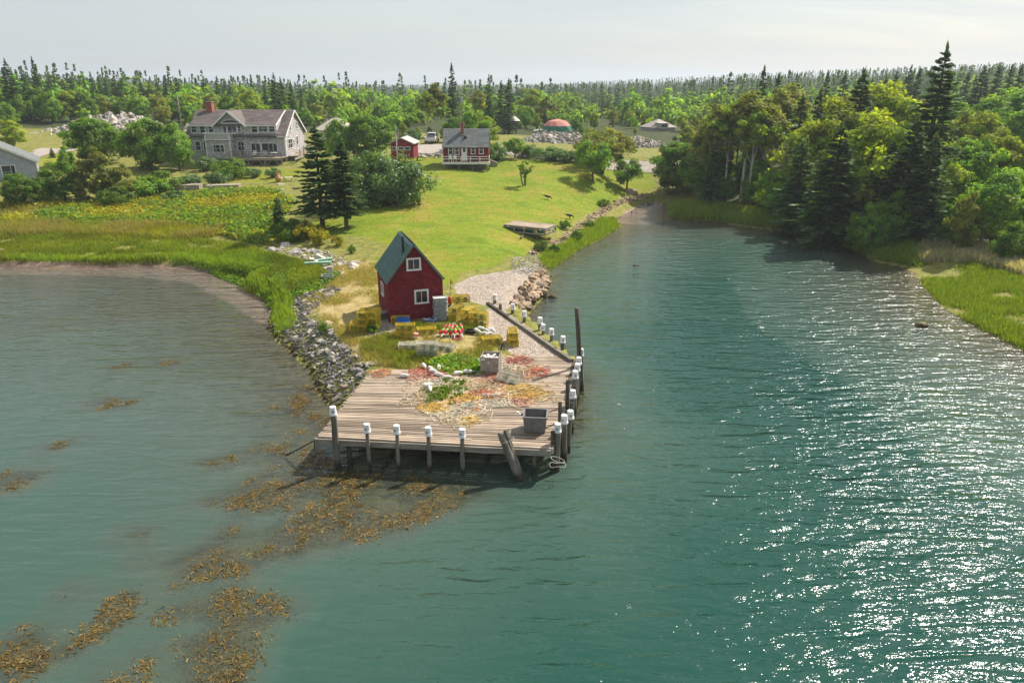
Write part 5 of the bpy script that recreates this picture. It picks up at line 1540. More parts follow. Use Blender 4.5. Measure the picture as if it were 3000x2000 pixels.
for k in range(6):
    x = -.04 + (CW + .22) * k / 5
    m = MB(); m.b(x - .05, x + .05, PY0 + .0, PY0 + .1, CF - .05, CF + .78); m.build('rail_post', M_white, pp)
for z in (.74, .4):
    m = MB(); m.b(-.1, CW + .25, PY0 + .02, PY0 + .08, CF + z - .04, CF + z + .04); m.build('rail', M_white, pp)
    for x in (-.06, CW + .19):
        m = MB(); m.b(x - .03, x + .03, PY0 + .09, PY1, CF + z - .04, CF + z + .04); m.build('rail', M_white, pp)
for k in range(4):
    x = .3 + (CW - .5) * k / 3
    m = MB(); m.b(x - .07, x + .07, PY0 + .15, PY0 + .29, hz(cx0 + x, CY + PY0) - .3, CF - .13); m.build('post', M_beam, pp)
m = MB(); m.b(.3, CW - .3, .4, CD - .4, 3.6, CF - .31); m.build('foundation', M_beam, cot)
for k, (x, lab) in enumerate(((1.05, 'white chair left of the door on the cottage porch'), (1.75, 'white chair second from the left on the cottage porch'))):
    o = thing('porch_chair', lab, 'chair', (cx0 + x, CY - .6, CF - .06), R(180), 'chairs on the cottage porch')
    m = MB(); m.b(-.22, .22, -.22, .22, .38, .43); m.build('seat', M_white, o); m = MB(); m.b(-.22, .22, -.24, -.2, .43, .9); m.build('backrest', M_white, o)
    for sx in (-.19, .19):
        for sy in (-.19, .19): m = MB(); m.b(sx - .025, sx + .025, sy - .025, sy + .025, 0, .38); m.build('leg', M_white, o)
# stone block at the porch corner
q = ground(1446, 487)
m = MB(); m.hexa([(-.6, -.4, -.3), (.6, -.4, -.3), (.6, .4, -.3), (-.6, .4, -.3), (-.6, -.4, 1.0), (.55, -.4, .6), (.55, .4, .6), (-.6, .4, 1.0)])
M_stone = NT('grey_stone'); _q = M_stone.noise(1.2, 6, .65); _r = M_stone.noise(7, 3, .6)
_cc = M_stone.ramp(M_stone.mix(.5, _q, _r), [(0.3, (0.15, 0.14, 0.125)), (0.5, (0.31, 0.285, 0.255)), (0.7, (0.46, 0.425, 0.38))])
_cc = M_stone.mix(1.0, _cc, M_stone.ramp(M_stone.rand(), [(0, (.62, .6, .58)), (.4, (.95, .9, .84)), (.75, (1.1, 1.0, .88)), (1, (1.3, 1.24, 1.14))]), 'MULTIPLY')
M_stone.principled(_cc, .9, .15, M_stone.bump(_r, .5, .03)); M_stone = M_stone.m
o = m.build('stone_block', M_stone); o.location = q; o.rotation_euler = (0, 0, .1); tag(o, 'sloping pale stone block at the right corner of the cottage porch', 'stone block')

# ------------------------------------------------------------------ small red outbuilding
q = at_y(1147, 470, 112); q1 = at_y(1211, 470, 112)
rs = thing('red_outbuilding', 'small red outbuilding with three white windows behind the flagpole', 'shed', (q.x, 112, 0), R(-3))
w_, d_, f_ = q1.x - q.x, 4.6, at_y(1180, 466, 112).z
e_, r_ = at_y(1147, 420, 112).z, at_y(1180, 405, 112).z
m = MB(); m.b(0, w_, 0, d_, f_, e_); m.face([(0, 0, e_), (w_, 0, e_), (w_ / 2, 0, r_)]); m.face([(0, d_, e_), (w_ / 2, d_, r_), (w_, d_, e_)]); m.build('wall', M_redwall, rs)
zs = lambda yz: at_y(1180, 200 + yz / 4.48, 112).z
for a, b in ((682, 728), (768, 826), (850, 908)):
    x0, x1 = (a - 662) / 285 * w_, (b - 662) / 285 * w_
    window(rs, (0, 0, 0), (1, 0, 0), x0, x1, zs(1072), zs(1036), (1, 1), .07)
M_tin = mat_plain('pale_tin_roof', (0.42, 0.39, 0.37), .6, .15, 2)
for s in (-1, 1):
    ex = w_ / 2 + s * (w_ / 2 + .32); ez = e_ - .32 * (r_ - e_) / (w_ / 2)
    A, B, C_, D2 = (ex, -.3, ez), (w_ / 2, -.3, r_), (w_ / 2, d_ + .3, r_), (ex, d_ + .3, ez)
    m = MB(); slab(m, *((A, B, C_, D2) if s < 0 else (B, A, D2, C_)), -.1); m.build('roof_slope', M_tin, rs)
for x, y in ((.15, .15), (w_ - .15, .15), (.15, d_ - .2), (w_ - .15, d_ - .2)):
    m = MB(); m.b(x - .1, x + .1, y - .1, y + .1, hz(q.x + x, 112 + y) - .3, f_); m.build('post', M_beam, rs)
m = MB(); m.beam((w_ + .05, .05, f_), (w_ + .05, .05, e_ - .1), .08, .08); m.build('corner_board', M_redwall, rs)

# ------------------------------------------------------------------ flagpole
fpx = at_y(1164, 458, 109.5); ft = at_y(1159.6, 371, 109.5)
fp = thing('flagpole', 'white flagpole with striped flag in front of the red outbuilding', 'flagpole', (fpx.x, 109.5, hz(fpx.x, 109.5)))
hgt_f = ft.z - hz(fpx.x, 109.5)
m = MB(); m.tube([(0, 0, -.2), (0, 0, hgt_f * .5), (0, 0, hgt_f)], [.07, .06, .035], 10); m.build('pole', M_white, fp, True)
m = MB(); m.lathe([(0.0, hgt_f - .02), (.07, hgt_f + .05), (0, hgt_f + .12)], 10); m.build('finial', mat_plain('gold', (.6, .42, .1), .3), fp, True)
t = NT('striped_flag'); oc = t.new('UVMap') if False else None
m = MB(); FH, FL = .95, 1.25
M_fr, M_fw, M_fb = mat_plain('flag_red', (.42, .03, .05), .8), mat_plain('flag_white', (.72, .7, .68), .8), mat_plain('flag_blue', (.03, .05, .2), .8)
def fpt(u, v):   # limp flag drooping from the hoist
    return (-.05 + u * .75 - .35 * u * u + .1 * math.sin(v * 5 + u * 6), -.12 * math.sin(u * 7 + v * 2), hgt_f - .25 - v * FH - .55 * u * FL * (.6 + .4 * u))
for i in range(13):
    for k in range(10):
        u0, u1, v0, v1 = k / 10, (k + 1) / 10, i / 13, (i + 1) / 13
        m.mi = 2 if (k < 4 and i < 7) else i % 2
        m.face([fpt(u0, v1), fpt(u1, v1), fpt(u1, v0), fpt(u0, v0)])
m.build('flag', [M_fr, M_fw, M_fb], fp, False)

# ------------------------------------------------------------------ road, drive and parking
M_road = NT('gravel_road'); _a1 = M_road.noise(1.2, 4, .6); _a2 = M_road.noise(16, 2, .7)
M_road.principled(M_road.ramp(M_road.mix(.5, _a1, _a2), [(.3, (.25, .215, .185)), (.7, (.46, .40, .35))]), .95, .1, M_road.bump(_a2, .5, .04)); M_road = M_road.m
def ribbon(name, pts, w, mat, lift=.05, step=1.0):
    P_ = [Vector((p.x, p.y)) for p in pts]
    path = []
    for a, b in zip(P_[:-1], P_[1:]):
        n = max(1, int((b - a).length / step)); path += [a.lerp(b, i / n) for i in range(n)]
    path.append(P_[-1])
    for _ in range(6): path = [path[0]] + [(path[i - 1] + path[i] * 2 + path[i + 1]) / 4 for i in range(1, len(path) - 1)] + [path[-1]]
    V, F = [], []
    K = 4
    for i, p in enumerate(path):
        d = (path[min(i + 1, len(path) - 1)] - path[max(i - 1, 0)]).normalized(); n = Vector((-d.y, d.x))
        for k in range(K + 1):
            q = p + n * w * (k / K - .5); V.append((q.x, q.y, 0))
    V = np.array(V); V[:, 2] = height(V[:, 0], V[:, 1]) + lift
    for i in range(len(path) - 1):
        for k in range(K): a = i * (K + 1) + k; F.append((a, a + 1, a + K + 2, a + K + 1))
    o = ob(name, mesh_np(name, V, np.array(F), mat, None, True)); return tag(o, kind='structure')
ribbon('road', [ground(x, y) for x, y in ((1240, 443), (1330, 441), (1475, 448), (1560, 456), (1660, 468), (1760, 480), (1850, 487), (1935, 491), (2050, 492))], 4.2, M_road, .07)
dpoly = gpoly([(1185, 455), (1300, 452), (1330, 440), (1320, 425), (1230, 424), (1190, 432), (1150, 440)])
def patch(name, poly, mat, lift, st=.8):
    x0, y0 = poly.min(0); x1, y1 = poly.max(0)
    xs, ys = np.arange(x0, x1 + st, st), np.arange(y0, y1 + st, st)
    X, Y = np.meshgrid(xs, ys); Z = height(X, Y) + lift
    ins = inside_poly(X.ravel(), Y.ravel(), poly).reshape(X.shape)
    I = np.arange(X.size).reshape(X.shape)
    f = np.stack([I[:-1, :-1].ravel(), I[:-1, 1:].ravel(), I[1:, 1:].ravel(), I[1:, :-1].ravel()], 1)
    f = f[ins.ravel()[f].sum(1) >= 3]
    return tag(ob(name, mesh_np(name, np.stack([X.ravel(), Y.ravel(), Z.ravel()], 1), f, mat, None, True)), kind='structure')
patch('driveway', dpoly, M_road, .06)
patch('road_left', gpoly([(70, 470), (95, 440), (110, 433), (200, 434), (260, 440), (200, 445), (130, 456), (105, 475)]), M_road, .06)
# ------------------------------------------------------------------ pickup truck with its door open, and the second car
M_wcar = mat_plain('white_car_paint', (0.72, 0.71, 0.69), .25, .04, 2, .5)
M_tyre = mat_plain('tyre_rubber', (.02, .02, .02), .8)
M_rim = mat_plain('wheel_rim', (.4, .4, .4), .35, .1, 5, .5, .6)
M_cglass = mat_plain('dark_car_glass', (.015, .017, .02), .08, .1, 3, .6)
M_lampred = mat_plain('tail_lamp_red', (.4, .02, .02), .3)
def wheel(o, x, y, r=.38, w=.26):
    Mx = Matrix.Translation((x, y, r)) @ Matrix.Rotation(math.pi / 2, 4, 'Y')
    m = MB(); m.lathe([(r * .62, -w / 2), (r * .95, -w / 2), (r, -w * .3), (r, w * .3), (r * .95, w / 2), (r * .62, w / 2)], 18, (0, 0, 0), Mx); t_ = m.build('wheel', M_tyre, o, True)
    m = MB(); m.lathe([(0.0, -w * .4), (r * .62, -w * .42), (r * .62, w * .42), (0, w * .4)], 14, (0, 0, 0), Mx); m.build('rim', M_rim, t_)
def pickup(name, label, loc, rz, mat, door_open=True, group=None):
    """rear of the truck faces local -y"""
    o = thing(name, label, 'truck', loc, rz, group)
    m = MB()                                   # lower body from bonnet to tailgate
    prof = [(-2.75, .55), (-2.75, 1.12), (-.75, 1.16), (-.75, 1.16), (1.25, 1.14), (2.6, 1.0), (2.8, .85), (2.8, .45), (-2.75, .45)]
    W = .98
    n = len(prof)
    for s in (-1, 1):
        pts = [(s * W * (1 if -2.6 < y < 2.4 else .96), y, z) for y, z in prof]; m.face(pts if s > 0 else pts[::-1])
    for i in range(n):
        a, b = prof[i], prof[(i + 1) % n]
        if (a, b) == (prof[1], prof[2]): continue
        m.face([(-W, a[0], a[1]), (W, a[0], a[1]), (W, b[0], b[1]), (-W, b[0], b[1])][::-1])
    m.build('body', mat, o)
    m = MB(); m.b(-.8, .8, -2.65, -.8, .6, .66); m.build('bed_floor', M_black, o)
    m = MB(); m.b(-.98, -.84, -2.6, -.77, .67, 1.15); m.b(.84, .98, -2.6, -.77, .67, 1.15); m.build('bed_side', mat, o)
    m = MB(); m.b(-.9, .9, -2.79, -2.70, .62, 1.13); tg = m.build('tailgate', mat, o); m = MB(); m.b(-.14, .14, -2.81, -2.792, .93, .99); m.build('handle', M_black, tg)
    m = MB(); q = [(-.9, -.74, 1.15), (.9, -.74, 1.15), (.9, 1.5, 1.13), (-.9, 1.5, 1.13), (-.74, -.55, 1.78), (.74, -.55, 1.78), (.74, .75, 1.8), (-.74, .75, 1.8)]; m.hexa(q); cab = m.build('cab', mat, o)
    m = MB(); m.face([(-.72, -.722, 1.24), (.72, -.722, 1.24), (.64, -.60, 1.68), (-.64, -.60, 1.68)]); m.build('rear_window', M_cglass, cab)
    m = MB(); m.face([(-.78, 1.40, 1.22), (.78, 1.40, 1.22), (.68, .82, 1.74), (-.68, .82, 1.74)][::-1]); m.build('windscreen', M_cglass, cab)
    for s in (-1, 1):
        m = MB(); f = [(s * .905, -.55, 1.2), (s * .905, 1.25, 1.2), (s * .77, .75, 1.72), (s * .77, -.45, 1.72)]; m.face(f if s > 0 else f[::-1]); m.build('side_window', M_cglass, cab)
        m = MB(); m.b(s * .9 - .07, s * .9 + .07, -2.8, -2.72, .78, 1.08); m.build('tail_lamp', M_lampred, o)
        m = MB(); m.b(s * .7 - .18, s * .7 + .18, 2.76, 2.83, .72, .88); m.build('headlamp', M_white, o)
        m = MB(); m.b(s * 1.0 - .02 + s * .08, s * 1.0 + .02 + s * .1, .95, 1.05, 1.15, 1.38); m.build('mirror', M_black, o)
    m = MB(); m.b(-.96, .96, -2.92, -2.8, .42, .6); m.build('rear_bumper', M_rim, o)
    m = MB(); m.b(-.96, .96, 2.81, 2.92, .4, .62); m.build('front_bumper', M_rim, o)
    m = MB(); m.b(-.16, .16, -2.935, -2.922, .46, .57); m.build('number_plate', M_white, o)
    for x in (-.86, .86):
        for y in (-1.75, 1.75): wheel(o, x, y)
    if door_open:
        m = MB(); Md = Matrix.Translation((.99, 1.0, 0)) @ Matrix.Rotation(R(-68), 4, 'Z')
        def T(p): return Md @ Vector(p)
        m.hexa([T(p) for p in ((-.03, -1.05, .5), (.03, -1.05, .5), (.03, 0, .5), (-.03, 0, .5), (-.03, -1.05, 1.14), (.03, -1.05, 1.14), (.03, 0, 1.14), (-.03, 0, 1.14))])
        d_ = m.build('door', mat, o)
        m = MB()
        for a, b in (((0, -1.02, 1.14), (0, -.9, 1.72)), ((0, -.9, 1.72), (0, -.3, 1.72)), ((0, -.3, 1.72), (0, -.02, 1.14))): m.beam(T(a), T(b), .06, .06)
        m.build('window_frame', mat, d_)
    return o
tq = at_z(1266, 421, 5.75); tq.z = hz(tq.x, tq.y) + .07
pickup('pickup_truck', 'white pickup truck seen from behind with its side door open', tq, R(-4), M_wcar)
tq2 = at_z(1305, 421, 5.75); tq2.z = hz(tq2.x, tq2.y) + .07
pickup('pickup_truck', 'dark pickup truck mostly hidden behind the red cottage roof', tq2 + Vector((.9, 1.0, 0)), R(-2), mat_plain('dark_car_paint', (.03, .032, .036), .3, .05, 2, .5), False)

# ------------------------------------------------------------------ the person by the drive
def person(px, py, label):
    q = ground(px, py)
    o = thing('person', label, 'person', q, R(20))
    me = bpy.data.meshes.new('person_body'); bm = bmesh.new()
    vs_ = {}
    def V(k, p, r): vs_[k] = (bm.verts.new(p), r); return vs_[k][0]
    P_ = dict(pel=((0, 0, .95), .15), waist=((0, 0, 1.12), .135), chest=((0, .01, 1.34), .16), neck=((0, .02, 1.5), .062), head=((0, .03, 1.62), .095), crown=((0, .02, 1.74), .085),
              ls=((-.19, 0, 1.42), .07), le=((-.25, .03, 1.15), .05), lw=((-.22, -.1, .93), .038), lh=((-.2, -.15, .85), .045), rs=((.19, 0, 1.42), .07), re=((.27, .02, 1.16), .05), rw=((.27, -.08, .92), .038), rh=((.26, -.12, .84), .045),
              lk=((-.11, -.02, .5), .068), la=((-.13, .03, .09), .045), lt=((-.14, -.14, .04), .045), rk=((.12, -.05, .5), .068), ra=((.15, .0, .09), .045), rt=((.17, -.17, .04), .045), lhip=((-.1, 0, .88), .1), rhip=((.1, 0, .88), .1))
    for k, (p, r) in P_.items(): V(k, p, r)
    for a, b in ('pel waist', 'waist chest', 'chest neck', 'neck head', 'head crown', 'chest ls', 'ls le', 'le lw', 'lw lh', 'chest rs', 'rs re', 're rw', 'rw rh', 'pel lhip', 'lhip lk', 'lk la', 'la lt', 'pel rhip', 'rhip rk', 'rk ra', 'ra rt') and [x.split() for x in ('pel waist', 'waist chest', 'chest neck', 'neck head', 'head crown', 'chest ls', 'ls le', 'le lw', 'lw lh', 'chest rs', 'rs re', 're rw', 'rw rh', 'pel lhip', 'lhip lk', 'lk la', 'la lt', 'pel rhip', 'rhip rk', 'rk ra', 'ra rt')]:
        bm.edges.new((vs_[a][0], vs_[b][0]))
    bm.verts.index_update(); bm.to_mesh(me); bm.free()
    b = ob('body', me, o)
    md = b.modifiers.new('skin', 'SKIN')
    sk = me.skin_vertices[0].data
    for i, (k, (p, r)) in enumerate(P_.items()):
        sk[i].radius = (r, r * (.72 if k in ('chest', 'waist', 'pel') else 1)); sk[i].use_root = (k == 'pel')
    b.modifiers.new('sub', 'SUBSURF').levels = 1; b.modifiers['sub'].render_levels = 2
    t = NT('black_clothes_and_skin'); s_ = t.new('SeparateXYZ'); t.ln(t.objpos(), s_.inputs[0])
    t.principled(t.ramp(t.math('DIVIDE', s_.outputs['Z'], 2.0), [(.775, (.018, .018, .02)), (.78, (.34, .19, .13))], 'CONSTANT'), .85, .2)
    me.materials.append(t.m)
    m = MB(); m.lathe([(.10, 1.66), (.108, 1.72), (.09, 1.79), (.0, 1.82)], 10, (0, .025, 0)); m.build('hair', M_black, o, True)
    m = MB(); m.b(-.012, .012, -.1, -.06, 1.62, 1.66); m.build('nose', t.m, o)
    return o
person(1228, 412, 'person in black clothes standing on the grass left of the white truck')

# ------------------------------------------------------------------ two dark birds feeding on the lawn
M_bird = mat_plain('dark_feathers', (.022, .022, .024), .6, .3, 14)
def bird(px, py, flip, label):
    q = ground(px, py)
    o = thing('turkey', label, 'bird', q, 0 if not flip else R(12), 'dark turkeys on the lawn')
    me = bpy.data.meshes.new('bird_body'); bm = bmesh.new()
    J = [((-.62, 0, .62), .03), ((-.42, 0, .56), .09), ((-.15, 0, .5), .17), ((.12, 0, .46), .18), ((.32, 0, .38), .11), ((.45, 0, .24), .05), ((.52, 0, .12), .036), ((.58, 0, .07), .022)]
    vs_ = [bm.verts.new(p) for p, _ in J]
    for a, b in zip(vs_[:-1], vs_[1:]): bm.edges.new((a, b))
    L = []
    for s in (-1, 1):
        ch = [((.02, s * .09, .36), .06), ((-.02, s * .1, .2), .028), ((.03, s * .1, .02), .018), ((.11, s * .1, .012), .014)]
        prev = vs_[3]
        for p, r in ch: v = bm.verts.new(p); bm.edges.new((prev, v)); prev = v; L.append(r)
    bm.verts.index_update(); bm.to_mesh(me); bm.free(); me.materials.append(M_bird)
    b = ob('body', me, o); b.modifiers.new('skin', 'SKIN'); sk = me.skin_vertices[0].data
    for i, r in enumerate([r for _, r in J] + L): sk[i].radius = (r, r * .9); sk[i].use_root = (i == 3)
    b.modifiers.new('sub', 'SUBSURF').render_levels = 2
    m = MB()
    for k in range(5): m.hexa([(-.45, -.1 + k * .05, .53), (-.45, -.06 + k * .05, .53), (-.85, -.05 + k * .035, .66), (-.85, -.1 + k * .035, .66), (-.45, -.1 + k * .05, .55), (-.45, -.06 + k * .05, .55), (-.85, -.05 + k * .035, .675), (-.85, -.1 + k * .035, .675)])
    m.build('tail', M_bird, o)
    for s in (-1, 1):
        m = MB(); m.hexa([(.15, s * .16, .34), (-.35, s * .12, .4), (-.4, s * .13, .5), (.12, s * .18, .54), (.15, s * .19, .36), (-.35, s * .15, .42), (-.4, s * .15, .52), (.12, s * .2, .54)]); m.build('wing', M_bird, o)
bird(1605, 586, False, 'dark turkey feeding in the middle of the lawn')
bird(1669, 642, True, 'dark turkey feeding near the stone wall and the float')

# ------------------------------------------------------------------ swimming float stored on the lawn
def lp(px, py, z): return at_z(px, py, z)
zf = hz(*tuple(ground(1540, 690))[:2])
top = zf + .95
A, B, C_ = lp(1477, 657, top), lp(1597, 669, top), lp(1631, 656, top)
ux = (B - A); FLn = ux.length; ux.normalize(); FWd = 2.6
fl = thing('swim_float', 'weathered plank float with blue barrels set on logs on the lawn', 'float', (A.x, A.y, zf), math.atan2(ux.y, ux.x))
n = 13
for k in range(n):
    m = MB(); y = k * FWd / n; m.b(-.04, FLn + .04, y + .006, y + FWd / n - .006, .88 + U(-.006, .006), .93 + U(-.004, .004)); m.build('plank', M_plank, fl)
for nm, a in (('rim_beam', (0, FLn, -.06, 0, .66, .9)), ('rim_beam', (0, FLn, FWd, FWd + .06, .66, .9)), ('rim_beam', (FLn, FLn + .06, -.06, FWd + .06, .66, .9)), ('rim_beam', (-.06, 0, -.06, FWd + .06, .66, .9)),
              ('sill_beam', (0, FLn, -.06, .04, .2, .34)), ('sill_beam', (0, FLn, FWd - .04, FWd + .06, .2, .34)), ('sill_beam', (FLn - .04, FLn + .06, .05, FWd - .05, .2, .34))):
    m = MB(); m.b(*a); m.build(nm, M_beam, fl)
for k in range(5):
    x = .06 + (FLn - .12) * k / 4
    for y in (-.03, FWd + .03):
        m = MB(); m.b(x - .08, x + .08, y - .05, y + .05, .341, .659); m.build('upright', M_beam, fl)
for k in range(3):
    x = .5 + k * (FLn - 1) / 2
    m = MB(); m.b(x - .14, x + .14, -.1, -.062, .74, .8); m.build('cleat', M_white, fl)
M_barrel = mat_plain('teal_barrel', (.02, .2, .24), .45, .15)
for k in range(4):
    for j in range(2):
        x = .1 + (FLn - .2) * (k + .5) / 4
        m = MB(); m.lathe([(.1, -.42), (.27, -.4), (.27, .4), (.1, .42)], 14, (0, 0, 0), Matrix.Translation((x, .5 + j * 1.5, .55)) @ Matrix.Rotation(math.pi / 2, 4, 'Y')); m.build('barrel', M_barrel, fl, True)
for k, (px, lab) in enumerate(((1525, 'log roller under the middle of the swim float'), (1573, 'log roller under the right end of the swim float'))):
    p = ground(px, 697 - k)
    m = MB(); m.tube([(0, -.5, .1), (.35, 1.2, .1), (.7, 3.0, .1)], .1, 10); o = m.build('log_roller', M_beam, None, True); o.location = (p.x, p.y, p.z - .02); tag(o, lab, 'log', 'log rollers under the float')
m = MB(); m.tube([(FLn + .08, .1, .75), (FLn + .15, .3, .3), (FLn + .16, .7, .05), (FLn + .12, 1.2, .2), (FLn + .1, 1.5, .75), (FLn + .1, 1.0, .4), (FLn + .1, .7, .7)], .035, 6)
m.build('mooring_rope', MATS['pale_rope'], fl, True)

# ------------------------------------------------------------------ utility poles and wires
def upole(px, ytop, pybase, y, lab, arm=True, lamp=False):
    b = at_y(px, pybase, y); tp_ = at_y(px - (0 if px > 1000 else 0), ytop, y)
    zb = hz(b.x, y); h = tp_.z - zb
    o = thing('utility_pole', lab, 'utility pole', (b.x, y, zb), 0, 'utility poles')
    m = MB(); m.tube([(0, 0, -.5), (0, 0, h * .5), (0, 0, h)], [.17, .14, .11], 9); m.build('pole', M_beam, o, True)
    if arm:
        m = MB(); m.b(-.7, .7, -.06, .06, h - .55, h - .42); m.build('cross_arm', M_beam, o)
        for x in (-.6, 0, .6):
            m = MB(); m.lathe([(.03, h - .42), (.05, h - .36), (.03, h - .28), (0, h - .27)], 8, (x, 0, 0)); m.build('insulator', M_white, o)
    if lamp:
        m = MB(); m.tube([(0, 0, h - 1.6), (-.8, -.1, h - 1.2), (-1.3, -.15, h - 1.25)], .03, 6); m.b(-1.6, -1.2, -.25, -.05, h - 1.34, h - 1.24); m.build('lamp_arm', M_rim, o)
    return o, Vector((b.x, y, zb + h - .3))
p1, t1 = upole(528, 278, 345, 150, 'slim grey utility pole with lamp arm behind the grey house chimney', False, True)
p2, t2 = upole(1347, 270, 376, 122, 'tall grey utility pole rising behind the red cottage chimney')
m = MB(); m.lathe([(.2, -1.6), (.22, -1.55), (.22, -.75), (.16, -.68), (0, -.66)], 12, (.36, -.1, t2.z - p2.location.z + .2)); m.build('transformer', M_tote, p2, True)
p3, t3 = upole(962, 347, 400, 150, 'short utility pole beside the hip-roofed cottage roof', False)
def wire(a, b, sag, lab, r=.022):
    m = MB(); m.tube([a.lerp(b, f) - Vector((0, 0, sag * 4 * f * (1 - f))) for f in np.linspace(0, 1, 24)], r, 5, False)
    tag(m.build('power_line', M_black), lab, 'power line', 'overhead lines')
wire(t1, t3, 1.6, 'overhead line from the lamp pole to the short pole')
wire(t3, t2, 1.2, 'overhead line from the short pole to the cottage pole')
wire(t2, Vector((30, 170, 10.5)), 1.2, 'overhead line running from the cottage pole to the right')
m = MB(); m.tube([t2 + Vector((0, 0, -2)), Vector((t2.x + 2.2, t2.y + 1, hz(t2.x + 2.2, t2.y + 1)))], .02, 5); tag(m.build('guy_wire', M_rim), 'guy wire slanting down from the cottage utility pole', 'wire')

# ------------------------------------------------------------------ far small buildings: cistern tower, dome, pyramid-roofed cottage
q = at_y(1503, 372, 160)
o = thing('cistern_tower', 'round wooden cistern with pale conical roof behind the boulders', 'water tower', (q.x, 160, 0))
zt, ze, zl = at_y(1503, 335, 160).z, at_y(1503, 354, 160).z, at_y(1503, 368, 160).z
m = MB()
for k in range(14):
    a0, a1 = 2 * math.pi * k / 14, 2 * math.pi * (k + 1) / 14
    rr0 = 1.55
    m.face([(rr0 * math.cos(a0), rr0 * math.sin(a0), ze), (rr0 * math.cos(a1), rr0 * math.sin(a1), ze), (0, 0, zt)])
    m.face([(rr0 * math.cos(a1), rr0 * math.sin(a1), ze), (rr0 * math.cos(a0), rr0 * math.sin(a0), ze), (0, 0, ze - .05)])
m.build('roof', M_tin, o)
m = MB(); m.lathe([(1.2, zl), (1.25, ze)], 16); m.build('tank', M_dark, o)
for k in range(4):
    a = R(45 + 90 * k); x, y = 1.0 * math.cos(a), 1.0 * math.sin(a)
    m = MB(); m.b(x - .09, x + .09, y - .09, y + .09, hz(q.x + x, 160 + y) - .2, zl); m.build('leg', M_dark, o)
q = at_y(1632, 385, 165)
dome = thing('dome_tent', 'faceted dome with red top and green sides behind the boulders', 'dome', (q.x, 165, at_y(1632, 384, 165).z))
M_dred, M_dgrn = mat_plain('faded_red_canvas', (.5, .2, .16), .8, .15), mat_plain('green_canvas', (.04, .2, .13), .8, .15)
m, g_ = MB(), MB()
Rd = 3.4
ringz = [(3.4, 0), (3.1, 1.15), (2.0, 2.1), (0.0, 2.6)]
for i in range(3):
    (r0, z0), (r1, z1) = ringz[i], ringz[i + 1]
    for k in range(10):
        a0, a1 = 2 * math.pi * (k + .5 * i) / 10, 2 * math.pi * (k + 1 + .5 * i) / 10; am = (a0 + a1) / 2; an = am + 2 * math.pi / 10
        P0, P1 = (r0 * math.cos(a0), r0 * math.sin(a0), z0), (r0 * math.cos(a1), r0 * math.sin(a1), z0)
        Q0, Q1 = (r1 * math.cos(am), r1 * math.sin(am), z1), (r1 * math.cos(an), r1 * math.sin(an), z1)
        tgt = g_ if i == 0 else m
        tgt.face([P0, P1, Q0]);
        if r1: tgt.face([P1, Q1, Q0])
m.build('red_top', M_dred, dome); g_.build('green_side', M_dgrn, dome)
m = MB(); m.hexa([(-5.5, -1.5, -1.2), (-2, -2.5, -1.2), (-1.5, 1, -1.2), (-5, 1.5, -1.2), (-5.4, -1.4, .1), (-2.2, -2.4, .5), (-1.7, .8, .6), (-4.9, 1.4, .2)]); m.build('pale_annex', M_tin, dome)
q = at_y(1928, 372, 175)
ck = thing('pyramid_roofed_cottage', 'small shingled cottage with steep pyramid roof among the far trees', 'house', (q.x, 175, 0), R(24))
z0, z1, z2 = at_y(1928, 396, 175).z, at_y(1928, 372, 175).z, at_y(1928, 348, 175).z
m = MB(); m.b(-2.8, 2.8, -2.8, 2.8, z0 - 2, z1); m.build('wall', M_greysh, ck)
m = MB(); c8 = [(-3.2, -3.2, z1), (3.2, -3.2, z1), (3.2, 3.2, z1), (-3.2, 3.2, z1)]
for k in range(4): m.face([c8[k], c8[(k + 1) % 4], (0, 0, z2)])
m.face(c8[::-1]); m.build('roof', M_paleroof, ck)
m = MB(); m.b(-1.9, .5, -3.3, -1.6, z1 - .3, z1 + .95); dm = m.build('dormer', M_greysh, ck); window(dm, (-1.9, -3.3, 0), (1, 0, 0), .45, 1.95, z1 + .05, z1 + .75, (2, 1), .12)
m = MB(); slab(m, (-2.1, -3.5, z1 + 1.0), (.7, -3.5, z1 + 1.0), (.7, -1.2, z1 + 1.25), (-2.1, -1.2, z1 + 1.25), .1); m.build('dormer_roof', M_paleroof, dm)
window(ck, (-2.8, -2.8, 0), (1, 0, 0), 3.2, 4.2, z0, z0 + .9, (1, 2), .1)

# ------------------------------------------------------------------ garden things below the grey house
q = ground(815, 533)
ch_ = thing('chiminea', 'round clay chiminea on the lawn edge beside the white chair', 'chiminea', q)
M_clay = mat_plain('terracotta', (.5, .23, .12), .8, .15)
m = MB(); m.lathe([(.2, .12), (.36, .3), (.4, .5), (.33, .72), (.17, .9), (.15, 1.45), (.2, 1.5), (.12, 1.5)], 16); m.build('pot', M_clay, ch_, True)
for k in range(3):
    a = k * 2.1; m = MB(); m.tube([(.22 * math.cos(a), .22 * math.sin(a), .3), (.3 * math.cos(a), .3 * math.sin(a), 0)], .03, 6); m.build('leg', M_iron, ch_)
q = ground(823, 530)
o = thing('garden_chair', 'white garden chair behind the clay chiminea', 'chair', q, R(150))
m = MB(); m.b(-.32, .32, -.3, .3, .4, .46); m.build('seat', M_white, o); m = MB(); m.beam((0, .28, .42), (0, .5, 1.15), .62, .06); m.build('backrest', M_white, o)
for s in (-1, 1):
    m = MB(); m.b(s * .34 - .05, s * .34 + .05, -.35, .4, .62, .66); m.build('armrest', M_beam, o)
    for y in (-.28, .3): m = MB(); m.b(s * .3 - .03, s * .3 + .03, y - .03, y + .03, 0, .62); m.build('leg', M_beam, o)
q = ground(846, 530)
o = thing('garden_bench', 'low white bench half hidden by the dark spruce boughs', 'bench', q, R(10))
m = MB(); m.b(-.5, .5, -.22, .22, .44, .5); m.build('seat', M_white, o)
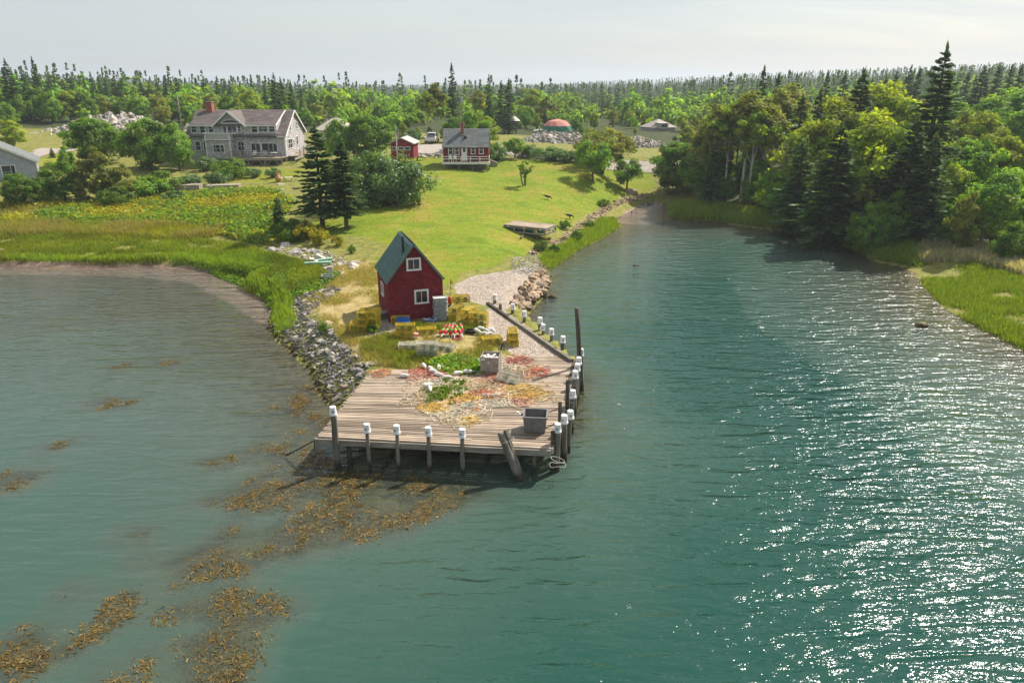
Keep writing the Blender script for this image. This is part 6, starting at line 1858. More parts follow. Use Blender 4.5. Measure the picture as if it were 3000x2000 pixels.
for s in (-.42, .42): m = MB(); m.b(s - .04, s + .04, -.2, .2, 0, .44); m.build('leg', M_beam, o)
for px, lab in ((540, 'long low concrete slab among the meadow growth, left of the pair'), (655, 'long low concrete slab among the meadow growth, right of the pair')):
    q = ground(px, 556)
    m = MB(); m.hexa([(-2.2, -.5, -.3), (2.2, -.5, -.3), (2.2, .8, -.3), (-2.2, .8, -.3), (-2.2, -.55, .62), (2.2, -.55, .72), (2.2, .85, .74), (-2.2, .85, .64)])
    o = m.build('concrete_slab', M_stone); o.location = q; o.rotation_euler = (0, 0, R(4)); tag(o, lab, 'slab', 'old concrete slabs')
# pale green planks washed up on the marsh
q = ground(930, 776)
M_pgreen = mat_plain('pale_green_paint', (.3, .5, .38), .7, .2)
for (px, py, L, rz, lab) in ((932, 780, 2.3, R(4), 'long pale green plank lying on the marsh grass'), (948, 771, 1.5, R(24), 'short pale green hull piece lying behind the long plank')):
    q = ground(px, py); m = MB(); m.hexa([(-L / 2, -.1, .1), (L / 2, -.14, .1), (L / 2, .14, .1), (-L / 2, .1, .1), (-L / 2, -.14, .24), (L / 2, -.2, .3), (L / 2, .2, .3), (-L / 2, .14, .24)])
    o = m.build('green_plank', M_pgreen); o.location = q + Vector((0, 0, .12)); o.rotation_euler = (0, 0, rz); tag(o, lab, 'plank', 'washed-up boat pieces')
q = ground(925, 776); m = MB(); m.lathe([(.0, 0), (.2, .08), (.24, .25), (.18, .42), (0, .5)], 12); o = m.build('white_float', M_buoy, None, True); o.location = q; tag(o, 'round white float beside the pale green plank', 'float')
q = ground(960, 818); m = MB(); open_box(m, .9, .5, .35, .95)
o = m.build('fish_crate', M_tote); o.location = q; o.rotation_euler = (.1, .05, R(8)); tag(o, 'grey-blue plastic crate stranded at the marsh edge', 'crate')
q = ground(1210, 440); 
q = ground(1092, 448); o = thing('path_lamp', 'small globe lamp on a post left of the red outbuilding', 'lamp', q)
m = MB(); m.tube([(0, 0, 0), (0, 0, 1.5)], .03, 6); m.build('post', M_iron, o); m = MB(); m.lathe([(.0, 1.5), (.15, 1.58), (.17, 1.7), (.12, 1.82), (0, 1.86)], 12); m.build('globe', M_white, o, True)
# ------------------------------------------------------------------ stones
def rock_mesh(seed, flat=1.0, mat=None, n=15, blocky=0.0):
    r = random.Random(seed)
    bm = bmesh.new()
    for _ in range(n):
        v = Vector((r.gauss(0, 1), r.gauss(0, 1), r.gauss(0, 1))).normalized()
        if blocky: v = Vector(tuple(math.copysign(abs(c) ** (1 - blocky), c) for c in v))
        v *= r.uniform(.8, 1.05)
        bm.verts.new((v.x * .5, v.y * .5 * r.uniform(.8, 1.0), v.z * .5 * flat))
    bmesh.ops.convex_hull(bm, input=bm.verts)
    loose = [v for v in bm.verts if not v.link_faces]
    bmesh.ops.delete(bm, geom=loose, context='VERTS')
    me = bpy.data.meshes.new('stone'); bm.to_mesh(me); bm.free()
    me.materials.append(mat or M_stone)
    return me
def mat_stone(name, cols, scale=1.5, weed=None):
    t = NT(name)
    a, b = t.noise(scale, 5, .65), t.noise(scale * 6, 3, .6)
    c = t.ramp(t.mix(.5, a, b), [(.3, cols[0]), (.5, cols[1]), (.7, cols[2])])
    c = t.mix(1.0, c, t.ramp(t.rand(), [(0, (.5, .5, .5)), (.35, (.85, .83, .8)), (.7, (1.12, 1.05, .96)), (1, (1.45, 1.36, 1.22))]), 'MULTIPLY')
    if weed is not None:           # wet, weed-stained below the tide line
        s = t.new('SeparateXYZ'); t.ln(t.pos(), s.inputs[0])
        h = t.math('ADD', s.outputs['Z'], t.math('MULTIPLY', t.math('SUBTRACT', a, .5), .4))
        c = t.mix(t.ramp(h, [(max(weed - .15, 0), 1), (weed + .15, 0)]), c, t.mix(b, (.03, .025, .01), (.10, .075, .028)))
    t.principled(c, .88, .2, t.bump(b, .5, .03))
    return t.m
M_rip = mat_stone('riprap_stone', ((.14, .135, .13), (.30, .285, .265), (.47, .44, .40)), 1.5, .3)
M_brown = mat_stone('brown_boulder', ((.16, .115, .08), (.33, .25, .18), (.50, .41, .32)), 1.2, .3)
M_pale = mat_stone('pale_granite', ((.24, .225, .21), (.42, .395, .37), (.60, .565, .53)), .8)
RK = {nm: [rock_mesh(k * 13 + s0, f, mt, n, bl) for k in range(9)] for nm, s0, f, mt, n, bl in (('rip', 1, .62, M_rip, 14, .25), ('brown', 2, .72, M_brown, 15, .35), ('pale', 3, .6, M_pale, 14, .5), ('slab', 4, .36, M_rip, 13, .4), ('round', 5, .75, M_brown, 22, 0))}
def joined_rocks(name, arr, protos, parent):
    """many small stones joined into one part; arr rows: x, y, z, size, seed"""
    V, F, off = [], [], 0
    rg = np.random.default_rng(int(abs(arr[0][0]) * 100) + len(arr))
    cache = []
    for me in protos:
        me.calc_loop_triangles()
        v = np.empty(len(me.vertices) * 3); me.vertices.foreach_get('co', v)
        f = np.empty(len(me.loop_triangles) * 3, dtype=np.int32); me.loop_triangles.foreach_get('vertices', f)
        cache.append((v.reshape(-1, 3), f.reshape(-1, 3)))
    for (x, y, z, s) in arr:
        v, f = cache[rg.integers(len(cache))]
        Rm = np.array(Euler((rg.uniform(-.4, .4), rg.uniform(-.4, .4), rg.uniform(0, 6.28))).to_matrix())
        V.append((v * s * rg.uniform(.75, 1.25, 3)) @ Rm.T + (x, y, z)); F.append(f + off); off += len(v)
    o = ob(name, mesh_np(name, np.vstack(V), np.vstack(F), protos[0].materials[0]), parent)
    o['kind'] = 'stuff'
    return o
def scatter(poly, n, seed, dens=None):
    rg = np.random.default_rng(seed)
    x0, y0 = poly.min(0); x1, y1 = poly.max(0)
    out = []
    while len(out) < n:
        x, y = rg.uniform(x0, x1, 4000), rg.uniform(y0, y1, 4000)
        m = inside_poly(x, y, poly)
        if dens is not None: m &= rg.random(4000) < dens(x, y)
        out += list(zip(x[m], y[m]))
        if len(out) == 0 and not m.any(): break
    return np.array(out[:n])
def rock_bank(name, label, poly, nbig, nsmall, big, small, protos, seed, sink=.25, lift=0.0, pile=0.0, ridge=None, dens=None, cat='rocks', tilt=.5, flatrot=False):
    """a bank of loose stones: the large ones single, the rubble between them joined"""
    rg = random.Random(seed)
    pts = scatter(poly, nbig, seed, dens)
    c = poly.mean(0)
    o = thing(name, label, cat, (c[0], c[1], hz(c[0], c[1])))
    zz = height(pts[:, 0], pts[:, 1])
    L0 = Vector((c[0], c[1], hz(c[0], c[1])))
    for (x, y), z in zip(pts, zz):
        s = big[0] + (big[1] - big[0]) * rg.random() ** 2.2
        st = ob('stone', rg.choice(protos), o)
        st.location = Vector((x, y, z - s * sink * .4 + lift + pile * rg.random())) - L0
        st.scale = (s * rg.uniform(.8, 1.3), s * rg.uniform(.75, 1.15), s * rg.uniform(.7, 1.1))
        st.rotation_euler = (rg.uniform(-tilt, tilt), rg.uniform(-tilt, tilt), rg.uniform(0, 6.28))
    if nsmall:
        p = scatter(poly, nsmall, seed + 1, dens)
        z = height(p[:, 0], p[:, 1])
        arr = [(x - L0.x, y - L0.y, zz_ + lift * .5 + pile * .5 * rg.random() - L0.z, small[0] + (small[1] - small[0]) * rg.random() ** 1.5) for (x, y), zz_ in zip(p, z)]
        joined_rocks('rubble', arr, protos, o)
    return o
rock_bank('riprap_bank', 'long grey stone riprap bank sloping into the water left of the shed', gpoly([(796, 905), (850, 880), (900, 850), (960, 830), (1000, 850), (960, 880), (900, 930), (960, 960), (1010, 1010), (1075, 1060), (1080, 1085), (1000, 1185), (975, 1195), (935, 1150), (895, 1070), (855, 1035), (798, 985), (786, 950)]), 300, 2600, (.24, .72), (.1, .26), RK['rip'], 21, pile=.12)
rock_bank('marsh_boulders', 'row of big pale angular boulders along the top of the marsh', gpoly([(785, 715), (830, 705), (900, 725), (960, 735), (1010, 755), (1045, 775), (1040, 790), (1000, 785), (1010, 815), (985, 815), (960, 785), (900, 765), (840, 745), (790, 735)]), 46, 260, (.5, 1.35), (.1, .3), RK['pale'], 22, pile=.15)
rock_bank('boulder_bank', 'pile of large brown boulders on the shore beside the gravel', gpoly([(1500, 905), (1545, 915), (1580, 880), (1606, 845), (1613, 812), (1590, 800), (1550, 830), (1520, 860), (1500, 880)]), 110, 260, (.45, 1.25), (.12, .35), RK['brown'], 23, pile=.3, sink=.1)
rock_bank('shingle_rubble', 'flat slaty rubble on the shore at the head of the gravel', gpoly([(1495, 770), (1540, 745), (1570, 740), (1600, 775), (1614, 808), (1600, 830), (1560, 820), (1500, 800)]), 150, 900, (.28, .7), (.1, .28), RK['slab'], 24, tilt=.25)
rock_bank('shore_wall', 'tumbled dry stone wall edging the lawn along the inlet', gpoly([(1545, 742), (1575, 715), (1600, 700), (1640, 700), (1680, 668), (1720, 640), (1760, 610), (1800, 590), (1850, 570), (1895, 570), (1895, 585), (1840, 590), (1790, 610), (1760, 635), (1715, 665), (1680, 690), (1650, 715), (1600, 725), (1570, 745)]), 210, 500, (.35, .95), (.12, .3), RK['brown'], 25, pile=.12)
rock_bank('creek_stones', 'small stones at the dry head of the creek', gpoly([(1830, 630), (1870, 600), (1920, 585), (1960, 590), (2010, 585), (2040, 595), (1990, 610), (1968, 625), (1930, 600), (1880, 610)]), 60, 260, (.3, .8), (.1, .25), RK['rip'], 26)
def lone(px, py, s, kind, label, k=0, flat=1.0, sink=.2, rz=0.3, loc=None):
    q = loc or ground(px, py)
    o = ob('boulder', RK[kind][k]); o.location = q + Vector((0, 0, s * (.18 - sink))); o.scale = (s, s * .8, s * flat); o.rotation_euler = (.1, .1, rz)
    return tag(o, label, 'boulder')
lone(1848, 566, 2.6, 'brown', 'big brown boulder at the lawn corner near the round tree', 3, .8)
lone(1622, 868, .95, 'brown', 'brown rock standing in the water off the boulder pile', 1, .9, loc=at_z(1619, 871, 0))
lone(1867, 777, 1.1, 'slab', 'low dark rock awash in the middle of the inlet', 2, .5, loc=at_z(1867, 778, 0.0))
lone(2699, 953, 1.1, 'brown', 'dark rock standing in the water near the right bank', 5, 1.0, loc=at_z(2699, 955, 0.0))
lone(8, 738, 1.3, 'round', 'rounded brown boulder on the marsh at the left edge', 1)
lone(1008, 1135, .75, 'round', 'round brown boulder at the foot of the riprap beside the deck', 3)
lone(958, 1163, .7, 'round', 'round brown boulder at the waterline left of the deck', 4)
lone(975, 1010, .8, 'round', 'pale rounded boulder at the top of the riprap', 5, loc=ground(962, 950))
lone(445, 695, .9, 'pale', 'pale flat rock in the tall grass above the marsh', 2, .6, loc=ground(410, 700))
lone(600, 580, 2.2, 'pale', 'broad pale ledge rock in the meadow below the slabs', 6, .5, loc=ground(583, 583))
lone(690, 570, 2.4, 'slab', 'dark overhanging ledge rock at the right concrete slab', 4, .9, loc=ground(700, 566))
lone(790, 565, 2.0, 'pale', 'curved pale boulder on the slope below the chiminea', 7, .8, loc=ground(783, 568))
lone(860, 540, 2.4, 'slab', 'flat pale rock patch beside the chiminea', 1, .3, loc=ground(835, 538))
lone(832, 556, .9, 'pale', 'small pink rock on the slope under the spruce', 8, .7, loc=ground(828, 558))
for k, (px, py) in enumerate(((545, 686), (575, 687), (500, 694), (672, 660))):
    lone(px, py, .7, 'pale', ['pale flat stone in the grass, left of a close pair', 'pale flat stone in the grass, right of a close pair', 'pale stone at the lower edge of the tall grass', 'small pale stone left of the little spruce'][k], k + 1, .6)
# quarry heaps: mounds of tumbled granite blocks
def talus(name, label, cx, cy, y, wpx, hpx, n, seed, size=(.7, 2.2), depth=9, pale=.8):
    """a heap of blocks rising to hpx pixels above its foot"""
    rg = random.Random(seed)
    foot = at_y(cx, cy, y); w = at_y(cx + wpx, cy, y).x - foot.x
    zt = at_y(cx, cy - hpx, y + depth * .5).z
    zb = hz(foot.x, y)
    H = max(zt - zb, 1.0)
    o = thing(name, label, 'rock heap', (foot.x, y, zb))
    for k in range(n):
        u, v = rg.uniform(-1, 1), rg.random()
        prof = (1 - abs(u) ** 2.2)
        zz = H * prof * (v ** .8) * rg.uniform(.85, 1.05)
        x, yy = u * w, v * depth
        s = size[0] + (size[1] - size[0]) * rg.random() ** 2
        st = ob('stone', rg.choice(RK['pale'] if rg.random() < pale else RK['rip']), o)
        st.location = (x, yy, hz(foot.x + x, y + yy) - zb + zz - .2 * s - max(0, hz(foot.x + x, y + yy) - zb) * .8)
        st.scale = (s * rg.uniform(.8, 1.5), s * rg.uniform(.7, 1.1), s * rg.uniform(.8, 1.5))
        st.rotation_euler = (rg.uniform(-.9, .9), rg.uniform(-.9, .9), rg.uniform(0, 6.28))
    # the heap's earth core
    m = MB(); seg = 14
    for i in range(seg):
        for j in range(5):
            def pt(a, b):
                u, v = -1 + 2 * a / seg, b / 5
                x, yy = u * w * .97, v * depth + .2
                return (x, yy, H * (1 - abs(u) ** 2.2) * v ** .8 * .86 - .6)
            m.face([pt(i, j), pt(i + 1, j), pt(i + 1, j + 1), pt(i, j + 1)])
    for i in range(seg):
        def pb(a, z):
            u = -1 + 2 * a / seg; zz = H * (1 - abs(u) ** 2.2) * .86 - .6
            return (u * w * .97, depth + .2 + (0 if z else 4), zz if z else -2)
        m.face([pb(i, 1), pb(i + 1, 1), pb(i + 1, 0), pb(i, 0)])
    m.build('core', MATS['riprap_stone'], o)
    return o
talus('granite_heap', 'long pale quarry heap of granite blocks on the slope at the upper left', 250, 425, 148, 175, 92, 300, 31, (.7, 2.0), 14)
talus('granite_heap', 'small pale block heap left of the grey house chimney', 550, 405, 150, 36, 62, 60, 32, (.7, 1.8), 8)
talus('granite_heap', 'grey boulder heap below the red dome', 1640, 440, 140, 125, 50, 260, 33, (.6, 1.9), 9, .15)
talus('granite_heap', 'grey boulder heap right of the spreading tree', 1880, 463, 136, 80, 58, 200, 34, (.5, 1.5), 9, .2)
rock_bank('garden_wall', 'low dry stone wall between the drive and the lawn', gpoly([(1210, 452), (1290, 455), (1290, 463), (1210, 462)]), 60, 60, (.35, .9), (.15, .3), RK['rip'], 35, pile=.35)
rock_bank('road_wall', 'low stone edging along the road left of the lawn trees', gpoly([(1475, 449), (1560, 458), (1560, 463), (1475, 455)]), 40, 40, (.3, .6), (.12, .25), RK['rip'], 36, pile=.2)
# ------------------------------------------------------------------ foliage materials
M_spruce = mat_leaf('spruce_needles', (0.082, 0.15, 0.06), .36, .3, .25, .22, (1.3, 1.15, .7))
M_leafA = mat_leaf('green_leaves', (0.155, 0.29, 0.036), .55, .35, .25, .25)
M_leafB = mat_leaf('bright_leaves', (0.26, 0.36, 0.034), .56, .35, .2, .2)
M_leafC = mat_leaf('olive_leaves', (0.22, 0.27, 0.06), .54, .4, .2, .22)
M_leafG = mat_leaf('shrub_leaves', (0.11, 0.20, 0.055), .42, .3, .6, .2)
M_leafY = mat_leaf('yellow_green_growth', (0.27, 0.29, 0.022), .45, .5, .15, .22)
M_grassG = mat_leaf('marsh_grass', (0.175, 0.27, 0.028), .4, .35, .15, .0)
M_grassS = mat_leaf('straw_grass', (0.30, 0.29, 0.10), .4, .35, .15, .0, (1.2, 1.1, .8))
M_seed = mat_leaf('silver_seed_heads', (0.42, 0.42, 0.29), .35, .3, .3, .0, (1.1, 1.05, .8))
M_bark = mat_plain('bark', (.14, .115, .09), .95, .3, 5, .1, 0, .25)
M_birch = mat_plain('pale_birch_bark', (.50, .47, .41), .85, .3, 3, .2, 0, .2)

def spruce_meshes(seed, h, r, whorls=26, per=6, tw=9, tl=.42, tw_w=.085, bare=.08, ragged=.25, top=.0):
    """trunk plus a crown of drooping boughs, every bough a spray of needle twigs"""
    g = np.random.default_rng(seed)
    P, A, B, Cc = [], [], [], []
    for w in range(whorls):
        t = bare + (1 - bare) * (w / whorls) ** .93
        zw = t * h
        Lw = r * ((1 - t) ** .8) * (.55 + .45 * min(1, (t - bare) / .12 + .35))
        n = per + (1 if t < .6 else 0)
        for k in range(n):
            if g.random() < ragged * .5: continue
            z0 = zw + g.uniform(-.55, .55) * h * (1 - bare) / whorls
            az = 2 * math.pi * (k + g.random() * .8) / n + w * 1.7
            L = max(.18, Lw * g.uniform(1 - ragged * 1.3, 1.1))
            up = .32 * (t ** 1.6) + g.uniform(-.08, .08)           # upper boughs rise, lower ones droop
            droop = (.42 * (1 - t) + .1) * L
            d = np.array([math.cos(az), math.sin(az), 0.0]); sd = np.array([-d[1], d[0], 0])
            m = max(4, int(tw * (L / r + .35)))
            s = (np.arange(m) + g.random(m)) / m * .92 + .1
            s = np.minimum(s, 1.0)
            px = d[None] * (s * L)[:, None]
            pz = z0 + s * L * up - droop * s ** 1.5 + .18 * L * s ** 3.5
            for side in (-1, 1, 0):
                ln = tl * (.55 + .75 * (1 - s)) * (.6 + .4 * min(1, L)) * g.uniform(.7, 1.25, m) * (1 if side else .8)
                ln = np.minimum(ln, .75 * L + .12)
                dirv = d[None] * .75 + sd[None] * side * g.uniform(.55, 1.0, (m, 1)) + np.array([0, 0, 1]) * g.uniform(-.38, .12, (m, 1))
                dirv = unit(dirv)
                c = px.copy(); c[:, 2] = pz
                c = c + dirv * (ln * .5)[:, None] + g.normal(0, .03, (m, 3))
                roll = g.uniform(-.9, .9, m)
                nrm = unit(np.cross(dirv, np.array([0, 0, 1.0])[None] + g.normal(0, .25, (m, 3))))
                upv = np.cross(nrm, dirv)
                wv = nrm * np.cos(roll)[:, None] + upv * np.sin(roll)[:, None]
                P.append(c); A.append(dirv * (ln * .5)[:, None]); B.append(wv * (tw_w * g.uniform(.7, 1.3, m))[:, None])
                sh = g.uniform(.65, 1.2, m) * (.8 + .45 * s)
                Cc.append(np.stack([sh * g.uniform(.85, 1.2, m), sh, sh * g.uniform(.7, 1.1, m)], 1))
    k = 7                                                          # the leader
    P.append(np.stack([g.normal(0, .05, k), g.normal(0, .05, k), h * (.955 + .012 * np.arange(k))], 1)); A.append(np.stack([g.normal(0, .03, k), g.normal(0, .03, k), np.full(k, .035 * h)], 1)); an = g.uniform(0, 6.28, k)
    B.append(np.stack([np.cos(an), np.sin(an), 0 * an], 1) * tw_w * 1.2); Cc.append(np.ones((k, 3)))
    P, A, B, Cc = np.vstack(P), np.vstack(A), np.vstack(B), np.vstack(Cc)
    v = np.empty((len(P), 4, 3)); v[:, 0] = P - A; v[:, 1] = P - B - A * .1; v[:, 2] = P + A; v[:, 3] = P + B - A * .1
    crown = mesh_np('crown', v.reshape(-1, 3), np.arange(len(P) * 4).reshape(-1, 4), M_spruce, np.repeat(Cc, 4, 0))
    m = MB(); rt = .016 * h + .04
    m.tube([(0, 0, -.3), (0, 0, h * .3), (.02, 0, h * .7), (0, 0, h * .99)], [rt * 1.15, rt * .85, rt * .4, .015], 8)
    g2 = random.Random(seed)
    for k in range(14):
        z = h * g2.uniform(.05, .5); a = g2.uniform(0, 6.28); L = r * .6 * g2.uniform(.5, 1)
        m.tube([(0, 0, z), (math.cos(a) * L, math.sin(a) * L, z - .08 * L)], [.03, .008], 4, False)
    return m.mesh('trunk', M_bark), crown

def broad_meshes(seed, h, rx, crown_z0, leaves, leaf, clumps, mat, bark=None, trunk_r=.14, stems=1, shape=1.0, spread=.0, clump_r=.26, hollow=.45, limb=True, top=1.0):
    """broadleaf tree: limbs that reach leaf clumps spread through an uneven crown"""
    g = np.random.default_rng(seed); g2 = random.Random(seed)
    cz, rz_ = (crown_z0 + h) / 2, (h - crown_z0) / 2
    C = []
    while len(C) < clumps:
        v = g.normal(0, 1, 3); v /= np.linalg.norm(v)
        rad = (hollow + (1 - hollow) * g.random()) ** .7
        a = math.atan2(v[1], v[0])
        lob = 1 + .22 * math.sin(2 * a + seed) + .16 * math.sin(3 * a + 2 * seed) + .1 * math.sin(5 * a + seed)
        zf = v[2] * rad
        wz = (1 - .35 * max(0, zf) ** 2) if shape >= 1 else (1 - .6 * max(0, zf))
        C.append((v[0] * rad * rx * lob * wz, v[1] * rad * rx * lob * wz, cz + zf * rz_ * (1 + .12 * math.sin(a * 2 + seed * 3)) * top))
    C = np.array(C)
    per = leaves // clumps
    cr = clump_r * rx * g.uniform(.7, 1.35, clumps)
    idx = np.repeat(np.arange(clumps), per)
    n = len(idx)
    o = unit(g.normal(0, 1, (n, 3))) * (g.random(n) ** .45)[:, None]
    o[:, 2] *= .72
    p = C[idx] + o * cr[idx][:, None]
    nrm = unit(o + unit(C[idx] - np.array([0, 0, cz])) * .5 + np.array([0, 0, .55]) + g.normal(0, .55, (n, 3)))
    t1 = unit(np.cross(nrm, g.normal(0, 1, (n, 3)))); t2 = np.cross(nrm, t1)
    s = leaf * g.uniform(.6, 1.35, n)
    v = np.empty((n, 4, 3))
    v[:, 0] = p - t1 * (s * .75)[:, None]; v[:, 1] = p - t2 * (s * .42)[:, None] + nrm * (s * .1)[:, None]; v[:, 2] = p + t1 * (s * .75)[:, None]; v[:, 3] = p + t2 * (s * .42)[:, None] + nrm * (s * .1)[:, None]
    ck = g.uniform(.72, 1.25, clumps); ch = g.uniform(.85, 1.2, clumps)
    b = ck[idx] * g.uniform(.75, 1.25, n)
    col = np.stack([b * ch[idx], b, b * g.uniform(.7, 1.1, n)], 1)
    crown = mesh_np('crown', v.reshape(-1, 3), np.arange(n * 4).reshape(-1, 4), mat, np.repeat(col, 4, 0))
    m = MB()
    for k in range(stems):
        a = g2.uniform(0, 6.28); lean = spread * (g2.uniform(.4, 1) if stems > 1 else g2.uniform(0, .4))
        top = Vector((math.cos(a) * lean, math.sin(a) * lean, crown_z0 + (h - crown_z0) * .55))
        b0 = Vector((math.cos(a) * .12 * (stems > 1), math.sin(a) * .12 * (stems > 1), -.3))
        mid = b0.lerp(top, .5) + Vector((g2.uniform(-.1, .1), g2.uniform(-.1, .1), 0)) * h * .15
        m.tube([b0, mid, top], [trunk_r * 1.25, trunk_r * .85, trunk_r * .35], 7)
        if limb:
            for j in range(int(9 / stems) + 2):
                c = C[g2.randrange(clumps)]; f = g2.uniform(.35, .9)
                s0 = b0.lerp(mid, f * 2) if f < .5 else mid.lerp(top, f * 2 - 1)
                e = Vector(c); mm = s0.lerp(e, .5) + Vector((0, 0, .08 * h * g2.random()))
                m.tube([s0, mm, e], [trunk_r * .42, trunk_r * .25, .012], 5, False)
    return m.mesh('trunk', bark or M_bark), crown

PRO = {}
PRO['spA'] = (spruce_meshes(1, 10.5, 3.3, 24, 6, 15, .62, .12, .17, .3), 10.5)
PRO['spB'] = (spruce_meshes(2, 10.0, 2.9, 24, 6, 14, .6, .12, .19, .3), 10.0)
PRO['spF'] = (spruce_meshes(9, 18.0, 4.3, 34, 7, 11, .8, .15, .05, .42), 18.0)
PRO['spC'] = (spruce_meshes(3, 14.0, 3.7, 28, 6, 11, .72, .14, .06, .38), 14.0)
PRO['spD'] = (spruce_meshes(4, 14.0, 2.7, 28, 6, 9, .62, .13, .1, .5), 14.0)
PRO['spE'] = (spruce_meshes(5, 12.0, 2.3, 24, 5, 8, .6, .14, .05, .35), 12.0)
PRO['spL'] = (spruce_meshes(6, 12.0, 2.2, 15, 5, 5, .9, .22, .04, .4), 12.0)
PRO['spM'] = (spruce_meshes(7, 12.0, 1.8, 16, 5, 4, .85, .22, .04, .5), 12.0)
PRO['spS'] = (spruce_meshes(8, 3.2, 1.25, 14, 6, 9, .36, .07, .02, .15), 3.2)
PRO['brA'] = (broad_meshes(11, 8, 4.2, .0, 13000, .28, 90, M_leafA, trunk_r=.2, stems=3, spread=1.6, clump_r=.24), 8.0)
PRO['brB'] = (broad_meshes(12, 8, 3.6, .2, 9500, .28, 66, M_leafA, trunk_r=.17, stems=2, spread=1.0, clump_r=.27), 8.0)
PRO['brC'] = (broad_meshes(13, 9, 3.3, .8, 8000, .28, 56, M_leafB, trunk_r=.16, clump_r=.3), 9.0)
PRO['brD'] = (broad_meshes(14, 9, 3.2, .4, 8000, .26, 60, M_leafC, trunk_r=.14, stems=2, spread=.9, clump_r=.26, shape=.6), 9.0)
PRO['asA'] = (broad_meshes(15, 12, 2.3, 5.0, 4600, .24, 46, M_leafC, M_birch, .13, 1, .6, .5, .3, .2), 12.0)
PRO['asB'] = (broad_meshes(16, 12, 2.0, 6.2, 4000, .24, 40, M_leafB, M_birch, .11, 1, .6, .4, .32, .2), 12.0)
PRO['shA'] = (broad_meshes(17, 2.6, 1.9, .0, 3600, .15, 44, M_leafG, trunk_r=.06, stems=4, spread=.8, clump_r=.27, hollow=.4), 2.6)
PRO['shB'] = (broad_meshes(18, 2.0, 1.6, .0, 2600, .15, 36, M_leafA, trunk_r=.05, stems=4, spread=.7, clump_r=.28), 2.0)
PRO['shY'] = (broad_meshes(19, 1.4, 1.3, .0, 1800, .14, 30, M_leafY, trunk_r=.04, stems=3, spread=.5, clump_r=.3), 1.4)
PRO['apl'] = (broad_meshes(20, 4.6, 2.3, 1.3, 5200, .18, 46, M_leafA, trunk_r=.13, clump_r=.27, spread=.3), 4.6)
PRO['wide'] = (broad_meshes(21, 7.2, 5.0, 1.8, 9000, .24, 76, M_leafC, trunk_r=.26, stems=3, spread=2.2, clump_r=.2, hollow=.5), 7.2)
PRO['lil'] = (broad_meshes(22, 4.6, 4.1, -.6, 16000, .2, 150, M_leafG, trunk_r=.12, stems=5, spread=2.2, clump_r=.2, hollow=.2), 4.6)
PRO['sap'] = (broad_meshes(23, 3.0, .8, .9, 420, .17, 18, M_leafA, trunk_r=.06, stems=3, spread=.55, clump_r=.35), 3.0)
PRO['lowA'] = (broad_meshes(24, 8, 3.2, .8, 1500, .5, 34, M_leafA, trunk_r=.17, clump_r=.34, limb=False), 8.0)
PRO['lowB'] = (broad_meshes(25, 8, 3.0, .8, 1500, .5, 34, M_leafB, trunk_r=.17, clump_r=.34, limb=False), 8.0)
PRO['lowC'] = (broad_meshes(26, 9, 2.8, 1.0, 1500, .5, 34, M_leafC, trunk_r=.17, clump_r=.34, shape=.6, limb=False), 9.0)
PRO['dead'] = (broad_meshes(27, 7, 1.6, 3.5, 120, .2, 16, M_leafC, M_birch, .1, 1, .8, .6, .4, .2), 7.0)
vr = random.Random(99)
NAMES = dict(sp='spruce_tree', br='broadleaf_tree', as_='aspen_tree')
def tree(kind, x, y, h, wx=1.0, label='', group=None, cat='tree', name=None, z=None, rz=None):
    (tm, cm), h0 = PRO[kind]
    s = h / h0
    if kind.startswith('sp') and kind != 'spS': wx *= 1.4
    nm = name or ('spruce_tree' if kind.startswith('sp') else 'aspen_tree' if kind.startswith('as') else 'shrub' if kind.startswith('sh') else 'broadleaf_tree')
    o = thing(nm, label, 'shrub' if nm in ('shrub', 'bush') else cat, (x, y, hz(x, y) if z is None else z), vr.uniform(0, 6.28) if rz is None else rz, group)
    o.scale = (s * wx, s * wx, s)
    ob('trunk', tm, o); ob('crown', cm, o)
    return o
def tree_px(kind, px, pytop, y, wx=1.0, label='', group=None, **kw):
    """tree at distance y whose top shows at photo pixel (px, pytop)"""
    tp = at_y(px, pytop, y)
    return tree(kind, tp.x, y, max(tp.z - hz(tp.x, y), 1.0), wx, label, group, **kw)
def tree_base(kind, px, py, pytop, wx=1.0, label='', group=None, **kw):
    b = ground(px, py); tp = at_y(px, pytop, b.y)
    return tree(kind, b.x, b.y, max(tp.z - b.z, .5), wx, label, group, **kw)
ORD = 'leftmost,second,third,fourth,fifth,sixth,seventh,eighth,ninth,tenth,eleventh,twelfth,thirteenth,fourteenth,fifteenth,sixteenth'.split(',')
def nth(i, n):
    if i == n - 1: return 'rightmost'
    if i <= n // 2 or n - 1 - i >= len(ORD): return (ORD[i] if i else 'leftmost') + (' from left' if i else '')
    return ORD[n - 1 - i] + ' from right'
# --- single trees one can point to
tree_base('spA', 946, 668, 372, .9, 'tall dark spruce with layered boughs on the lawn, left of the pair', rz=.4)
tree_base('spB', 1016, 670, 415, .85, 'dark spruce with clear straight trunk on the lawn, right of the pair', rz=1.0)
tree_base('spS', 820, 668, 580, 1.0, 'little dark spruce left of the tall spruce pair')
tree_base('spS', 958, 640, 575, .8, 'small spruce half hidden behind the trunk of the left spruce')
tree_base('lil', 1118, 595, 440, 1.0, 'wide glossy green shrub on the lawn right of the spruce pair', name='bush')
tree_base('brA', 1078, 470, 330, 1.0, 'large dome-shaped green tree left of the red outbuilding')
tree_base('brB', 1000, 470, 352, .8, 'smaller green tree at the left of the dome-shaped tree')
tree_base('apl', 1736, 533, 408, .95, 'small broadleaf tree with bare straight trunk on the lawn')
tree_base('wide', 1762, 508, 372, .95, 'wide spreading olive tree with forked trunk by the road')
tree_base('apl', 1836, 558, 463, 1.0, 'round-crowned small tree near the lawn corner by the inlet')
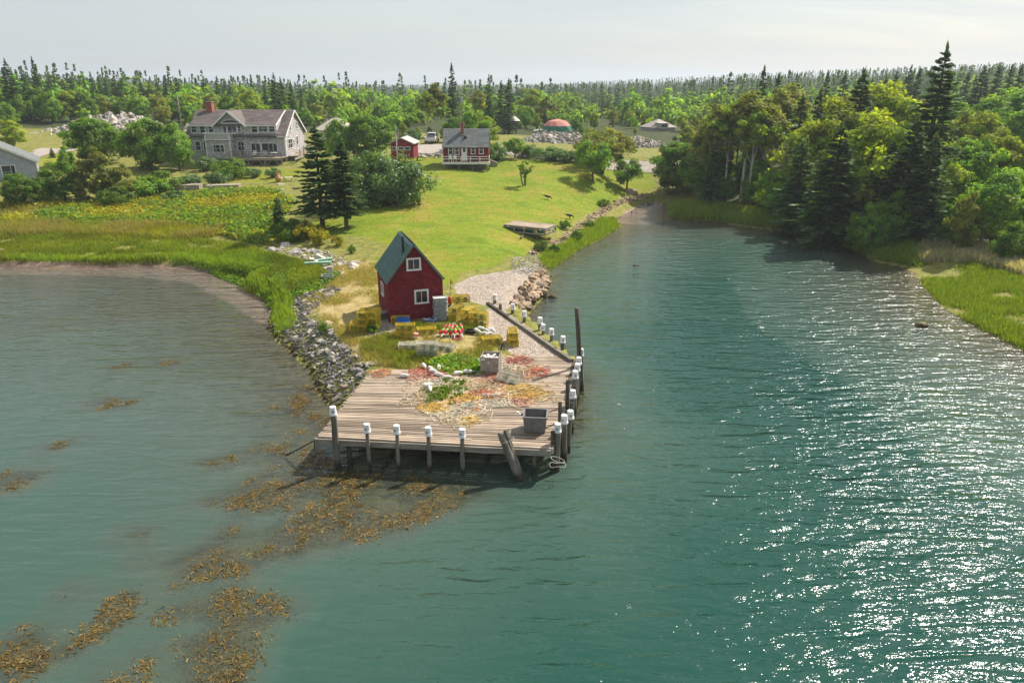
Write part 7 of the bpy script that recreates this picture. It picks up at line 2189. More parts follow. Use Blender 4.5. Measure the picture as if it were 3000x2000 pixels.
tree_base('sap', 1537, 545, 464, 1.1, 'thin sapling with few leaves in the middle of the lawn')
tree_base('apl', 1508, 465, 402, 1.0, 'round green tree at the roadside right of the cottage')
tree_base('shA', 1452, 470, 412, 1.0, 'rounded bush against the right wall of the red cottage', name='bush')
tree_base('shB', 1430, 500, 488, .6, 'small bush under the right end of the cottage porch', name='bush')
for k, (px, py, tp, w) in enumerate(((1560, 462, 420, 1.3), (1610, 470, 425, 1.4), (1660, 474, 436, 1.3), (1700, 478, 450, 1.0))):
    tree_base('shA', px, py, tp, w, ['rose bush nearest the roadside tree along the road', 'second rose bush along the road under the boulders', 'third rose bush along the road under the boulders', 'rose bush at the right end of the roadside row'][k], 'bushes along the road', name='bush')
tree_base('brA', 1990, 565, 412, 1.15, 'big grey-green bushy tree at the head of the inlet')
tree_base('brA', 2060, 572, 430, 1.0, 'green bushy tree right of the creek head')
tree_px('spD', 1323, 194, 152, .75, 'tall narrow spruce towering behind the red cottage', rz=.3)
tree_px('spD', 1432, 226, 165, .8, 'spruce right of the cottage utility pole')
tree_px('spC', 1490, 235, 160, .75, 'dark spruce standing over the cistern tower')
tree_px('spE', 1468, 242, 168, .9, 'spruce close behind the cistern spruce')
tree_px('asA', 1275, 240, 150, 1.3, 'thin-crowned aspen left of the tall narrow spruce')
tree_px('asB', 1245, 262, 146, 1.3, 'leafy aspen behind the white truck')
tree_px('asA', 1400, 262, 160, 1.2, 'thin aspen between the pole and the spruces')
tree_px('brB', 1385, 330, 128, 1.1, 'green tree directly behind the red cottage roof')
tree_px('brC', 1425, 340, 130, 1.0, 'bright green tree right behind the cottage roof')
tree_px('brB', 1330, 345, 140, 1.0, 'green tree left of the cottage chimney')
for k, (px, tp, y, kd, w) in enumerate(((1200, 380, 142, 'shA', 1.4), (1225, 372, 150, 'brC', .7), (1255, 372, 150, 'brB', .7), (1300, 370, 148, 'brB', .8), (1180, 360, 150, 'brC', .8))):
    tree_px(kd, px, tp, y, w, ['shrub behind the red outbuilding roof', 'small bright tree behind the person in black', 'small green tree behind the white truck', 'small green tree at the truck door', 'small bright tree left of the drive'][k])
# --- left side
tree_base('brA', 290, 480, 340, 1.15, 'largest dome-shaped green tree left of the grey house')
tree_base('brA', 440, 495, 342, .95, 'dense dark green tree against the left corner of the grey house')
tree_base('brB', 525, 500, 365, .8, 'dark green tree touching the left wall of the grey house')
tree_base('brD', 300, 585, 432, 1.0, 'grey-green tree with pale bare trunk in front of the dome-shaped tree')
tree_base('brB', 190, 585, 475, 1.1, 'loose green tree left of the pale-trunked one')
tree_base('brA', 60, 600, 505, 1.0, 'broad green bush-tree at the left edge above the meadow')
tree_base('brB', 135, 595, 520, 1.0, 'rounded green tree between the edge bush and the loose tree')
tree_base('brD', 245, 590, 500, .9, 'thin olive tree with a whitish stem above the meadow')
tree_base('brD', 370, 585, 480, 1.0, 'olive bushy tree right of the pale-trunked tree')
tree_base('brC', 45, 440, 352, 1.1, 'orange-tinged tree behind the blue-grey house')
tree_base('spS', 155, 462, 435, 1.2, 'dark little spruce on the grass by the left road')
tree_base('brB', 200, 500, 430, .6, 'small dark tree on the grass right of the left road')
tree_base('dead', 90, 605, 545, .8, 'bleached dead shrub at the foot of the edge bush')
for k, (px, py, tp, w) in enumerate(((480, 560, 500, 1.4), (560, 545, 505, 1.3), (430, 575, 520, 1.4), (640, 540, 498, 1.2), (350, 600, 545, 1.3), (510, 590, 555, 1.2), (700, 520, 475, 1.2), (745, 520, 490, 1.0), (660, 515, 470, 1.1), (600, 500, 455, 1.1), (690, 500, 462, .9), (800, 520, 488, 1.0))):
    tree_base('shA' if k % 2 else 'shB', px, py, tp, w, 'green shrub in the belt below the grey house, ' + nth(sorted((480, 560, 430, 640, 350, 510, 700, 745, 660, 600, 690, 800)).index(px), 12), 'shrubs below the grey house', name='bush')
for k, (px, py, tp, w) in enumerate(((870, 690, 640, 1.0), (905, 700, 655, 1.0), (830, 695, 650, 1.0), (935, 715, 672, .8), (850, 710, 665, .8), (990, 720, 690, .7), (1030, 742, 718, .6))):
    tree_base('shY' if k % 2 else 'shB', px, py, tp, w, ['green bush at the foot of the left spruce', 'yellow-green bush below the left spruce trunk', 'green bush right of the little spruce', 'yellow-green bush above the pale boulders', 'low green bush left of the boulders', 'small yellow bush on the slope below the spruces', 'tiny grey-green bush nearest the shed roof'][k], 'bushes below the spruce pair', name='bush')
tree_base('shB', 1092, 975, 948, .8, 'small leafy bush below the left trap stack', name='bush')
tree_base('shB', 950, 972, 945, .8, 'small leafy bush at the top of the riprap', name='bush')
for k, (px, py, tp) in enumerate(((1655, 668, 645), (1590, 735, 705), (1625, 738, 715), (1770, 605, 583), (1690, 700, 675), (1725, 665, 645))):
    tree_base('shB', px, py, tp, 1.0, ['low bush right of the swim float', 'dark green clump among the shore wall stones below the float', 'second green clump among the shore wall stones', 'round bush on the far corner of the lawn', 'grassy bush on the shore above the green bank', 'grassy bush farther up the shore wall'][k], 'bushes on the inlet shore', name='bush')
# --- right bank, front rows
RB = [('spF', 2774, 147, 80, 1.0, 'tallest spruce with bare-topped crown above the right bank'), ('spC', 2532, 215, 92, 1.0, 'broad dark spruce standing above the middle of the right bank'),
      ('spC', 2468, 372, 75, 1.2, 'spruce with long level boughs over the water on the right bank'), ('spC', 2690, 352, 72, 1.1, 'dark spruce left of the tallest one on the right bank'),
      ('spC', 2745, 400, 70, 1.0, 'spruce with drooping boughs in front of the tallest one'), ('spE', 2353, 285, 98, 1.1, 'dark spruce behind the aspens on the right bank'),
      ('spE', 2404, 272, 100, 1.0, 'narrow dark spruce right of the aspen group'), ('spE', 2355, 420, 82, 1.4, 'low dark spruce at the foot of the aspens'),
      ('spD', 2240, 203, 118, .8, 'ragged tall spruce behind the aspen crowns'), ('spD', 2282, 226, 112, .8, 'second ragged spruce behind the aspen crowns'),
      ('brC', 2574, 330, 78, 1.0, 'tall pale-green tree in the middle of the right bank'), ('brC', 2383, 355, 88, .9, 'bright yellow-green tree right of the aspen stems'),
      ('brC', 2459, 292, 90, .9, 'bright green tree left of the broad dark spruce'), ('brC', 2590, 246, 96, 1.0, 'yellow-green tree right of the broad dark spruce'),
      ('brC', 2664, 288, 92, .9, 'bright yellow-green tree left of the tallest spruce'), ('brB', 2276, 508, 88, 1.0, 'grey-green bushy tree at the water on the right bank'),
      ('brB', 2200, 535, 92, .9, 'low green tree under the aspen stems'), ('brB', 2130, 520, 95, .9, 'loose green bush-tree at the left foot of the aspens'),
      ('brD', 2850, 562, 66, .75, 'yellowish small birch by the seed grass'), ('brB', 2957, 508, 68, 1.1, 'green tree at the right edge above the seed grass'),
      ('brB', 2985, 652, 62, .9, 'green bush at the right edge of the bank'), ('brA', 2860, 400, 84, 1.0, 'rounded green tree right of the tallest spruce'),
      ('brC', 2960, 398, 82, 1.0, 'bright rounded tree near the right edge'), ('brD', 2850, 322, 100, 1.1, 'grey-green tree behind the rounded trees on the right'),
      ('brB', 2906, 292, 108, 1.2, 'green tree high on the right behind the rounded ones'), ('brB', 2985, 272, 112, 1.2, 'green tree highest at the right edge'),
      ('brC', 3040, 430, 80, 1.1, 'bright tree cut by the right edge of the view'), ('brB', 2640, 560, 71, .8, 'dark green undergrowth tree beneath the spruces'), ('brB', 2420, 560, 79, .8, 'dark shrubby tree at the waterline under the level boughs'),
      ('brB', 2560, 600, 70, .7, 'low bush at the waterline under the pale-green tree'), ('brB', 2790, 600, 69, .7, 'low bush left of the yellowish birch'), ('spE', 2620, 420, 74, 1.1, 'dark spruce between the pale-green tree and the tall spruces'),
      ('asA', 2204, 262, 96, 1.35, 'tallest aspen of the group with bare pale stems'), ('asB', 2150, 290, 97, 1.3, 'aspen left of the tallest in the pale-stemmed group'), ('asA', 2106, 302, 99, 1.3, 'leftmost aspen of the pale-stemmed group'),
      ('asA', 2240, 285, 98, 1.25, 'aspen right of the tallest in the pale-stemmed group'), ('asB', 2180, 275, 101, 1.3, 'aspen behind the tallest in the pale-stemmed group'), ('asA', 2262, 300, 95, 1.2, 'rightmost aspen of the pale-stemmed group'), ('asB', 2222, 305, 93, 1.1, 'front aspen of the pale-stemmed group'),
      ('asA', 2323, 240, 112, 1.4, 'olive aspen crown behind the pale-stemmed group'), ('asA', 2290, 255, 108, 1.3, 'olive aspen left of the ragged spruces'), ('brD', 2080, 350, 102, 1.0, 'olive tree at the left end of the right bank wood'), ('spE', 2095, 420, 94, 1.1, 'dark spruce at the left foot of the aspen group'), ('spE', 2135, 380, 98, 1.0, 'dark spruce among the aspen stems'),
      ('brC', 2800, 480, 76, .9, 'light green tree below the tallest spruce'), ('dead', 2305, 395, 90, 1.0, 'bare white-limbed birch at the right of the aspen stems')]
for kd, px, tp, y, w, lab in RB: tree_px(kd, px, tp, y, w, lab)
q = ground(2872, 728)
m = MB(); m.tube([(0, 0, -.2), (-.1, .05, 1.6), (-.22, 0, 3.6)], [.16, .14, .1], 9); o = m.build('birch_stem', M_birch, None, True); o.location = q; tag(o, 'broken white birch stem at the edge of the seed grass', 'tree')
# --- woods behind, tree by tree
def wood(rows, label, group, seed):
    g = random.Random(seed)
    rows = sorted(rows, key=lambda r_: r_[1])
    for i, (kd, px, tp, y, w) in enumerate(rows): tree_px(kd, px + g.uniform(-3, 3), tp + g.uniform(-3, 3), y + g.uniform(-4, 4), w * g.uniform(.85, 1.15), label + ', ' + nth(i, len(rows)), group)
L1 = [(16, 180), (92, 172), (64, 215), (40, 225), (118, 221), (140, 232), (159, 218), (185, 232), (207, 225), (230, 223), (246, 234), (262, 217), (284, 225), (306, 230), (328, 230), (345, 240), (357, 234), (392, 227), (412, 240), (434, 238), (460, 236), (481, 227), (498, 236), (516, 229), (542, 231), (571, 229), (593, 231), (609, 231), (634, 227), (655, 238), (673, 238), (700, 244), (737, 240)]
tree_px('spC', 14, 180, 168, .9, 'tallest broad spruce at the upper left edge')
tree_px('spD', 93, 172, 175, .7, 'tall thin-topped spruce standing clear above the upper left wood')
wood([('spE' if i % 3 else 'spC', px, tp, 205 + (i * 37 % 40), .95) for i, (px, tp) in enumerate(L1[2:])], 'dark spruce in the skyline row behind the upper left slope', 'spruces on the upper left skyline', 1)
wood([('brC', 191, 264, 172, 1.0), ('brB', 242, 275, 175, 1.0), ('brD', 303, 283, 178, 1.0), ('brB', 350, 285, 178, 1.0), ('brD', 456, 272, 165, .9), ('brC', 558, 278, 180, 1.0), ('brD', 612, 272, 182, 1.0), ('brC', 727, 265, 178, 1.0), ('brB', 520, 285, 176, 1.0), ('brB', 665, 285, 176, 1.0), ('brB', 400, 288, 172, .9), ('brC', 690, 290, 170, .9), ('brB', 100, 262, 172, 1.0), ('brB', 140, 275, 168, .9), ('brB', 50, 280, 165, .9), ('brB', 10, 300, 160, 1.0), ('spE', 70, 255, 170, 1.1), ('spE', 30, 250, 166, 1.1)], 'leafy tree on the slope behind the grey house', 'leafy trees behind the grey house', 2)
wood([('spC', 800, 223, 172, .75), ('spC', 822, 232, 176, .7), ('spC', 848, 240, 172, .8), ('spE', 775, 250, 180, .9), ('spE', 880, 262, 190, .9)], 'dark spruce rising behind the right gable of the grey house', 'spruces behind the grey gable', 3)
wood([('brC', 770, 315, 158, .8), ('brB', 830, 310, 165, .9), ('brB', 890, 320, 170, .9), ('brD', 930, 300, 180, 1.0), ('brC', 980, 318, 176, .8), ('brB', 1010, 330, 170, .8), ('brD', 1060, 295, 190, 1.0), ('brB', 1110, 312, 185, .9), ('brC', 1160, 318, 176, .8), ('brD', 1195, 330, 168, .9), ('brB', 1210, 305, 190, 1.0), ('brC', 1130, 340, 165, .8)], 'leafy tree in the hollow behind the red buildings', 'leafy trees behind the red buildings', 4)
wood([('brC', 1560, 262, 200, 1.0), ('brD', 1600, 285, 195, 1.0), ('brB', 1540, 310, 180, .9), ('brC', 1575, 335, 172, .7), ('brB', 1690, 335, 172, .9), ('brC', 1740, 332, 175, .9), ('brD', 1800, 322, 190, 1.0), ('brC', 1850, 325, 192, 1.0), ('brD', 1885, 335, 185, .9), ('brB', 1960, 335, 185, .9), ('brC', 2000, 330, 175, .9), ('brB', 1900, 400, 150, .8), ('brC', 1860, 372, 160, .7), ('brB', 1975, 395, 150, .9), ('brC', 2020, 370, 140, 1.0), ('brD', 2040, 340, 150, 1.0), ('brB', 1940, 425, 140, .8), ('brC', 1990, 430, 135, .8), ('brB', 2060, 400, 130, .9), ('brC', 1650, 300, 210, .9), ('brB', 1520, 350, 170, .7), ('brB', 1705, 365, 160, .6), ('brC', 1540, 375, 165, .6), ('brB', 1580, 380, 158, .5)], 'leafy tree on the slope beyond the road', 'leafy trees beyond the road', 5)
wood([('spE', 2425, 216, 150, .9), ('spE', 2480, 218, 152, .9), ('spE', 2595, 232, 148, .9), ('spE', 2629, 218, 150, .9), ('spC', 2668, 197, 152, .8), ('spE', 2697, 207, 150, .9), ('spE', 2834, 218, 148, .9), ('spC', 2885, 202, 146, .9), ('spE', 2931, 200, 150, .9), ('spE', 2965, 202, 140, .8), ('spE', 2997, 196, 148, .9), ('spE', 2740, 235, 150, .9), ('spE', 2860, 225, 156, .9), ('spE', 2555, 236, 158, .9)], 'dark spruce in the back row above the right bank', 'back row spruces above the right bank', 6)
wood([('brD', 2500, 262, 125, 1.0), ('brC', 2630, 270, 120, 1.0), ('brD', 2730, 275, 122, 1.0), ('brB', 2790, 300, 110, .9), ('brC', 2900, 330, 95, .9), ('brB', 3030, 330, 95, 1.0), ('brD', 2560, 290, 112, 1.0), ('brB', 2690, 420, 82, .9), ('brB', 2520, 480, 80, .9), ('brB', 2900, 450, 76, .9), ('brB', 2350, 480, 90, .9), ('brB', 2240, 470, 98, .9), ('brB', 2170, 470, 100, .9), ('spE', 2310, 440, 94, 1.1), ('spE', 2560, 440, 84, 1.1), ('spE', 2640, 470, 78, 1.1), ('spE', 2200, 420, 106, 1.1)], 'tree in the crowded middle of the right bank wood', 'middle trees of the right bank wood', 7)
# --- the far woods, one mass to the ridge
FARP = [spruce_meshes(41, 12, 2.3, 9, 4, 3, 1.5, .42, .04, .35)[1], spruce_meshes(42, 12, 1.9, 9, 4, 3, 1.4, .4, .04, .5)[1]]
FARB = [broad_meshes(43, 8, 3.2, .6, 150, 1.3, 20, M_leafA, limb=False, clump_r=.36)[1], broad_meshes(44, 8, 3.0, .6, 150, 1.3, 20, M_leafB, limb=False, clump_r=.36)[1]]
def verts_of(me):
    v = np.empty(len(me.vertices) * 3, dtype=np.float32); me.vertices.foreach_get('co', v)
    c = np.empty(len(me.vertices) * 4, dtype=np.float32); me.color_attributes['Col'].data.foreach_get('color', c)
    return v.reshape(-1, 3), c.reshape(-1, 4)[:, :3]
def far_wood(name, label, pts, protos, hr, mat, seed):
    g = np.random.default_rng(seed)
    src = [verts_of(m_) for m_ in protos]
    zz = height(pts[:, 0], pts[:, 1])
    V, Cc = [], []
    for (x, y), z in zip(pts, zz):
        v, c = src[g.integers(len(src))]
        s = g.uniform(*hr) / 12.0; w = s * g.uniform(.8, 1.2); a = g.uniform(0, 6.28)
        ca, sa_ = math.cos(a) * w, math.sin(a) * w
        V.append(np.stack([v[:, 0] * ca - v[:, 1] * sa_ + x, v[:, 0] * sa_ + v[:, 1] * ca + y, v[:, 2] * s + z], 1))
        k = g.uniform(.7, 1.3); Cc.append(c * k * np.array([g.uniform(.85, 1.2), 1, g.uniform(.85, 1.15)]))
    V = np.vstack(V); Cc = np.vstack(Cc)
    o = ob(name, mesh_np(name, V, np.arange(len(V)).reshape(-1, 4), mat, Cc))
    return tag(o, label, 'wood', None, 'stuff')
g = np.random.default_rng(5)
def fan(n, y0, y1, spread=.86):
    y = np.sqrt(g.uniform(y0 ** 2, y1 ** 2, n)); x = g.uniform(-spread, spread, n) * y
    return np.stack([x, y], 1)
pt = fan(2600, 230, 620); pt = pt[~((pt[:, 1] < 260) & (pt[:, 0] < 60) & (pt[:, 0] > -130))]
far_wood('spruce_forest', 'far dark spruce forest covering the low ridge to the horizon', np.vstack([pt, fan(2600, 620, 1100, .8), fan(1500, 1100, 2300, .8)]), FARP, (8, 14), M_spruce, 1)
pb = fan(1000, 195, 560, .8)
far_wood('leafy_forest', 'far paler leafy wood mixed into the low ground before the ridge', pb, FARB, (8, 14), M_leafA, 2)
pm = np.stack([g.uniform(-120, 150, 420), g.uniform(150, 235, 420)], 1)
pm = pm[~((pm[:, 1] < 178) & (pm[:, 0] > -22) & (pm[:, 0] < 50)) & ~((pm[:, 1] < 168) & (pm[:, 0] < -60))]
far_wood('undergrowth', 'tangled bushes filling the low ground beyond the houses', pm, FARB, (4, 8), M_leafA, 3)
pr_ = np.stack([g.uniform(30, 130, 320), g.uniform(72, 150, 320)], 1)
pr_ = pr_[(pr_[:, 0] > 30 + (pr_[:, 1] < 82) * 10) & (pr_[:, 0] < 40 + pr_[:, 1] * .75)]
_du, _, _ = seg_dist(pr_[:, 0], pr_[:, 1], SH); pr_ = pr_[_du > 7]
far_wood('undergrowth', 'dark bushes filling the ground under the right bank wood', pr_, FARB, (3, 6), M_leafA, 4)
# ------------------------------------------------------------------ grass and low growth
def blades(name, label, pts, hgt, wid, mat, seed, per=7, spread=.14, lean=.35, colr=(.75, 1.25), tint=None, zoff=0.0):
    """tufts of grass: every blade a bent strip of two faces"""
    g = np.random.default_rng(seed)
    n = len(pts); idx = np.repeat(np.arange(n), per); N = len(idx)
    z = height(pts[:, 0], pts[:, 1])
    base = np.stack([pts[idx, 0] + g.normal(0, spread, N), pts[idx, 1] + g.normal(0, spread, N), z[idx] - .03 + zoff], 1)
    th = (g.uniform(hgt[0], hgt[1], n))[idx] * g.uniform(.6, 1.15, N)
    a = g.uniform(0, 6.28, N); ln = np.stack([np.cos(a), np.sin(a), np.zeros(N)], 1) * (th * lean * g.uniform(.2, 1.3, N))[:, None]
    sd = np.stack([-np.sin(a + g.normal(0, .8, N)), np.cos(a), np.zeros(N)], 1) * (wid * g.uniform(.6, 1.4, N))[:, None]
    up = np.array([0, 0, 1.0])[None] * th[:, None]
    v = np.empty((N, 6, 3))
    v[:, 0] = base - sd; v[:, 1] = base + sd
    m = base + up * .6 + ln * .35; v[:, 2] = m + sd * .8; v[:, 3] = m - sd * .8
    t_ = base + up + ln; v[:, 4] = t_ + sd * .25; v[:, 5] = t_ - sd * .25
    o6 = np.arange(N)[:, None] * 6
    f = np.concatenate([o6 + np.array([[0, 1, 2, 3]]), o6 + np.array([[3, 2, 4, 5]])], 0)
    b = g.uniform(colr[0], colr[1], n)[idx] * g.uniform(.8, 1.2, N)
    c = np.stack([b * g.uniform(.85, 1.25, N), b, b * g.uniform(.7, 1.1, N)], 1)
    if tint is not None: c = c * tint(pts[idx, 0], pts[idx, 1])
    return tag(ob(name, mesh_np(name, v.reshape(-1, 3), f, mat, np.repeat(c, 6, 0))), label, 'grass', None, 'stuff')
def herb(name, label, pts, size, leaf, mat, seed, per=12, colr=(.7, 1.3), h=.5, zoff=0.0):
    """low leafy growth: small leaf sprays spread over the ground"""
    g = np.random.default_rng(seed)
    n = len(pts); idx = np.repeat(np.arange(n), per); N = len(idx)
    z = height(pts[:, 0], pts[:, 1]); s = g.uniform(size[0], size[1], n)
    o = g.normal(0, .5, (N, 3)) * s[idx][:, None]; o[:, 2] = np.abs(o[:, 2]) * h * 1.6
    p = np.stack([pts[idx, 0], pts[idx, 1], z[idx] + zoff], 1) + o
    nr = unit(o + np.array([0, 0, .6]) + g.normal(0, .5, (N, 3))); t1 = unit(np.cross(nr, g.normal(0, 1, (N, 3)))); t2 = np.cross(nr, t1)
    l = leaf * g.uniform(.6, 1.4, N)
    v, f = quads_np(p, t1 * (l * .7)[:, None], t2 * (l * .4)[:, None])
    b = g.uniform(colr[0], colr[1], n)[idx] * g.uniform(.75, 1.25, N)
    c = np.stack([b * g.uniform(.9, 1.2, N), b, b * g.uniform(.7, 1.1, N)], 1)
    return tag(ob(name, mesh_np(name, v, f, mat, np.repeat(c, 4, 0))), label, 'plants', None, 'stuff')
def clumpy(s, seed, lo=.35, hi=.6):
    return lambda x, y: np.clip((vnoise(x, y, s, seed) - lo) / (hi - lo), 0, 1)
MARSH = gpoly([(-260, 772), (0, 772), (153, 777), (325, 777), (440, 773), (540, 778), (615, 794), (745, 818), (780, 842), (700, 845), (790, 880), (800, 905), (850, 870), (930, 830), (960, 800), (900, 770), (800, 745), (700, 715), (560, 700), (300, 690), (0, 690), (-260, 690)])
TALL = gpoly([(-260, 690), (0, 690), (300, 692), (560, 702), (640, 690), (560, 665), (400, 660), (200, 655), (0, 650), (-260, 650)])
MEAD = gpoly([(-260, 655), (0, 655), (300, 660), (560, 665), (700, 700), (790, 720), (880, 700), (820, 640), (860, 590), (800, 560), (700, 555), (500, 575), (380, 590), (200, 600), (0, 600), (-260, 600)])
blades('marsh_grass', 'short bright green marsh grass on the bank of the left cove', scatter(MARSH, 18000, 1, clumpy(2.2, 3, .1, .5)), (.2, .48), .018, M_grassG, 1, 7, .16, .35, (.6, 1.4), lambda x, y: (.65 + .6 * vnoise(x, y, 3.5, 21))[:, None] * np.stack([.85 + .5 * vnoise(x, y, 6, 22), 1 + 0 * x, 1 + 0 * x], 1))
ed = []
for a, b in zip(SHORE[2:14], SHORE[3:15]):
    L = math.hypot(b[0] - a[0], b[1] - a[1]); k = int(L * 26)
    for i in range(k):
        f = (i + random.random()) / k; nx2, ny2 = -(b[1] - a[1]) / L, (b[0] - a[0]) / L
        off = random.uniform(.3, 1.6); ed.append((a[0] + (b[0] - a[0]) * f + nx2 * off, a[1] + (b[1] - a[1]) * f + ny2 * off))
ed = np.array(ed); ed = ed[height(ed[:, 0], ed[:, 1]) > .1]
blades('cordgrass', 'thick bright cordgrass fringe along the water of the left cove', ed, (.35, .65), .02, M_grassG, 2, 9, .12, .3, (1.1, 1.7))
blades('tall_grass', 'tall straw-coloured grass belt between marsh and meadow', scatter(TALL, 4200, 3, clumpy(3, 5, .3, .6)), (.45, .9), .022, M_grassS, 3, 7, .3, .4)
blades('tall_green_grass', 'tall green grass mixed through the belt between marsh and meadow', scatter(TALL, 4000, 33), (.35, .75), .022, M_grassG, 33, 7, .3, .4, (.7, 1.4), lambda x, y: np.stack([1.25 + .3 * vnoise(x, y, 5, 2), 1.1 + 0 * x, 1 + 0 * x], 1))
herb('meadow_growth', 'yellow-green goldenrod and leafy growth over the left meadow', scatter(MEAD, 9000, 4, clumpy(4, 7, .2, .45)), (.35, .6), .17, M_leafY, 4, 12, (.65, 1.35), .55)
herb('meadow_shrubs', 'dark green low juniper patches in the left meadow', scatter(MEAD, 1500, 5, clumpy(5, 9, .55, .7)), (.5, .9), .2, M_leafA, 5, 18, (.7, 1.2), .6)
blades('meadow_grass', 'dry grass showing between the meadow growth', scatter(MEAD, 5000, 6), (.35, .7), .02, M_grassS, 6, 6, .2)
WRK = gpoly([(620, 800), (760, 770), (900, 800), (1000, 800), (940, 850), (860, 880), (800, 905), (760, 850)])
herb('salt_plants', 'dark mottled salt plants on the wet ground above the left rocks', scatter(WRK, 2600, 7), (.2, .4), .12, M_leafA, 7, 9, (.4, 1.2), .4)
# right bank
RSEED = gpoly([(2680, 740), (2720, 715), (2800, 715), (2880, 725), (2960, 760), (3060, 800), (3060, 830), (2960, 800), (2850, 770), (2760, 765), (2700, 770)])
blades('seed_grass', 'pale silver seed-headed grass on the right bank', scatter(RSEED, 5200, 8), (.5, .85), .03, M_seed, 8, 8, .16, .55, (.75, 1.35))
RGRN = gpoly([(2680, 775), (2760, 770), (2850, 775), (2960, 805), (3100, 850), (3100, 1060), (3000, 1018), (2890, 968), (2800, 920), (2750, 880), (2710, 832)])
blades('bank_grass', 'short bright green grass on the right bank by the water', scatter(RGRN, 9000, 9, clumpy(2.5, 11, .2, .5)), (.18, .42), .02, M_grassG, 9, 7, .17, .35, (.7, 1.35))
RBK = gpoly([(1965, 640), (1965, 615), (2000, 600), (2100, 605), (2250, 625), (2400, 660), (2560, 720), (2700, 735), (2680, 780), (2570, 762), (2520, 738), (2400, 695), (2230, 665), (2075, 646)])
blades('creek_grass', 'long bending grass on the far bank of the inlet', scatter(RBK, 7000, 10), (.5, .95), .026, M_grassG, 10, 7, .2, .6, (.7, 1.3), lambda x, y: np.stack([1 + .5 * vnoise(x, y, 3, 4), 1 + .3 * vnoise(x, y, 3, 4), 1.2 + .8 * vnoise(x, y, 3, 4)], 1))
LGB = gpoly([(1612, 790), (1660, 758), (1688, 732), (1765, 697), (1815, 662), (1800, 640), (1760, 640), (1700, 680), (1650, 715), (1600, 735), (1580, 760)])
blades('shore_grass', 'bright green grass below the stone wall along the inlet', scatter(LGB, 3600, 11), (.15, .4), .02, M_grassG, 11, 7, .15, .35, (.8, 1.5))
# lawn, cropped but not flat
blades('lawn_grass', 'short mown grass of the lawn', scatter(LAWN, 26000, 12), (.05, .1), .022, M_grassG, 12, 4, .14, .7, (.8, 1.5), lambda x, y: np.stack([1.3 + 0 * x, 1.15 + 0 * x, .9 + 0 * x], 1))
YARD = gpoly([(1060, 985), (1150, 975), (1230, 950), (1300, 950), (1400, 960), (1440, 985), (1480, 1010), (1460, 1060), (1420, 1090), (1380, 1098), (1280, 1092), (1180, 1080), (1090, 1070), (1060, 1040)])
blades('yard_grass', 'rough grass growing among the traps', scatter(YARD, 1300, 13, clumpy(1.5, 15, .42, .62)), (.16, .38), .013, M_grassG, 13, 8, .1, .5, (.6, 1.3), lambda x, y: np.stack([1.15 + 0 * x, 1 + 0 * x, 1 + 0 * x], 1))
blades('yard_straw', 'dry yellow grass tufts around the traps and the shed', scatter(YARD, 1600, 14, clumpy(1.1, 17, .45, .7)), (.15, .35), .012, M_grassS, 14, 7, .1, .5)
blades('point_straw', 'dry grass on the point left of the shed', scatter(DRY, 4200, 15, clumpy(1.6, 19, .25, .6)), (.08, .25), .014, M_grassS, 15, 6, .14, .6, (.8, 1.4))
herb('yard_weeds', 'leafy green weeds in the yard by the plywood bin', scatter(gpoly([(1260, 1060), (1330, 1040), (1410, 1060), (1420, 1095), (1330, 1100), (1270, 1090)]), 420, 16), (.15, .3), .1, M_leafA, 16, 10, (.8, 1.3), .5)
pw = []
for (zx, zy, r_, n_) in ((1045, 245, .4, 26), (1130, 200, .3, 12), (1160, 260, .25, 10), (1020, 310, .3, 12), (960, 315, .2, 6)):
    c_ = at_z(900 + zx / 2.613, 1050 + zy / 2.613, DZ)
    for _ in range(n_): pw.append((c_.x + random.gauss(0, r_), c_.y + random.gauss(0, r_)))
pw = np.array(pw)
gg = np.random.default_rng(18)
N_ = len(pw) * 12; ix = np.repeat(np.arange(len(pw)), 12)
pp_ = np.stack([pw[ix, 0] + gg.normal(0, .1, N_), pw[ix, 1] + gg.normal(0, .1, N_), DZ + .03 + np.abs(gg.normal(0, .1, N_))], 1)
nr_ = unit(gg.normal(0, 1, (N_, 3)) + np.array([0, 0, .5])); ta = unit(np.cross(nr_, gg.normal(0, 1, (N_, 3)))); tb_ = np.cross(nr_, ta)
v_, f_2 = quads_np(pp_, ta * .06, tb_ * .03)
tag(ob('deck_weeds', mesh_np('deck_weeds', v_, f_2, M_leafA, np.repeat(gg.uniform(.5, 1.1, (N_, 1)) * np.array([[1.1, 1, .8]]), 4, 0))), 'green weeds sprouting through the rope heap', 'plants', None, 'stuff')

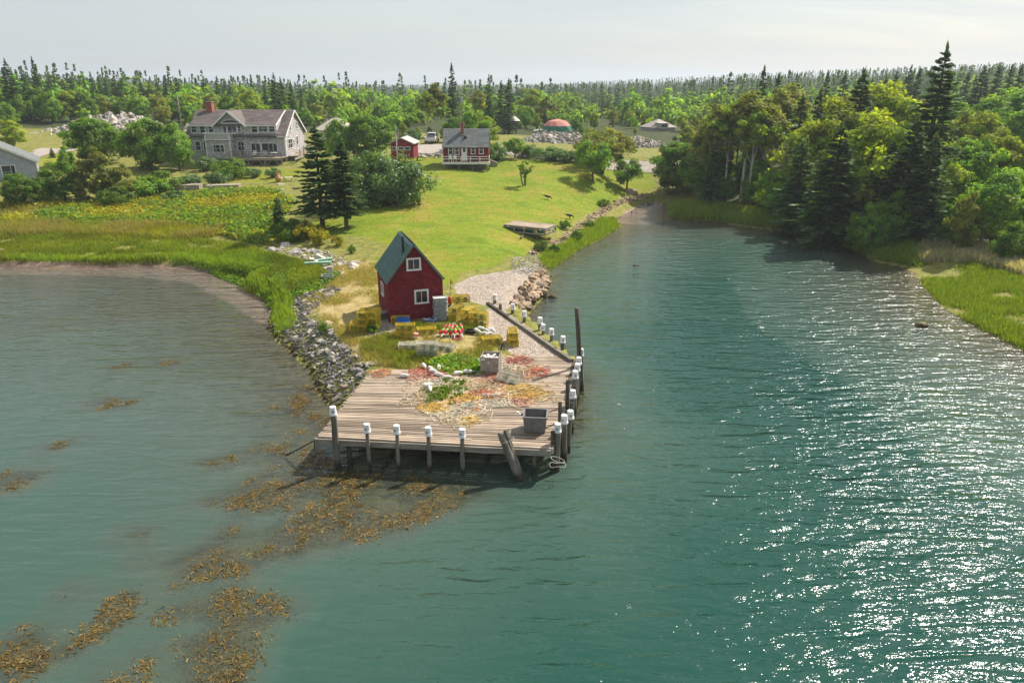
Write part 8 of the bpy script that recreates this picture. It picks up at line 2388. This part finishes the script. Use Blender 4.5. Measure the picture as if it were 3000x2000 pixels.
# ------------------------------------------------------------------ rockweed in the water
M_weed = mat_leaf('rockweed', (0.17, 0.125, 0.042), .25, .35, .2, 0.0, (1.25, 1.05, .6))
def weed(poly, n, seed):
    g = np.random.default_rng(seed)
    p = scatter(poly, n, seed)
    d, _, _ = seg_dist(p[:, 0], p[:, 1], np.vstack([poly, poly[:1]]))
    return p, d
WV, WF, WC, off = [], [], [], 0
for k, q in enumerate(WEEDW):
    area = 0.5 * abs(np.dot(q[:, 0], np.roll(q[:, 1], 1)) - np.dot(q[:, 1], np.roll(q[:, 0], 1)))
    g = np.random.default_rng(50 + k)
    n = int(max(14, area * 24))
    p = scatter(q, n, 50 + k)
    d, _, _ = seg_dist(p[:, 0], p[:, 1], np.vstack([q, q[:1]]))
    nz_ = vnoise(p[:, 0], p[:, 1], 1.5, 3) * .55 + vnoise(p[:, 0], p[:, 1], .6, 5) * .45
    kp = (nz_ > .36 + .22 * (d < .5) * g.random(n)); p, nz_, d = p[kp], nz_[kp], d[kp]
    n = len(p)
    if n < 3: continue
    per = 16
    ix = np.repeat(np.arange(n), per); N = len(ix)
    a0 = (vnoise(p[:, 0], p[:, 1], 4, 7) * 3 + .4)[ix] + g.normal(0, .9, N)         # fronds stream with the current
    L = g.uniform(.05, .2, N)
    dirv = np.stack([np.cos(a0), np.sin(a0), g.normal(0, .1, N)], 1)
    z = (.012 - .2 * np.clip(.55 - nz_, 0, 1) * 2)[ix] + g.normal(-.012, .025, N)
    c = np.stack([p[ix, 0] + g.normal(0, .15, N), p[ix, 1] + g.normal(0, .15, N), z], 1)
    nr2 = unit(np.stack([g.normal(0, .4, N), g.normal(0, .4, N), np.ones(N)], 1)); sd = unit(np.cross(dirv, nr2))
    v, f = quads_np(c, dirv * (L * .5)[:, None], sd * g.uniform(.005, .018, N)[:, None])
    b = g.uniform(.5, 1.25, n)[ix] * g.uniform(.6, 1.5, N)
    WV.append(v); WF.append(f + off); off += len(v)
    WC.append(np.repeat(np.stack([b * g.uniform(.85, 1.25, N), b * g.uniform(.85, 1.1, N), b * g.uniform(.6, 1.2, N)], 1), 4, 0))
tag(ob('rockweed', mesh_np('rockweed', np.vstack(WV), np.vstack(WF), M_weed, np.vstack(WC))), 'golden brown rockweed floating in mats off the wharf and the left shore', 'seaweed', None, 'stuff')
# ------------------------------------------------------------------ the summer haze
m = MB(); m.b(-2500, 2500, -310, 4300, -8, 75)
t = NT('haze_air'); vol = t.new('VolumePrincipled', Density=0.00028)
vol.inputs['Color'].default_value = (.82, .9, 1, 1); vol.inputs['Anisotropy'].default_value = .25
t.ln(vol.outputs[0], t.out.inputs['Volume'])
hzo = m.build('haze', t.m); tag(hzo, 'thin blue summer haze over the whole place', 'haze', None, 'stuff')
